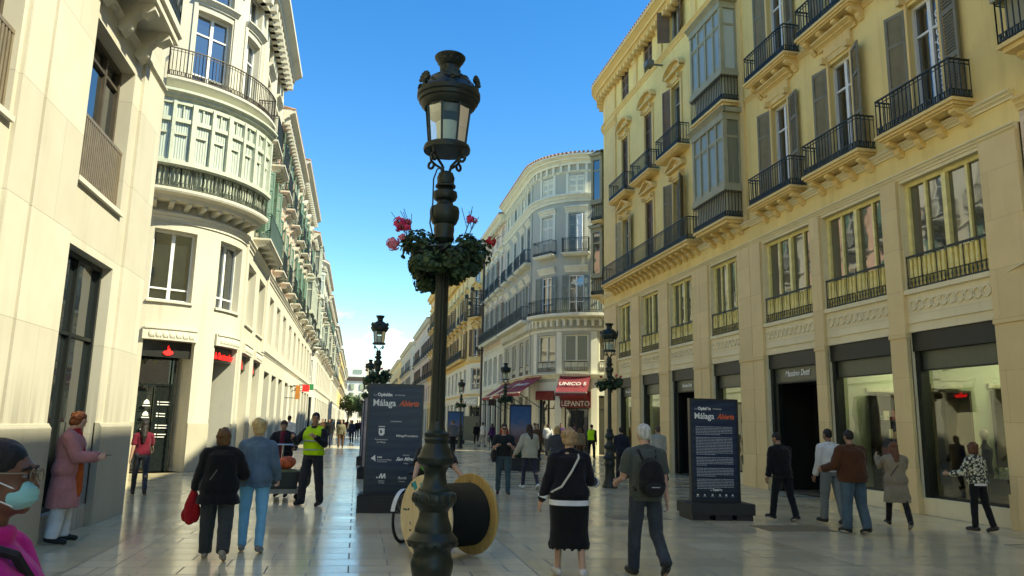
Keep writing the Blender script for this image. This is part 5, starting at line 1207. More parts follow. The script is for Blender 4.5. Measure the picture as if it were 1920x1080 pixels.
panel((.70, 29.5, 0), R_(0), 1.06, 2.06, .30, 'third poster panel back in the left line', 'photo')
panel((8.0, 62, 0), R_(0), 1.3, 2.2, .4, 'distant blue poster panel seen just right of the lamp post', 'logos2')
panel((8.55, 39.5, 0), R_(4), 1.2, 2.4, .3, 'bright blue poster with skyline picture under the red awnings', 'blue')
def poster_picture(x, y, z, w, h, rz, nm):
    m = MB(); m.quad((-w/2, -.045, 0), (w/2, -.045, 0), (w/2, -.045, h), (-w/2, -.045, h)); o = [q for q in bpy.data.objects if q.get('label') == nm][0]
    mm = NM('sky_blue_poster'); s = mm.n('ShaderNodeSeparateXYZ'); mm.L(mm.co, s.inputs[0]); n = mm.noise(5, 6)
    k = mm.math('MULTIPLY', mm.math('ADD', s.outputs[2], mm.math('MULTIPLY', n, 1.1)), .32); mm.col(mm.ramp(k, (.30, (.10, .05, .06)), (.45, (.20, .17, .22)), (.62, (.04, .12, .28)), (.95, (.012, .06, .22)))); mm.rough(.4)
    M = WM[o] @ Matrix.Translation((0, 0, z)); mobj('picture', m.mesh('picture', mm.m, False), o, M)
poster_picture(0, 0, .5, 1.2, 2.0, 0, 'distant blue poster panel seen just right of the lamp post')
poster_picture(0, 0, .5, 1.1, 2.1, 0, 'bright blue poster with skyline picture under the red awnings')
# ================================================================ cable drum
def cable_drum():
    t = thing('cable_drum', 'big yellow wooden cable drum wound with black cable, standing on its rims', 'cable drum', (1.21, 9.72, 0)); R = .505
    A = Matrix.Translation((1.21, 9.72, R+.004)) @ Matrix.Rotation(R_(33), 4, 'Z') @ Matrix.Rotation(R_(90), 4, 'Y')      # local z -> axis
    WD = NM('yellow_ply'); n = WD.noise(2.5, 8, .65, (1, 9, 1)); c = WD.ramp(n, (.3, (.34, .21, .065)), (.7, (.56, .38, .13))); sp = WD.noise(9, 5, .7); c = WD.mix(WD.ramp(sp, (.58, (0,)*3), (.72, (.8,)*3)), c, (.16, .09, .03)); WD.col(c); WD.rough(.65)
    WP = NM('pale_ply'); n = WP.noise(2.5, 8, .65, (1, 9, 1)); WP.col(WP.ramp(n, (.3, (.62, .46, .24)), (.7, (.80, .66, .40)))); WP.rough(.65)
    for z0, m, nm in ((-.39, WP.m, 'pale_flange'), (.35, WD.m, 'yellow_flange')):
        f = MB(); f.lathe([(.06, z0+.04), (R-.01, z0+.04), (R, z0+.03), (R, z0+.01), (R-.01, z0), (.06, z0)], 64, smooth=False)
        o = mobj(nm, f.mesh(nm, m), t, A)
        g = MB()
        for k in range(8): a = k*math.pi/4+.2; g.lathe([(.013, z0-.008), (.013, z0+.048)], 8, (.33*math.cos(a), .33*math.sin(a), 0)); 
        for a in (.3, 2.0, 3.6, 5.2): g.bar((.08*math.cos(a), .08*math.sin(a), z0+.043), ((R-.02)*math.cos(a+.5), (R-.02)*math.sin(a+.5), z0+.043), .006, .004)
        mobj('bolts', g.mesh('bolts', IRON), o, A)
    d = MB(); pr = []; z = -.348; k = 0
    while z < .336: pr += [(.37, z), (.39, z+.012), (.37, z+.024)]; z += .026
    d.lathe(pr, 48); mobj('black_cable_winding', d.mesh('black_cable_winding', plain('black_cable', (.012, .014, .012), .55, .3)), t, A)
    s = MB(); rnd = random.Random(6)
    for k in range(16):
        a = rnd.uniform(0, 6.28); q = rnd.uniform(.15, .46); c = (q*math.cos(a), q*math.sin(a)); w_ = rnd.uniform(.02, .05); h_ = rnd.uniform(.02, .06)
        s.T = Matrix.Translation((c[0], c[1], -.3925)) @ Matrix.Rotation(rnd.uniform(0, 3), 4, 'Z'); s.box(-w_, -h_*.3, 0, w_, h_*.3, .002); s.T = None
    mobj('sticker_scraps', s.mesh('sticker_scraps', plain('dark_sticker', (.08, .11, .13), .5)), t, A)
    s = MB()
    for (a, q) in ((2.6, .42), (2.95, .36), (4.4, .3)): s.T = Matrix.Translation((q*math.cos(a), q*math.sin(a), -.3935)) @ Matrix.Rotation(a, 4, 'Z'); s.box(-.05, -.035, 0, .05, .035, .002); s.T = None
    mobj('teal_sticker', s.mesh('teal_sticker', plain('teal_sticker', (.03, .32, .36), .5)), t, A)
cable_drum()
# ================================================================ bicycle, partly behind the drum
def bicycle():
    t = thing('bicycle', 'white bicycle with dark tyres standing behind the cable drum', 'bicycle', (.95, 11.35, 0)); M0 = Matrix.Translation((.95, 11.35, 0)) @ Matrix.Rotation(R_(62), 4, 'Z')   # local x forward
    WH = plain('bike_white', (.75, .76, .74), .3, bump=0); TY = plain('tyre_rubber', (.015, .015, .015), .8)
    def wheel(x):
        w = MB(); r = .335; w.tube([(x+r*math.cos(a), 0, .35+r*math.sin(a)) for a in [i*math.pi/20 for i in range(41)]], .02, 8, cap=False); o = mobj('tyre', w.mesh('tyre', TY), t, M0)
        s = MB(); s.tube([(x+.31*math.cos(a), 0, .35+.31*math.sin(a)) for a in [i*math.pi/20 for i in range(41)]], .009, 6, cap=False)
        for k in range(16): a = k*math.pi/8; s.tube([(x, .02*(-1)**k, .35), (x+.31*math.cos(a), 0, .35+.31*math.sin(a))], .002, 3)
        s.tube([(x, -.05, .35), (x, .05, .35)], .02, 8); mobj('rim', s.mesh('rim', SIL), o, M0)
    wheel(-.5); wheel(.52)
    f = MB(); bb = (-.05, 0, .3); hd = (.38, 0, .82); st = (-.18, 0, .8); rw = (-.5, 0, .35)
    for a, c, r in ((bb, (.40, 0, .74), .02), ((-.17, 0, .74), hd, .018), (bb, st, .017), (bb, rw, .012), (st, rw, .011), ((.37, 0, .92), (.42, 0, .68), .02)): f.tube([a, c], r, 8)
    for s in (-.05, .05): f.tube([(.42, 0, .68), (.46, s, .62), (.52, s, .35)], .012, 6)
    mobj('frame', f.mesh('frame', WH), t, M0)
    h = MB(); h.tube([(.37, 0, .9), (.36, 0, 1.0)], .014, 6); h.tube([(.26, -.28, 1.0), (.34, -.2, 1.03), (.36, 0, 1.0), (.34, .2, 1.03), (.26, .28, 1.0)], .012, 6); mobj('handlebar', h.mesh('handlebar', DARK), t, M0)
    s = MB(); s.ell((-.22, 0, .93), (.14, .07, .03)); s.tube([(-.18, 0, .8), (-.2, 0, .92)], .012, 6); mobj('saddle', s.mesh('saddle', DARK), t, M0)
    g = MB(); g2 = MB()
    for i in range(14):
        a = R_(10+11*i); b_ = R_(21+11*i); g.add([(.52+.375*math.cos(a), -.03, .35+.375*math.sin(a)), (.52+.375*math.cos(a), .03, .35+.375*math.sin(a)), (.52+.375*math.cos(b_), .03, .35+.375*math.sin(b_)), (.52+.375*math.cos(b_), -.03, .35+.375*math.sin(b_))], [(0, 1, 2, 3)])
        g2.add([(-.5+.375*math.cos(a), -.03, .35+.375*math.sin(a)), (-.5+.375*math.cos(a), .03, .35+.375*math.sin(a)), (-.5+.375*math.cos(b_), .03, .35+.375*math.sin(b_)), (-.5+.375*math.cos(b_), -.03, .35+.375*math.sin(b_))], [(0, 1, 2, 3)])
    mobj('mudguard', g.mesh('mudguard', WH), t, M0); mobj('mudguard', g2.mesh('mudguard', WH), t, M0)
    c = MB(); c.lathe([(.09, -.005), (.09, .005)], 20); c.v = [(v[0]-.05, v[2]-.05, v[1]+.3) for v in c.v]; c.bar((-.05, -.06, .3), (.02, -.06, .15), .02); c.bar((-.05, .06, .3), (-.12, .06, .45), .02); c.box(-.02, -.14, .13, .07, -.06, .15); mobj('crankset', c.mesh('crankset', DARK), t, M0)
bicycle()
# ================================================================ hand trolley with crate and bag
def trolley(loc, rz, label, full=True):
    t = thing('hand_trolley', label, 'trolley', loc, rz, None); M = WM[t]; G = plain('grey_deck', (.22, .22, .19), .5, .2)
    d = MB(); d.box(-.42, -.3, .20, .42, .3, .235); d.box(-.45, -.33, .17, -.42, .33, .26); d.box(.42, -.33, .17, .45, .33, .26); d.box(-.42, -.33, .17, .42, -.3, .26); d.box(-.42, .3, .17, .42, .33, .26); mobj('deck', d.mesh('deck', G), t, M)
    for sx in (-.34, .34):
        for sy in (-.24, .24):
            w = MB(); w.lathe([(.055, -.018), (.062, -.01), (.062, .01), (.055, .018)], 16); w.v = [(v[0]+sx, v[2]+sy, v[1]+.063) for v in w.v]; w.box(sx-.02, sy-.03, .05, sx+.02, sy-.022, .17); w.box(sx-.02, sy+.022, .05, sx+.02, sy+.03, .17); mobj('castor', w.mesh('castor', DARK), t, M)
    h = MB()
    if full: h.tube([(.0, .2, .23), (.0, .2, 1.12)], .022, 8); h.tube([(-.30, .2, 1.12), (.30, .2, 1.12)], .018, 8); h.tube([(-.30, .2, 1.12), (-.34, .15, 1.17)], .015, 6); h.tube([(.30, .2, 1.12), (.36, .12, 1.17)], .015, 6)
    else:
        for x in (-.4, .4): h.tube([(x, .3, .2), (x, .32, .95)], .016, 6)
        h.tube([(-.4, .32, .95), (.4, .32, .95)], .016, 6)
        for z in (.45, .7): h.tube([(-.4, .31, z), (.4, .31, z)], .01, 6)
    mobj('handle', h.mesh('handle', SIL), t, M)
trolley((-1.45, 16.35, 0), R_(8), 'low grey hand trolley with upright handle bar beside the man in yellow vest')
def crate(loc, rz):
    t = thing('storage_crate', 'black storage crate with olive lid on the grey hand trolley', 'crate', loc, rz); M = WM[t]
    b = MB(); b.add([(-.27, -.19, 0), (.27, -.19, 0), (.27, .19, 0), (-.27, .19, 0), (-.31, -.22, .36), (.31, -.22, .36), (.31, .22, .36), (-.31, .22, .36)], [(0, 3, 2, 1), (4, 5, 6, 7), (0, 1, 5, 4), (1, 2, 6, 5), (2, 3, 7, 6), (3, 0, 4, 7)]); b.box(-.33, -.24, .31, .33, .24, .345); mobj('tub', b.mesh('tub', plain('black_plastic', (.015, .016, .014), .45)), t, M)
    l = MB(); l.box(-.33, -.24, .36, .33, .24, .385); l.box(-.25, -.17, .385, .25, .17, .40); mobj('lid', l.mesh('lid', plain('olive_lid', (.14, .15, .07), .5)), t, M)
crate((-1.42, 16.3, .236), R_(8))
def soft_bag(name, label, cat, loc, r, mat, seed, M=None, strap=None):
    t = MB(); t.ell((0, 0, r[2]), r, 20, 14); out = []
    for v in t.v:
        n = noise.noise(Vector(v)*7+Vector((seed, 0, 0))); z = max(v[2], .0); out.append((v[0]*(1+.22*n), v[1]*(1+.22*n), z*(1+.08*n)))
    t.v = out; o = thing(name, label, cat, loc); mobj('body', t.mesh('body', mat), o, WM[o])
    h = MB(); h.tube([(-r[0]*.4, 0, r[2]*1.8), (-r[0]*.35, 0, r[2]*1.8+.09), (0, 0, r[2]*1.8+.13), (r[0]*.35, 0, r[2]*1.8+.09), (r[0]*.4, 0, r[2]*1.8)], .008, 6); mobj('strap', h.mesh('strap', strap or DARK), o, WM[o])
soft_bag('shopping_bag', 'orange and red bag lying on top of the crate on the trolley', 'bag', (-1.38, 16.3, .636), (.2, .15, .13), plain('orange_red_bag', (.55, .10, .03), .6, var=.6, nscale=9), 3)
soft_bag('rucksack', 'dark brown bag hanging at the right end of the hand trolley', 'bag', (-1.0, 16.45, .236), (.14, .16, .25), plain('brown_bag', (.06, .045, .025), .7), 8)
trolley((11.0, 37.5, 0), R_(20), 'distant wire trolley being pushed in front of the cafe', False)
# cafe furniture and planters in front of the awnings
def cafe_table(x, y, lab):
    t = thing('cafe_table', lab, 'table', (x, y, 0), 0, 'cafe tables'); m = MB(); m.lathe([(.34, .72), (.35, .735), (.34, .75)], 20); mobj('table_top', m.mesh('table_top', SIL), t, WM[t]); m = MB(); m.lathe([(.22, 0), (.2, .03), (.03, .05), (.03, .72)], 14); mobj('pedestal', m.mesh('pedestal', DARK), t, WM[t])
def cafe_chair(x, y, rz, lab):
    t = thing('cafe_chair', lab, 'chair', (x, y, 0), rz, 'cafe chairs'); M = WM[t]; W = plain('dark_wicker', (.06, .045, .03), .7)
    m = MB(); m.box(-.21, -.2, .43, .21, .22, .46); mobj('seat', m.mesh('seat', W), t, M); m = MB(); m.box(-.21, .2, .55, .21, .225, .88); mobj('backrest', m.mesh('backrest', W), t, M)
    for sx in (-.19, .19):
        for sy, h in ((-.18, .43), (.21, .86)): m = MB(); m.tube([(sx*1.1, sy*1.1, 0), (sx, sy, h)], .012, 6); mobj('leg', m.mesh('leg', SIL), t, M)
k = 0
for (x, y) in ((8.9, 43.3), (10.0, 41.9), (11.6, 40.9), (8.8, 46.2)):
    cafe_table(x, y, ['cafe table nearest the blue poster', 'cafe table in front of the doorway awning', 'cafe table nearest the yellow corner building', 'cafe table farthest down the awnings'][k])
    for j, (dx, dy, rz) in enumerate(((-.6, 0, math.pi/2), (.6, .0, -math.pi/2))): cafe_chair(x+dx, y+dy, rz, ['left hand', 'right hand'][j]+' chair of the '+['table nearest the blue poster', 'table in front of the doorway awning', 'table nearest the yellow corner building', 'table farthest down the awnings'][k])
    k += 1
# black planter bench behind the phone man
t = thing('planter_trough', 'long black planter trough with dark shrubs behind the man looking at his phone', 'planter', (5.95, 27.5, 0)); m = MB(); m.box(-.7, -.25, 0, .7, .25, .42); m.box(-.74, -.29, .38, .74, .29, .45); mobj('trough', m.mesh('trough', plain('black_trough', (.02, .02, .02), .6)), t, WM[t])
m = MB(); leaf_cloud(m, [((-.5+.25*i, 0, .58+.08*(i % 2)), .2) for i in range(5)], 500, .05, random.Random(2)); mobj('foliage', m.mesh('foliage', LEAF), t, WM[t])
# ================================================================ projecting shop signs, left side
def blade_sign(loc, w, h, m, label, txt=None):
    t = thing('hanging_sign', label, 'sign', loc); M = WM[t]; b = MB(); b.box(0, -.05, -h/2, w, .05, h/2); mobj('board', b.mesh('board', m), t, M); b = MB(); b.bar((-.6, 0, h/2-.06), (0, 0, h/2-.06), .04); b.bar((-.6, 0, -h/2+.06), (0, 0, -h/2+.06), .04); mobj('bracket', b.mesh('bracket', IRON), t, M)
    if txt: put_text(txt, .22, M @ Matrix.Translation((w/2, -.06, -.08)), WLET, t)
blade_sign((-3.5, 49.5, 3.6), .42, .42, REDL, 'square red lit sign sticking out over the shops on the left')
blade_sign((-3.6, 45.5, 3.2), .25, .8, plain('orange_board', (.6, .22, .04), .5), 'tall orange sign sticking out left of the red lit sign')
blade_sign((-3.5, 54.5, 3.9), .4, .4, plain('green_board', (.03, .22, .08), .5), 'green pharmacy sign sticking out right of the red lit sign')
blade_sign((10.0, 58, 3.3), .5, .5, plain('dark_board', (.05, .03, .03), .5), 'small dark hanging sign by the farthest red awning')
# round lattice mast in front of the pink house
t = thing('utility_mast', 'thin dark mast with small brackets and wires beside the pale pink building', 'mast', (10.55, 65.2, 0)); m = MB(); m.tube([(0, 0, 0), (0, 0, 17.5)], .10, 8); mobj('pole', m.mesh('pole', plain('mast_brown', (.07, .055, .045), .7)), t, WM[t])
m = MB()
for z, l in ((17.0, .4), (13.3, 1.0), (12.6, 1.5), (12.0, 1.2), (8.0, .5)): m.bar((-l, 0, z), (l*.4, 0, z), .07); m.bar((-l, 0, z), (0, 0, z-.5), .04); m.box(-l-.15, -.15, z, -l+.15, .15, z+.3)
mobj('bracket_arms', m.mesh('bracket_arms', IRON), t, WM[t])
# trees closing the street
def street_tree(x, y, h, seed, lab):
    t = thing('street_tree', lab, 'tree', (x, y, 0), 0, 'trees at the far end'); rnd = random.Random(seed); m = MB(); m.tube([(0, 0, 0), (.1, 0, h*.3), (.0, .1, h*.6)], [.22, .16, .08], 8)
    for k in range(5): a = k*1.3; m.tube([(0, 0, h*.35), (math.cos(a)*h*.15, math.sin(a)*h*.15, h*.55), (math.cos(a)*h*.25, math.sin(a)*h*.25, h*.75)], [.09, .06, .02], 6)
    mobj('trunk', m.mesh('trunk', plain('bark', (.10, .08, .06), .9)), t, WM[t]); m = MB(); leaf_cloud(m, [((rnd.gauss(0, h*.16), rnd.gauss(0, h*.16), h*rnd.uniform(.5, .85)), h*rnd.uniform(.1, .18)) for _ in range(14)], 1500, .22, rnd); mobj('crown', m.mesh('crown', LEAF2), t, WM[t])
street_tree(-2.0, 175, 8, 1, 'leafy tree at the far end of the street, nearest to the left houses'); street_tree(1.5, 190, 7, 2, 'leafy tree at the far end of the street, second from the left'); street_tree(5.5, 210, 9, 3, 'leafy tree at the far end of the street, farthest right')
# ================================================================ people
def remesh(mb, vox, it=2, name='m', mat=None, fold=0.0, fs=9.0, seed=0, fstretch=(1, 1, 1), keep=None):
    me = mb.mesh(name, None); o = bpy.data.objects.new('tmp', me); COL.objects.link(o)
    r = o.modifiers.new('r', 'REMESH'); r.mode = 'VOXEL'; r.voxel_size = vox; r.adaptivity = 0
    if it: s = o.modifiers.new('s', 'SMOOTH'); s.factor = .5; s.iterations = it
    dg = bpy.context.evaluated_depsgraph_get(); n = bpy.data.meshes.new_from_object(o.evaluated_get(dg)); bpy.data.objects.remove(o); bpy.data.meshes.remove(me)
    if fold:
        n.update(); vs = n.vertices; nn = [v.normal.copy() for v in vs]
        for v, q in zip(vs, nn):
            c = v.co; p = Vector((c.x*fs*fstretch[0]+seed, c.y*fs*fstretch[1]+seed*.7, c.z*fs*fstretch[2]))
            a = noise.noise(p); b = noise.noise(p*2.3+Vector((5, 3, 1))); a = 1-abs(a)*2.4; v.co = c+q*(fold*(a*.7+b*.5))
    n.name = name; n.materials.clear(); n.materials.append(mat)
    n.polygons.foreach_set('use_smooth', [True]*len(n.polygons)); n.update(); return n
SKIN = plain('skin_light', (.52, .29, .19), .55, .35, var=.07, nscale=14, bump=0) if False else None
def skinm(name, c): return plain('skin_'+name, c, .5, 0, .35, .06, 14, .05)
def cloth(name, c, rough=.88, var=.14, pat=None):
    if 'cloth_'+name in MC: return MC['cloth_'+name]
    c = sh(c, .72) if max(c) < .6 and name[:6] not in ('whites',) else c
    m = NM('cloth_'+name); a = m.noise(5, 5, .6); w = m.noise(160, 2)
    cc = m.ramp(a, (.3, sh(c, 1-var)), (.7, sh(c, 1+var)))
    if pat == 'denim': cc = m.mix(m.ramp(m.noise(9, 5, .7, (1, 1, .35)), (.45, (0,)*3), (.7, (.45,)*3)), cc, sh(c, 1.9))
    if pat == 'floral':
        v = m.n('ShaderNodeTexVoronoi'); v.inputs['Scale'].default_value = 26; m.L(m.co, v.inputs['Vector']); q = m.math('ADD', v.outputs['Distance'], m.math('MULTIPLY', m.noise(30, 4), .8)); cc = m.mix(m.ramp(q, (.86, (0,)*3), (.93, (1,)*3)), (.62, .58, .42), (.035, .04, .03))
    if pat == 'check':
        s = m.n('ShaderNodeSeparateXYZ'); m.L(m.co, s.inputs[0])
        for k in (0, 2): cc = m.mix(m.math('MULTIPLY', m.math('GREATER_THAN', m.math('SINE', m.math('MULTIPLY', s.outputs[k], 420.0)), .35), .3), cc, sh(c, 2.4))
    if pat == 'stripe':
        s = m.n('ShaderNodeSeparateXYZ'); m.L(m.co, s.inputs[0]); cc = m.mix(m.math('GREATER_THAN', m.math('SINE', m.math('MULTIPLY', s.outputs[2], 110.0)), .2), cc, (.5, .48, .42))
    m.col(cc); m.rough(rough, .2); m.bump(w, .25, .002); m.b.inputs['Sheen Weight'].default_value = .12
    MC['cloth_'+name] = m.m; return m.m
def hairm(name, c):
    if 'hair_'+name in MC: return MC['hair_'+name]
    m = NM('hair_'+name); n = m.noise(38, 6, .75, (1, 1, .16)); m.col(m.ramp(n, (.32, sh(c, .45)), (.68, sh(c, 1.35)))); m.rough(.5, .3); m.bump(n, .9, .012); MC['hair_'+name] = m.m; return m.m
def rotm(h, p=0, r=0): return Matrix.Rotation(h, 3, 'Z') @ Matrix.Rotation(p, 3, 'X') @ Matrix.Rotation(r, 3, 'Y')
def limb(mb, pts, rs, n=12, flat0=False, flat1=False):
    """tapered tube with round ends through pts"""
    P_ = []; Rr = []
    for i in range(len(pts)-1):
        for k in range(4):
            t = k/4; P_.append(pts[i].lerp(pts[i+1], t)); Rr.append(rs[i]*(1-t)+rs[i+1]*t)
    P_.append(pts[-1]); Rr.append(rs[-1]); mb.tube(P_, Rr, n)
    for p, r in zip(pts[1:-1], rs[1:-1]): mb.ell(p, (r*.99,)*3, 10, 8)
    if not flat0: mb.ell(pts[0], (rs[0],)*3, 10, 8)
    if not flat1: mb.ell(pts[-1], (rs[-1],)*3, 10, 8)
def loft(mb, secs, n=20):
    vs = []; fs = []
    for c, rx, ry, R in secs:
        for k in range(n):
            a = 2*math.pi*k/n; ca, sa = math.cos(a), math.sin(a); e = .86
            v = Vector((math.copysign(abs(ca)**e, ca)*rx, math.copysign(abs(sa)**e, sa)*ry, 0)); vs.append(Vector(c)+R @ v)
    m = len(secs)
    for i in range(m-1):
        for k in range(n): fs.append((i*n+k, i*n+(k+1) % n, (i+1)*n+(k+1) % n, (i+1)*n+k))
    fs.append(tuple(range(n-1, -1, -1))); fs.append(tuple(range((m-1)*n, m*n))); mb.add(vs, fs, True)
def person(x, y, rotz, H, label, skin=(.50, .29, .20), hair=('short', (.06, .035, .02)), top=None, bottom=None, shoes=(.03, .03, .03), legs=((8, 4), (-14, 16)), arms=((5, 7, 15, 0), (-5, 7, 15, 0)), lean=2, head=(0, 0), g=1.0, vox=.011, face=False, group=None, fem=False, extra=None, curl=30, legskin=False, z=0, shoulder=0):
    t = thing('person', label, 'person', (x, y, z), R_(rotz), group); s = H/1.75; W0 = WM[t]
    Mx = lambda mb: setattr(mb, 'v', [(v[0]*s, v[1]*s, v[2]*s) for v in mb.v])
    hipw = .095*g**.5; shw = (.165 if fem else .185)*(1+.35*(g-1)); L = R_(lean); sp = Vector((0, math.sin(L), math.cos(L)))
    # legs
    J = {}; soles = []
    for i, sg in enumerate((-1, 1)):
        a, b = R_(legs[i][0]), R_(legs[i][1]); ab = R_(legs[i][2] if len(legs[i]) > 2 else 2)
        hip = Vector((sg*hipw, 0, .89)); d1 = Vector((sg*math.sin(ab), math.sin(a), -math.cos(a))).normalized(); kn = hip+d1*.42; a2 = a-b
        d2 = Vector((sg*math.sin(ab)*.3, math.sin(a2), -math.cos(a2))).normalized(); an = kn+d2*.40
        pt = min(0, a2)*.75 if a2 < 0 else max(0, a2)*.5; fd = Vector((sg*.10, math.cos(pt), math.sin(pt))).normalized(); up = Vector((0, -math.sin(pt), math.cos(pt)))
        heel = an-fd*.05-up*.055; toe = an+fd*.165-up*.062; J[sg] = (hip, kn, an, heel, toe, fd, up); soles += [heel.z-.022, toe.z-.02]
    dz = -min(soles)
    for sg in J: J[sg] = tuple(v+Vector((0, 0, dz)) if k < 5 else v for k, v in enumerate(J[sg]))
    pel = Vector((0, 0, .93+dz)); T = lambda h, yo=0: pel+sp*h+Vector((0, yo, 0)); RT = rotm(0, -L)
    neck = T(.535, .0); Hm = rotm(R_(head[0]), R_(-head[1])-L*.4); hc = T(.60)+Hm @ Vector((0, .022, .095))
    A = {}
    for i, sg in enumerate((-1, 1)):
        p, ab, fl, inw = [R_(q) for q in arms[i][:4]]; sh_ = T(.442+shoulder*(i == 1), -.005)+Vector((sg*shw, 0, 0))
        d1 = Vector((sg*math.sin(ab), math.sin(p)*math.cos(ab), -math.cos(p)*math.cos(ab))).normalized()
        el = sh_+d1*.285; ax = Vector((1, 0, 0)); d2 = Matrix.Rotation(fl, 3, ax) @ d1; d2 = Matrix.Rotation(sg*inw, 3, 'Z') @ d2; d2.normalize(); wr = el+d2*.255
        A[sg] = (sh_, el, wr, d1, d2)
    # ---- body, one continuous skin
    b = MB(); gy = 1+.6*(g-1)
    hw = (.172 if fem else .160)*g
    base = [(-.07, hw*.86, .10*g, 0), (0, hw, .112*g, -.005), (.07, hw*.98, .108*g, 0), (.16, (.132 if fem else .148)*g, .10*g, .005), (.25, (.145 if fem else .16)*(1+.7*(g-1)), .108*gy, .01), (.36, (.158 if fem else .178)*(1+.5*(g-1)), .118*gy, .012), (.44, (.15 if fem else .17)*(1+.4*(g-1)), .10*gy, .0), (.50, .115, .075, -.005), (.535, .07, .06, -.0)]
    def tor(mb, o, h0=-.07, h1=.535, extra_=(), oy=None, hem=0):
        pts = [q for q in base if h0 <= q[0] <= h1]; se = []
        for h, rx, ry, yo in list(extra_)+[q for q in pts]:
            k = 1 if h < .47 else .55; se.append((T(h, yo) if h > -.07 else Vector((0, pel.y+yo, pel.z+h)), rx+o*k, ry+(oy or o)*k, RT if h > -.07 else Matrix.Identity(3)))
        loft(mb, se)
    tor(b, 0); limb(b, [T(.50, -.005), hc+Hm @ Vector((0, -.015, -.06))], [.058, .053])
    b.ell(hc+Hm @ Vector((0, -.008, .015)), (.074, .094, .096), 20, 14, Hm); b.ell(hc+Hm @ Vector((0, .022, -.045)), (.060, .070, .068), 16, 12, Hm)
    b.ell(hc+Hm @ Vector((0, .066, -.088)), (.026, .022, .020), 10, 8, Hm)
    for sg in (-1, 1): b.ell(hc+Hm @ Vector((sg*.075, -.008, -.012)), (.011, .020, .031), 10, 8, Hm); b.ell(hc+Hm @ Vector((sg*.040, .055, -.030)), (.022, .022, .022), 8, 6, Hm)
    b.ell(hc+Hm @ Vector((0, .086, -.012)), (.010, .016, .026), 8, 8, Hm @ Matrix.Rotation(R_(-15), 3, 'X')); b.ell(hc+Hm @ Vector((0, .100, -.030)), (.015, .013, .011), 8, 8, Hm)
    b.ell(hc+Hm @ Vector((0, .079, .030)), (.048, .014, .012), 10, 6, Hm); b.ell(hc+Hm @ Vector((0, .082, -.062)), (.022, .012, .008), 8, 6, Hm)
    for i, sg in enumerate((-1, 1)):
        hip, kn, an, heel, toe, fd, up = J[sg]; limb(b, [hip, kn, an], [.082*g, .052, .036]); b.ell(kn.lerp(an, .28)-Vector((0, .012, 0)), (.047, .052, .10), 10, 8)
        limb(b, [heel+up*.012, toe], [.034, .026]); limb(b, [an, heel.lerp(toe, .45)+up*.01], [.036, .034])
        sh_, el, wr, d1, d2 = A[sg]; limb(b, [sh_, el, wr], [.052*(1+.4*(g-1)), .040, .026]); b.ell(sh_, (.052,)*3, 10, 8); limb(b, [T(.515, -.006)+Vector((sg*.02, 0, 0)), T(.478, -.01)+Vector((sg*shw*.72, 0, 0)), sh_], [.045, .042, .05])
        n_ = Vector((-sg, .25, 0)); n_ = (n_-d2*n_.dot(d2)); n_ = n_.normalized() if n_.length > .1 else Vector((0, 0, 1)); v_ = n_.cross(d2)*(-sg if True else 1); 
        if v_.dot(Vector((0, 1, .3))) < 0: v_ = -v_
        Rh = Matrix((v_, n_, d2)).transposed(); b.ell(wr+d2*.052, (.038, .015, .052), 12, 8, Rh); c_ = R_(curl if not isinstance(curl, tuple) else curl[i])
        for k, (off, ln) in enumerate(((.027, .072), (.009, .080), (-.010, .074), (-.027, .058))):
            q = wr+d2*.092+v_*off; dd = d2.copy(); pts = [q]
            for m_ in range(3): dd = (dd*math.cos(c_*(1+.12*k))+n_*math.sin(c_*(1+.12*k))).normalized(); n2 = n_; q = q+dd*ln*(.44, .32, .24)[m_]; pts.append(q)
            limb(b, pts, [.0092, .0088, .0080, .0070], 8)
        q = wr+d2*.03+v_*.032; limb(b, [q, q+(v_*.7+d2*.7).normalized()*.035, q+(v_*.35+d2*.85+n_*.3).normalized()*.066], [.012, .0105, .009], 8)
    Mx(b); bo = mobj('body', remesh(b, min(vox, .010), 1, 'body', skinm('%.2f' % skin[0], skin)), t, W0)
    R2 = {'A': A, 'J': J, 'T': T, 'hc': hc, 'Hm': Hm, 's': s, 'W': W0, 't': t, 'pel': pel, 'neck': neck}
    # ---- shoes
    if shoes:
        for sg in (-1, 1):
            sm = MB(); so = MB()
            hip, kn, an, heel, toe, fd, up = J[sg]; limb(sm, [heel+up*.022, heel.lerp(toe, .5)+up*.028, toe+up*.012], [.045, .044, .038]); limb(sm, [an-up*.012, heel.lerp(toe, .22)+up*.02], [.045, .046])
            R_f = Matrix((Vector((1, 0, 0)), fd, up)).transposed(); so.ell(heel.lerp(toe, .5)-up*.003, (.045, .142, .020), 14, 6, R_f)
            Mx(sm); Mx(so); shc = shoes if not isinstance(shoes[0], tuple) else shoes[0]; slc = (.55, .53, .5) if isinstance(shoes[0], tuple) else sh(shoes, .7)
            ob_ = mobj('shoe', remesh(sm, max(vox, .010), 1, 'shoe', cloth('shoe%.2f%.2f' % (shc[0], shc[2]), shc, .6)), t, W0); mobj('sole', so.mesh('sole', cloth('sole%.2f' % slc[0], slc, .7)), ob_, W0)
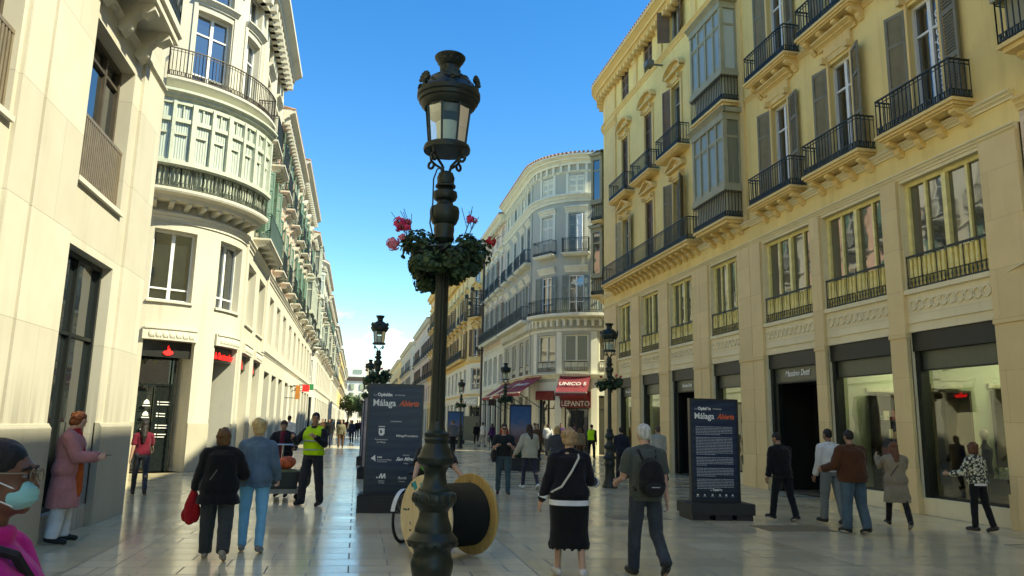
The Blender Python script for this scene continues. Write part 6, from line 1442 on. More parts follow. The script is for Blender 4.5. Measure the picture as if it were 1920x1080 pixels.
    # ---- lower garment
    if bottom:
        k, c, wd, pat = bottom; m = MB(); mat = cloth('%s_%.2f_%.2f_%.2f%s' % (k, *c, pat or ''), c, pat=pat)
        if k in ('trousers', 'shorts'):
            tor(m, .012, -.07, .12)
            for sg in (-1, 1):
                hip, kn, an, heel, toe, fd, up = J[sg]
                if k == 'shorts': limb(m, [hip, kn], [.098*g, .085], flat1=True)
                else:
                    e = an+(kn-an).normalized()*-.015; limb(m, [hip, kn, e], [.095*g, .068*wd, .058*wd], 14, flat1=True); m.ell(kn.lerp(an, .25)-Vector((0, .01, 0)), (.06*wd, .062*wd, .11), 10, 8)
        else:                                              # skirt, k = hem height
            zh = wd; se = []
            for f_, rx, ry in ((0, 1.0, 1.0), (.35, 1.06, 1.06), (.7, 1.0, 1.05), (1, 1.08, 1.25)):
                zz = pel.z+.10-(pel.z+.10-zh)*f_; se.append((Vector((0, 0, zz)), hw*rx+.012, .118*g*ry+.012, Matrix.Identity(3)))
            loft(m, se[::-1], 32)
            if zh < .5:                                    # ruffled hem
                for q in range(16): a = q*math.pi/8; m.ell((math.cos(a)*(hw*1.06), math.sin(a)*.135*g, zh+.03), (.028, .028, .06), 8, 6)
        Mx(m); mobj({'trousers': 'trousers', 'shorts': 'shorts'}.get(k, 'skirt'), remesh(m, vox, 2, k, mat, .007 if k != 'skirt' else .005, 7, x, (1, 1, .9 if k == 'trousers' else .25)), t, W0)
    # ---- upper garment
    for ti, tp in enumerate(top if isinstance(top, list) else ([top] if top else [])):
        k, c, o, sl, hem, pat = tp; m = MB(); mat = cloth('%s_%.2f_%.2f_%.2f%s' % (k, *c, pat or ''), c, pat=pat); ex = []
        if hem < -.07:
            n = 3 
            for q in range(n): f_ = (q)/n; h = hem+(-.075-hem)*f_; fl_ = 1+.20*(1-f_)*min(1, abs(hem)/.4); ex.append((h, hw*fl_, .112*g*fl_, 0))
        tor(m, o, hem if hem > -.07 else -.07, .515, ex, oy=o*1.1)
        for i, sg in enumerate((-1, 1)):
            sh_, el, wr, d1, d2 = A[sg]; r = .056*(1+.4*(g-1))+o*.8
            if sl == 0:
                limb(m, [T(.50, -.008)+Vector((sg*.05, 0, 0)), T(.465, -.01)+Vector((sg*shw*.8, 0, 0))], [.04+o*.6, .05+o*.5]); continue
            m.ell(sh_-Vector((sg*.012, 0, .0)), (r*.96,)*3, 12, 8); limb(m, [T(.505, -.008)+Vector((sg*.025, 0, 0)), T(.472, -.01)+Vector((sg*shw*.68, 0, 0)), sh_], [.046+o*.6, .042+o*.7, r*.93])
            if sl == 1: limb(m, [sh_, sh_.lerp(el, .78)], [r, r*.98], flat1=True)
            elif sl == 2: limb(m, [sh_, el, el.lerp(wr, .45)], [r, .046+o*.7, .042+o*.7], flat1=True)
            else: limb(m, [sh_, el, el.lerp(wr, .97)], [r, .046+o*.8, .034+o*.6], flat1=True)
        if k in ('jacket', 'coat', 'hoodie', 'shirt'): limb(m, [T(.495, -.004), T(.56, .004)], [.075, .062+(.012 if k != 'shirt' else 0)], flat1=True)
        if k == 'hoodie': m.ell(T(.50, -.075), (.095, .06, .06), 12, 8)
        Mx(m); mobj({'tee': 'tshirt', 'vest': 'safety_vest'}.get(k, k), remesh(m, vox, 2, k, mat, .010 if o > .02 else .006, 8, y, (1, 1, .7)), t, W0)
    # ---- hair
    if hair:
        st, hcл = hair; m = MB(); hm = hairm('%.2f_%.2f' % (hcл[0], hcл[2]), hcл); e = lambda p, r, q=None: m.ell(hc+Hm @ Vector(p), r, 16, 12, Hm)
        if st == 'crop': e((0, -.015, .034), (.0785, .0925, .087)); e((0, -.045, -.004), (.070, .056, .062))
        else: e((0, -.020, .030), (.083, .093, .092))
        if st == 'short': e((0, -.045, -.01), (.077, .065, .075))
        if st in ('fluffy', 'bob'): e((0, -.035, .02), (.092, .092, .095)); e((0, -.05, -.035), (.082, .062, .075)); [e((sg*.062, -.01, -.01), (.03, .05, .06)) for sg in (-1, 1)]
        if st == 'bob': e((0, -.045, -.075), (.088, .055, .07)); [e((sg*.07, .0, -.05), (.024, .04, .07)) for sg in (-1, 1)]
        if st == 'long':
            e((0, -.05, -.04), (.085, .06, .10)); limb(m, [hc+Hm @ Vector((0, -.06, -.06)), T(.43, -.105), T(.30, -.115)], [.075, .066, .035]); [e((sg*.07, -.01, -.05), (.024, .04, .10)) for sg in (-1, 1)]
        if st == 'bun': e((0, -.10, .05), (.045, .045, .045))
        rr = random.Random(int(x*100))
        if st in ('fluffy', 'bob'):
            for _ in range(26):
                a = rr.uniform(0, 6.28); u = rr.uniform(-.3, 1); q = math.sqrt(max(0, 1-u*u)); yy = -.03+.088*q*math.sin(a)
                if yy > .045 and u < .5: continue
                e((.086*q*math.cos(a), yy, .025+.09*u), (.022, .022, .020))
        Mx(m); mobj('hair', remesh(m, max(.007, vox*.7), 1, 'hair', hm, .006 if st != 'crop' else .003, 22, 3, (1, 1, .5)), t, W0)
    if face:
        for sg in (-1, 1):
            m = MB(); m.ell(hc+Hm @ Vector((sg*.031, .0775, .004)), (.0125, .009, .006), 12, 8, Hm); Mx(m); eo = mobj('eye', m.mesh('eye', plain('eye_white', (.18, .165, .15), .4, bump=0)), t, W0)
            m = MB(); m.ell(hc+Hm @ Vector((sg*.031, .0855, .004)), (.006, .003, .006), 8, 6, Hm); Mx(m); mobj('iris', m.mesh('iris', DARK), eo, W0)
            m = MB(); limb(m, [hc+Hm @ Vector((sg*.014, .091, .024)), hc+Hm @ Vector((sg*.032, .090, .029)), hc+Hm @ Vector((sg*.050, .076, .024))], [.004, .005, .003], 6); Mx(m); mobj('eyebrow', m.mesh('eyebrow', hairm('%.2f_%.2f' % (hair[1][0], hair[1][2]), hair[1]) if hair else DARK), t, W0)
        m = MB(); m.ell(hc+Hm @ Vector((0, .0905, -.062)), (.020, .006, .007), 10, 6, Hm); Mx(m); mobj('lips', m.mesh('lips', plain('lips_%.2f' % skin[0], (skin[0]*.75, skin[1]*.5, skin[2]*.5), .5, bump=0)), t, W0)
    if extra: extra(R2)
    return R2
def wl(R, p): return R['W'] @ (Vector(p)*R['s'])
def child(R, name, mb, mat, rm=None, fold=0):
    mb.v = [(v[0]*R['s'], v[1]*R['s'], v[2]*R['s']) for v in mb.v]
    return mobj(name, remesh(mb, rm, 1, name, mat, fold, 9, 2) if rm else mb.mesh(name, mat), R['t'], R['W'])
def held(R, name, label, cat, parts, group=None):
    """thing near a person: parts = [(name, mb in person coords, mat, vox)]"""
    t = thing(name, label, cat, tuple(R['W'].translation), 0, group); W = R['W']
    for n, mb, mat, vx in parts:
        mb.v = [(v[0]*R['s'], v[1]*R['s'], v[2]*R['s']) for v in mb.v]
        mobj(n, remesh(mb, vx, 1, n, mat, .006, 9, 4) if vx else mb.mesh(n, mat), t, W)
    return t
DSK = (.16, .075, .045)
# --- masked man, bottom left
def x_mask(R):
    hc, Hm = R['hc'], R['Hm']; m = MB(); m.ell(hc+Hm @ Vector((0, .052, -.050)), (.058, .054, .050), 20, 14, Hm @ Matrix.Rotation(R_(8), 3, 'X')); [m.ell(hc+Hm @ Vector((0, .060, -.05+q)), (.054, .050, .004), 16, 5, Hm) for q in (-.018, 0, .018)]; mo = child(R, 'face_mask', m, plain('mask_aqua', (.28, .60, .58), .7, var=.05), .004, .002)
    m = MB()
    for sg in (-1, 1): m.tube([hc+Hm @ Vector((sg*.055, .06, -.03)), hc+Hm @ Vector((sg*.083, -.01, .012)), hc+Hm @ Vector((sg*.084, -.03, -.01))], .0022, 5); m.tube([hc+Hm @ Vector((sg*.05, .055, -.08)), hc+Hm @ Vector((sg*.082, -.02, -.035))], .0022, 5)
    child(R, 'mask_loop', m, WHITE)
    g = MB()
    for sg in (-1, 1):
        g.tube([hc+Hm @ Vector((sg*.084, -.02, .022)), hc+Hm @ Vector((sg*.078, .06, .016)), hc+Hm @ Vector((sg*.062, .092, .014))], .0026, 6); g.tube([hc+Hm @ Vector((sg*.034+.026*math.cos(a), .1, .004+.02*math.sin(a))) for a in [i*.45 for i in range(15)]], .002, 5)
    g.tube([hc+Hm @ Vector((-.012, .104, .008)), hc+Hm @ Vector((.012, .104, .008))], .002, 5); child(R, 'glasses', g, plain('dull_gold_wire', (.22, .17, .10), .4, .5))
    st = MB(); T = R['T']; st.tube([T(.525, .02)+Vector((.075, -.05, 0)), T(.53, .0)+Vector((.11, .0, 0)), T(.49, .06)+Vector((.10, .055, 0)), T(.36, .115)+Vector((.0, .055, 0)), T(.2, .10)+Vector((-.1, .06, 0))], .016, 6); st.tube([T(.525, .02)+Vector((.075, -.05, 0)), T(.45, -.12)+Vector((.03, -.02, 0)), T(.2, -.14)+Vector((-.1, 0, 0))], .016, 6); child(R, 'bag_strap', st, plain('black_strap', (.012, .012, .012), .8))
person(-.965, 2.26, -84, 1.565, 'masked dark skinned person with glasses in bright magenta top, cut off at bottom left corner', DSK, ('crop', (.012, .010, .010)), ('jacket', (.62, .015, .24), .026, 3, -.10, None), ('trousers', (.03, .03, .05), 1.1, None), legs=((4, 4), (-4, 4)), arms=((30, 8, 40, 10), (42, 14, 50, 10)), head=(-2, -4), g=1.25, vox=.008, face=True, extra=x_mask)
# --- woman in pink coat by the left wall
def x_pink(R):
    T, A, s = R['T'], R['A'], R['s']; red = cloth('scarf', (.42, .02, .03)); org = cloth('scarf_orange', (.50, .10, .02))
    m = MB(); m.tube([T(.53)+Vector((.07*math.cos(a), .075*math.sin(a)+.005, .02*math.sin(a))) for a in [i*.5 for i in range(14)]], .03, 8); limb(m, [T(.50, .09)+Vector((.04, 0, 0)), T(.3, .15)+Vector((.05, 0, 0)), T(.05, .15)+Vector((.05, 0, 0)), T(-.25, .15)+Vector((.05, .01, 0))], [.035, .045, .05, .045]); so = child(R, 'scarf', m, red, .012, .008)
    m = MB(); limb(m, [T(.12, .17)+Vector((.11, 0, 0)), T(-.08, .18)+Vector((.10, 0, 0)), T(-.30, .17)+Vector((.09, .01, 0))], [.03, .055, .055]); child(R, 'scarf_tail', m, org, .012, .008)
    st = MB(); st.tube([T(.5, .05)+Vector((-.09, .04, 0)), T(.515, .0)+Vector((-.10, -.02, 0)), T(.35, -.13)+Vector((-.02, -.04, 0)), T(.12, -.15)+Vector((.12, 0, 0))], .010, 6); child(R, 'bag_strap', st, MC['black_strap'])
    sh_, el, wr, d1, d2 = A[1]; held(R, 'mobile_phone', 'phone held by the woman in the pink coat', 'phone', [('body', (lambda b: (b.ell(wr+d2*.11+Vector((-.03, .0, .03)), (.04, .075, .006), 12, 4), b)[1])(MB()), DARK, None)])
person(-3.72, 10.95, -78, 1.68, 'red haired woman in long pink coat and scarf reading her phone against the left wall', (.55, .33, .25), ('fluffy', (.20, .06, .02)), ('coat', (.56, .24, .24), .048, 3, -.48, None), ('trousers', (.62, .64, .66), 1.45, None), legs=((3, 3), (-3, 4)), arms=((26, 6, 62, 24), (24, 8, 66, 20)), head=(-4, 26), g=1.12, vox=.010, face=True, fem=True, extra=x_pink, curl=50)
# --- girl walking past the bank
person(-4.45, 17.36, 16, 1.57, 'dark haired girl in burgundy top and dark jeans walking past the bank door', (.40, .24, .17), ('long', (.02, .014, .012)), ('tee', (.17, .010, .028), .016, 1, -.05, None), ('trousers', (.045, .05, .065), .9, 'denim'), (.06, .05, .045), ((14, 2), (-20, 18)), ((-14, 8, 10, 0), (26, 8, 40, 0)), vox=.013, fem=True)
# --- two women walking away
def x_black(R):
    T, A = R['T'], R['A']; m = MB(); sh_, el, wr, d1, d2 = A[-1]; c = wr+Vector((-.01, -.01, -.09))
    limb(m, [wr+d2*.06, c, c+Vector((-.03, -.03, -.17)), c+Vector((-.02, -.05, -.33))], [.045, .065, .085, .06]); m.ell(c+Vector((.05, -.04, -.22)), (.06, .06, .14)); m.ell(c+Vector((-.09, -.02, -.26)), (.05, .05, .09))
    held(R, 'folded_jacket', 'bright red jacket hanging from the left hand of the woman in black', 'jacket', [('cloth', m, cloth('redjacket', (.48, .012, .02)), .012)])
    m = MB(); limb(m, [T(.50, -.01), T(.545, -.01)], [.085, .07], flat1=True); child(R, 'collar', m, cloth('cream_collar', (.6, .52, .4)), .01)
    st = MB(); st.tube([T(.50, .04)+Vector((.10, .04, 0)), T(.515, -.01)+Vector((.11, -.03, 0)), T(.36, -.14)+Vector((.03, -.03, 0)), T(.12, -.16)+Vector((-.12, -.02, 0))], .007, 5); child(R, 'bag_strap', st, plain('grey_strap', (.12, .12, .12), .8))
person(-1.58, 9.73, 6, 1.53, 'brown haired woman in loose black jacket walking away with a red jacket in hand', (.5, .3, .2), ('bob', (.15, .075, .03)), ('coat', (.010, .010, .011), .055, 3, -.20, None), ('trousers', (.055, .06, .06), 1.45, None), ((.42, .38, .3), 0) if False else ((.40, .36, .28), (.5, .5, .5)), ((10, 2), (-16, 16)), ((6, 16, 32, 0), (10, 26, 62, 30)), g=1.24, vox=.010, fem=True, extra=x_black, curl=60)
person(-1.22, 10.16, 0, 1.63, 'blonde woman in blue denim jacket and light blue trousers walking away', (.55, .34, .25), ('fluffy', (.62, .44, .20)), ('jacket', (.12, .19, .27), .032, 3, -.09, 'denim'), ('trousers', (.17, .42, .62), 1.0, None), ((.30, .29, .26), (.5, .5, .5)), ((4, 2), (-5, 6)), ((6, 10, 30, 0), (10, 14, 30, 10)), g=1.12, vox=.010, fem=True, curl=50)
# --- trolley person and the man in the vest
def x_trol(R):
    T = R['T']; m = MB(); limb(m, [T(.50, .07), T(.38, .14), T(.1, .16), T(-.2, .16)], [.05, .06, .055, .05]); m.ell(T(.5, .03), (.09, .08, .05)); child(R, 'scarf', m, cloth('plumscarf', (.17, .02, .045)), .013, .008)
person(-1.52, 17.2, 170, 1.63, 'stooping person in dark jacket and plum scarf behind the grey trolley', (.35, .2, .14), ('short', (.05, .02, .015)), ('jacket', (.02, .018, .022), .035, 3, -.1, None), ('trousers', (.03, .03, .035), 1.1, None), legs=((6, 8), (-6, 4)), arms=((25, 22, 55, 10), (30, 22, 50, 10)), lean=10, head=(10, 26), g=1.1, vox=.014, extra=x_trol)
def x_vest(R):
    T, A = R['T'], R['A']; m = MB()
    for h in (.10, .27):
        pts = []
        for i in range(25):
            a = i*math.pi/12; rx = (.20 if h < .2 else .215); ry = .155 if h < .2 else .168; pts.append(T(h, .008)+Vector((rx*math.cos(a), ry*math.sin(a), 0)))
        m.tube(pts, .018, 6)
    child(R, 'reflective_band', m, plain('silver_band', (.30, .34, .32), .4, .3, bump=0))
person(-.80, 15.5, 152, 1.78, 'bearded man in bright yellow safety vest over black top standing by the trolley', (.36, .19, .12), ('crop', (.02, .015, .012)), [('hoodie', (.014, .014, .016), .024, 3, -.04, None), ('vest', (.42, .66, .015), .040, 0, -.02, None)], ('trousers', (.035, .035, .042), 1.25, None), (.03, .025, .02), ((-4, 4, 5), (9, 6, 6)), ((30, 22, 95, 52), (36, 26, 80, 45)), lean=-1, head=(28, 6), g=1.1, vox=.011, face=True, extra=x_vest, curl=60)
# --- crouched worker behind the drum
def x_work(R):
    T = R['T']; m = MB(); m.ell(T(.26, .0), (.21, .155, .15), 16, 12, rotm(0, -R_(46))); child(R, 'safety_vest', m, cloth('limevest', (.10, .75, .06)), .012, .008)
person(1.02, 10.75, 190, 1.72, 'worker in black and green bending over the cable drum behind the lamp post', (.50, .28, .18), ('short', (.02, .015, .01)), ('tee', (.015, .015, .016), .022, 1, -.02, None), ('trousers', (.03, .035, .045), 1.15, None), legs=((28, 42, 8), (6, 30, 8)), arms=((44, 14, 14, 0), (48, 20, 8, 0)), lean=44, head=(0, -6), g=1.08, vox=.011, extra=x_work, curl=35)
# --- man with phone facing us
def x_phone(R):
    A, T = R['A'], R['T']; sh_, el, wr, d1, d2 = A[1]; held(R, 'mobile_phone', 'phone in the hands of the man in the black t-shirt', 'phone', [('body', (lambda b: (b.ell(wr+d2*.1+Vector((-.04, .02, .02)), (.06, .05, .008), 12, 4), b)[1])(MB()), DARK, None)])
    m = MB(); m.ell(T(.02, .02)+Vector((.25, -.02, -.02)), (.08, .15, .17), 14, 10); q = MB(); q.tube([T(.15, 0)+Vector((.25, 0, 0)), T(.5, .03)+Vector((.14, .02, 0)), T(.5, -.04)+Vector((.12, -.03, 0)), T(.15, -.05)+Vector((.25, 0, 0))], .012, 5)
    held(R, 'shoulder_bag', 'dark shoulder bag of the man in the black t-shirt', 'bag', [('body', m, cloth('darkbag', (.035, .03, .028)), .013), ('strap', q, DARK, None)])
    m = MB(); m.box(-.055, 0, 0, .055, .01, .028); hc, Hm = R['hc'], R['Hm']; m.v = [tuple(hc+Hm @ Vector((v[0], v[1]+.092, v[2]-.004))) for v in m.v]; child(R, 'sunglasses', m, DARK)
person(3.52, 18.1, 172, 1.66, 'man in black t-shirt and jeans with sunglasses looking at his phone, facing the camera', (.48, .27, .19), ('crop', (.05, .03, .02)), ('tee', (.018, .022, .022), .022, 1, -.06, None), ('trousers', (.06, .10, .12), 1.05, 'denim'), (.03, .03, .035), ((8, 2), (-8, 12)), ((22, 10, 90, 30), (24, 12, 85, 28)), head=(0, 14), g=1.12, vox=.012, face=True, extra=x_phone, curl=55)
# --- white jacket woman and grey coat woman
person(4.55, 19.8, 8, 1.68, 'woman with long dark hair in cream fleece jacket and dark leggings walking away', (.5, .3, .2), ('long', (.035, .018, .014)), ('jacket', (.58, .53, .40), .045, 3, -.10, None), ('trousers', (.045, .045, .075), .85, None), ((.7, .7, .66), (.6, .6, .6)), ((12, 4, 4), (-14, 14, 4)), ((8, 22, 24, 0), (14, 14, 50, 20)), g=1.05, vox=.013, fem=True)
def x_bag(R):
    T = R['T']; m = MB(); m.ell(T(.02, 0)+Vector((-.25, 0, -.02)), (.05, .13, .11), 14, 10); q = MB(); q.tube([T(.1, 0)+Vector((-.24, 0, 0)), T(.49, .02)+Vector((-.14, .03, 0)), T(.5, -.04)+Vector((-.12, -.04, 0)), T(.1, -.05)+Vector((-.24, 0, 0))], .012, 5)
    held(R, 'handbag', 'olive handbag with pale strap on the shoulder of the woman in the grey coat', 'bag', [('body', m, cloth('olivebag', (.20, .18, .09)), .013), ('strap', q, cloth('palestrap', (.55, .52, .46)), None)])
person(5.60, 20.9, 4, 1.62, 'blonde woman in long grey coat walking away beside the cream jacket woman', (.5, .3, .2), ('bob', (.45, .30, .13)), ('coat', (.085, .08, .085), .05, 3, -.34, None), ('trousers', (.03, .03, .035), 1.0, None), legs=((10, 4), (-10, 12)), arms=((4, 12, 20, 0), (4, 10, 40, 10)), g=1.1, vox=.014, fem=True, extra=x_bag)
# --- woman in black top and long black skirt
def x_skirt(R):
    T, A = R['T'], R['A']; m = MB(); pts = []
    for h in (-.075,): 
        se = [(T(h-.028, 0), .246, .182, Matrix.Identity(3)), (T(h+.032, 0), .246, .182, Matrix.Identity(3))]; loft(m, se, 32)
    child(R, 'white_hem', m, cloth('white_trim', (.74, .74, .76)))
    for sg in (-1, 1):
        sh_, el, wr, d1, d2 = A[sg]; m = MB(); limb(m, [el.lerp(wr, .62), el.lerp(wr, .80)], [.060, .062], 14, True, True); child(R, 'white_cuff', m, cloth('white_trim', (.74, .74, .76)))
    sh_, el, wr, d1, d2 = A[-1]; m = MB(); limb(m, [wr-d2*.01, wr+d2*.012], [.033, .033], 12, True, True); child(R, 'bracelet', m, plain('dark_red_band', (.12, .02, .02), .5))
    q = MB(); pts = [T(.5, .05)+Vector((.09, .07, 0)), T(.525, .0)+Vector((.105, .0, 0)), T(.46, -.115)+Vector((.085, -.045, 0)), T(.30, -.175)+Vector((-.01, -.02, 0)), T(.12, -.17)+Vector((-.13, -.01, 0)), T(.05, -.08)+Vector((-.23, 0, 0)), T(.02, .08)+Vector((-.22, .06, 0))]; q.tube(pts, .013, 6)
    b = MB(); b.ell(T(-.02, .14)+Vector((-.14, .09, 0)), (.10, .05, .08), 14, 10); held(R, 'crossbody_bag', 'bag worn on a white cross strap by the woman in the black skirt', 'bag', [('body', b, cloth('whitebag', (.55, .53, .5)), .012), ('strap', q, cloth('whitestrap', (.6, .58, .52)), None)])
person(2.40, 8.42, -4, 1.61, 'blonde woman in black top with white hem and long black skirt, seen from behind', (.52, .31, .22), ('fluffy', (.44, .29, .15)), ('jacket', (.012, .012, .018), .030, 3, -.05, None), ('skirt', (.010, .010, .011), .36, None), ((.62, .60, .58), (.6, .6, .6)), ((6, 2), (-8, 10)), ((4, 16, 12, 0), (14, 18, 66, -14)), head=(-10, 10), g=1.25, vox=.009, fem=True, extra=x_skirt, curl=(25, 50))
# --- white haired man with backpack
def x_pack(R):
    T = R['T']; m = MB(); m.ell(T(.20, -.215), (.155, .085, .20), 20, 14); m.ell(T(.10, -.22), (.165, .09, .13), 18, 12); m.ell(T(.34, -.18), (.11, .055, .08), 16, 10)
    f = MB(); f.ell(T(.06, -.30), (.12, .03, .085), 16, 10); 
    st = MB()
    for sg in (-1, 1): st.tube([T(.36, -.17)+Vector((sg*.07, 0, 0)), T(.495, -.075)+Vector((sg*.105, 0, 0)), T(.52, .02)+Vector((sg*.115, 0, 0)), T(.40, .14)+Vector((sg*.13, 0, 0)), T(.2, .13)+Vector((sg*.16, 0, 0)), T(.04, -.12)+Vector((sg*.17, 0, 0))], .018, 6)
    l = MB(); l.box(-.05, -.338, 0, .05, -.33, .01); l.v = [tuple(Vector(v)+T(.085, 0)) for v in l.v]; z = MB(); z.tube([T(.06+.20*math.sin(a), -.295)+Vector((.10*math.cos(a), 0, 0)) for a in [i*math.pi/12 for i in range(13)]], .004, 5)
    held(R, 'backpack', 'black backpack on the white haired man', 'backpack', [('body', m, cloth('packblack', (.016, .016, .018)), .010), ('front_pocket', f, cloth('packpocket', (.022, .022, .024)), .010), ('strap', st, cloth('packblack', (.016, .016, .018)), None), ('label_tag', l, plain('grey_tag', (.4, .4, .4), .5), None), ('zip', z, DARK, None)])
person(3.34, 8.52, 0, 1.70, 'white haired man in dark short sleeved shirt and jeans walking away with a backpack', (.55, .30, .21), ('short', (.62, .60, .55)), ('shirt', (.075, .085, .075), .030, 1, -.08, 'check'), ('trousers', (.050, .060, .078), 1.15, 'denim'), (.03, .028, .028), ((7, 2, 3), (-10, 34, 0)), ((10, 14, 62, 14), (-2, 10, 10, 0)), head=(0, 2), g=1.06, vox=.009, extra=x_pack, curl=(40, 32))
person(9.3, 22.6, 6, 1.72, 'man in pale grey shirt walking away behind the white haired man', (.4, .25, .18), ('short', (.08, .06, .04)), ('shirt', (.55, .52, .44), .03, 2, -.1, None), ('trousers', (.10, .10, .09), 1.1, None), g=1.1, vox=.015)
person(8.6, 24.0, -8, 1.66, 'dark haired person in navy jacket walking left of the man in the pale grey shirt', (.4, .25, .18), ('short', (.02, .015, .012)), ('jacket', (.02, .025, .04), .035, 3, -.12, None), ('trousers', (.03, .03, .04), 1.1, None), vox=.016)
# --- right hand group
person(7.95, 13.35, 8, 1.62, 'man all in black with white soled trainers walking towards the dark shop door', (.30, .17, .11), ('crop', (.012, .010, .010)), ('jacket', (.008, .008, .009), .036, 3, -.1, None), ('trousers', (.010, .012, .018), 1.05, None), ((.02, .02, .02), (.5, .5, .5)), ((14, 4, 4), (-8, 12, 4)), ((-6, 12, 14, 0), (22, 14, 30, 0)), head=(16, 12), lean=8, g=1.08, vox=.011)
person(8.28, 11.75, 6, 1.68, 'heavily built man in brown jacket and blue jeans looking into the second shop window', (.32, .18, .12), ('crop', (.012, .010, .010)), ('jacket', (.095, .034, .013), .05, 3, -.08, None), ('trousers', (.075, .12, .16), 1.35, 'denim'), ((.02, .02, .02), (.5, .5, .5)), ((4, 3, 2), (-6, 8, 2)), ((14, 20, 60, 10), (24, 22, 60, 8)), head=(-14, 4), g=1.34, vox=.011)
person(8.72, 13.0, 4, 1.70, 'man in white shirt mostly hidden behind the man in the brown jacket', (.22, .12, .08), ('crop', (.012, .010, .010)), ('shirt', (.60, .60, .58), .03, 3, -.06, None), ('trousers', (.22, .25, .26), 1.2, None), legs=((8, 3), (-8, 8)), g=1.12, vox=.014)
def x_red(R):
    A = R['A']; sh_, el, wr, d1, d2 = A[1]; m = MB(); m.box(-.12, -.05, -.17, .12, .05, .02); m.v = [tuple(Vector(v)+wr+d2*.09+Vector((0, 0, -.09))) for v in m.v]; q = MB(); c = wr+d2*.08; q.tube([c+Vector((-.08, 0, -.07)), c+Vector((-.05, 0, .02)), c+Vector((.05, 0, .02)), c+Vector((.08, 0, -.07))], .006, 5)
    held(R, 'handbag', 'small red handbag held up by the man in the brown jacket', 'bag', [('body', m, plain('red_leather', (.42, .03, .02), .4), None), ('strap', q, DARK, None)])
def x_coat(R):
    T = R['T']; st = MB(); st.tube([T(.5, .05)+Vector((.09, .05, 0)), T(.52, -.01)+Vector((.11, -.02, 0)), T(.34, -.16)+Vector((.02, -.0, 0)), T(.12, -.16)+Vector((-.14, 0, 0))], .009, 5); child(R, 'bag_strap', st, plain('dark_strap', (.04, .03, .025), .7))
    A = R['A']; sh_, el, wr, d1, d2 = A[-1]; held(R, 'mobile_phone', 'phone raised by the woman in the beige coat to photograph the window', 'phone', [('body', (lambda b: (b.ell(wr+d2*.1, (.04, .008, .07), 12, 6), b)[1])(MB()), DARK, None)])
person(9.68, 12.5, -22, 1.52, 'woman with long brown hair in beige coat raising her phone at the shop window', (.5, .3, .2), ('long', (.14, .055, .025)), ('coat', (.33, .27, .18), .045, 3, -.42, None), ('trousers', (.02, .015, .016), .9, None), ((.03, .03, .03), (.5, .5, .5)), ((20, 4, 3), (-16, 16, 3)), ((60, 10, 78, 10), (58, 12, 60, 20)), head=(10, -4), g=1.05, vox=.011, fem=True, extra=x_coat, curl=50)
def x_pat(R):
    T = R['T']; m = MB(); se = [(T(-.045), .185, .135, Matrix.Identity(3)), (T(.0), .185, .135, Matrix.Identity(3))]; loft(m, se, 24); child(R, 'white_hem', m, cloth('white_trim', (.74, .74, .76)))
person(10.86, 11.95, 10, 1.52, 'woman in black and white patterned jacket and black trousers at the largest shop window', (.5, .3, .2), ('bob', (.12, .05, .025)), ('jacket', (.5, .48, .36), .035, 3, -.03, 'floral'), ('trousers', (.012, .012, .013), .95, None), (.06, .05, .045), ((4, 3, 2), (-8, 10, 2)), ((22, 18, 62, 0), (18, 30, 50, 0)), head=(-10, 8), g=1.02, vox=.010, fem=True, extra=x_pat)
b_ = [o for o in bpy.data.objects if o.get('label', '').startswith('heavily built')][0]
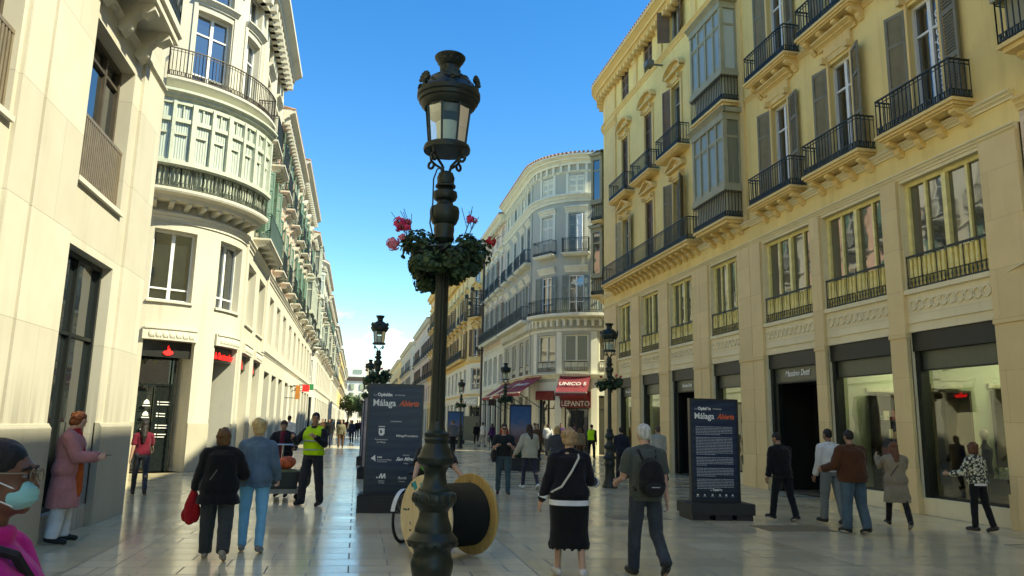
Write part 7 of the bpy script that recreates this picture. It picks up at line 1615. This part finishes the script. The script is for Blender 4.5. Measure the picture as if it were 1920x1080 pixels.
# --- distant walkers, each its own outfit
PAL = {'white': (.6, .58, .54), 'black': (.012, .012, .014), 'grey': (.16, .16, .16), 'red': (.40, .03, .02), 'purple': (.09, .03, .14), 'tan': (.32, .24, .14), 'navy': (.025, .035, .07), 'lime': (.40, .75, .02), 'khaki': (.22, .20, .12), 'pink': (.5, .25, .24), 'denim': (.07, .11, .16), 'brown': (.12, .06, .03), 'cream': (.55, .5, .4), 'olive': (.12, .12, .06)}
FAR = [(-2.75, 32.6, 0, 1.78, 'white', 'grey', 'short', 'person in white shirt near the left shops beyond the trolley'),
 (-1.59, 46.8, 180, 1.72, 'black', 'navy', 'long', 'person in dark jacket walking towards us, left one of the far pair'), (-.88, 47.2, 180, 1.68, 'khaki', 'brown', 'bob', 'person in khaki jacket walking towards us, right one of the far pair'),
 (9.1, 55, -60, 1.75, 'white', 'cream', 'short', 'person all in white walking by the dark green hoarding'), (9.6, 61, 0, 1.7, 'black', 'black', 'short', 'person in black standing before the dark green hoarding'), (9.4, 52.6, 20, 1.68, 'purple', 'black', 'long', 'person in dark purple coat right of the one in white'),
 (5.5, 43.6, 10, 1.8, 'grey', 'black', 'short', 'person in grey top and black trousers just right of the lamp post'), (10.3, 43.6, 0, 1.78, 'cream', 'khaki', 'crop', 'man in cream shirt in front of the cafe window'), (11.2, 44.0, 10, 1.73, 'white', 'grey', 'short', 'person in white shirt left of the cafe doorway'), (11.9, 43.6, 160, 1.8, 'purple', 'black', 'crop', 'man in purple top at the cafe doorway'),
 (12.0, 38.0, -30, 1.74, 'lime', 'black', 'crop', 'worker in lime yellow vest at the right end of the cafe'), (10.6, 35.4, 0, 1.55, 'tan', 'brown', 'bob', 'woman in tan jacket pushing the wire trolley'), (9.7, 49.8, 180, 1.68, 'red', 'black', 'short', 'person in red jacket left of the blue poster'), (2.9, 44.8, 0, 1.68, 'pink', 'navy', 'long', 'woman in pink top between the navy panel and the lamp post'),
 (-2.2, 52, 180, 1.70, 'brown', 'black', 'short', 'person in brown jacket behind the man in the yellow vest'), (-2.9, 56, 170, 1.72, 'black', 'denim', 'crop', 'man in black near the left shops, beyond the white shirt'), (-.3, 58, 180, 1.66, 'navy', 'navy', 'bob', 'woman in navy beyond the far pair'), (-2.0, 64, 180, 1.74, 'grey', 'black', 'short', 'person in grey in the far crowd nearest the shops'), (-1.1, 68, 0, 1.70, 'red', 'black', 'long', 'person in red jacket in the far crowd'), (.1, 72, 180, 1.70, 'black', 'grey', 'short', 'person in black in the far crowd beside the left lamps'),
 (-2.9, 74, 0, 1.72, 'olive', 'black', 'short', 'person in olive in the far crowd'), (-.6, 80, 180, 1.68, 'cream', 'denim', 'bob', 'person in cream in the far crowd'), (-1.9, 86, 0, 1.75, 'navy', 'black', 'crop', 'man in navy deep in the far crowd'), (.4, 92, 180, 1.7, 'purple', 'black', 'long', 'person in purple deep in the far crowd'), (-3.0, 95, 180, 1.7, 'white', 'navy', 'short', 'person in white deep in the far crowd'), (-1.2, 102, 0, 1.72, 'black', 'black', 'short', 'farthest person in black in the street'),
 (6.4, 60, 180, 1.7, 'navy', 'denim', 'short', 'person in navy far off between the lamp post and the PANG shop'), (7.9, 33, 150, 1.70, 'brown', 'black', 'bob', 'woman in brown passing the cafe tables')]
for i, (x, y, rz, h, tc, bc, hs, lab) in enumerate(FAR):
    rr = random.Random(i*7+1); sw = rr.uniform(8, 18); k = rr.choice((-1, 1)); fm = hs in ('bob', 'long')
    person(x, y, rz+rr.uniform(-12, 12), h, lab, rr.choice(((.5, .3, .2), (.42, .25, .17), (.25, .14, .09))), (hs, rr.choice(((.02, .015, .012), (.06, .03, .02), (.16, .09, .04)))), [('jacket', PAL[tc] if tc != 'lime' else (.02, .02, .02), .034, 3, -.09, None)]+([('vest', PAL['lime'], .048, 0, -.05, None)] if tc == 'lime' else []), ('trousers', PAL[bc], 1.1, None), legs=((k*sw, 4), (-k*sw, 14)), arms=((-k*14, 8, 16, 0), (k*14, 8, 22, 0)), g=rr.uniform(1, 1.2), vox=.022, fem=fm)
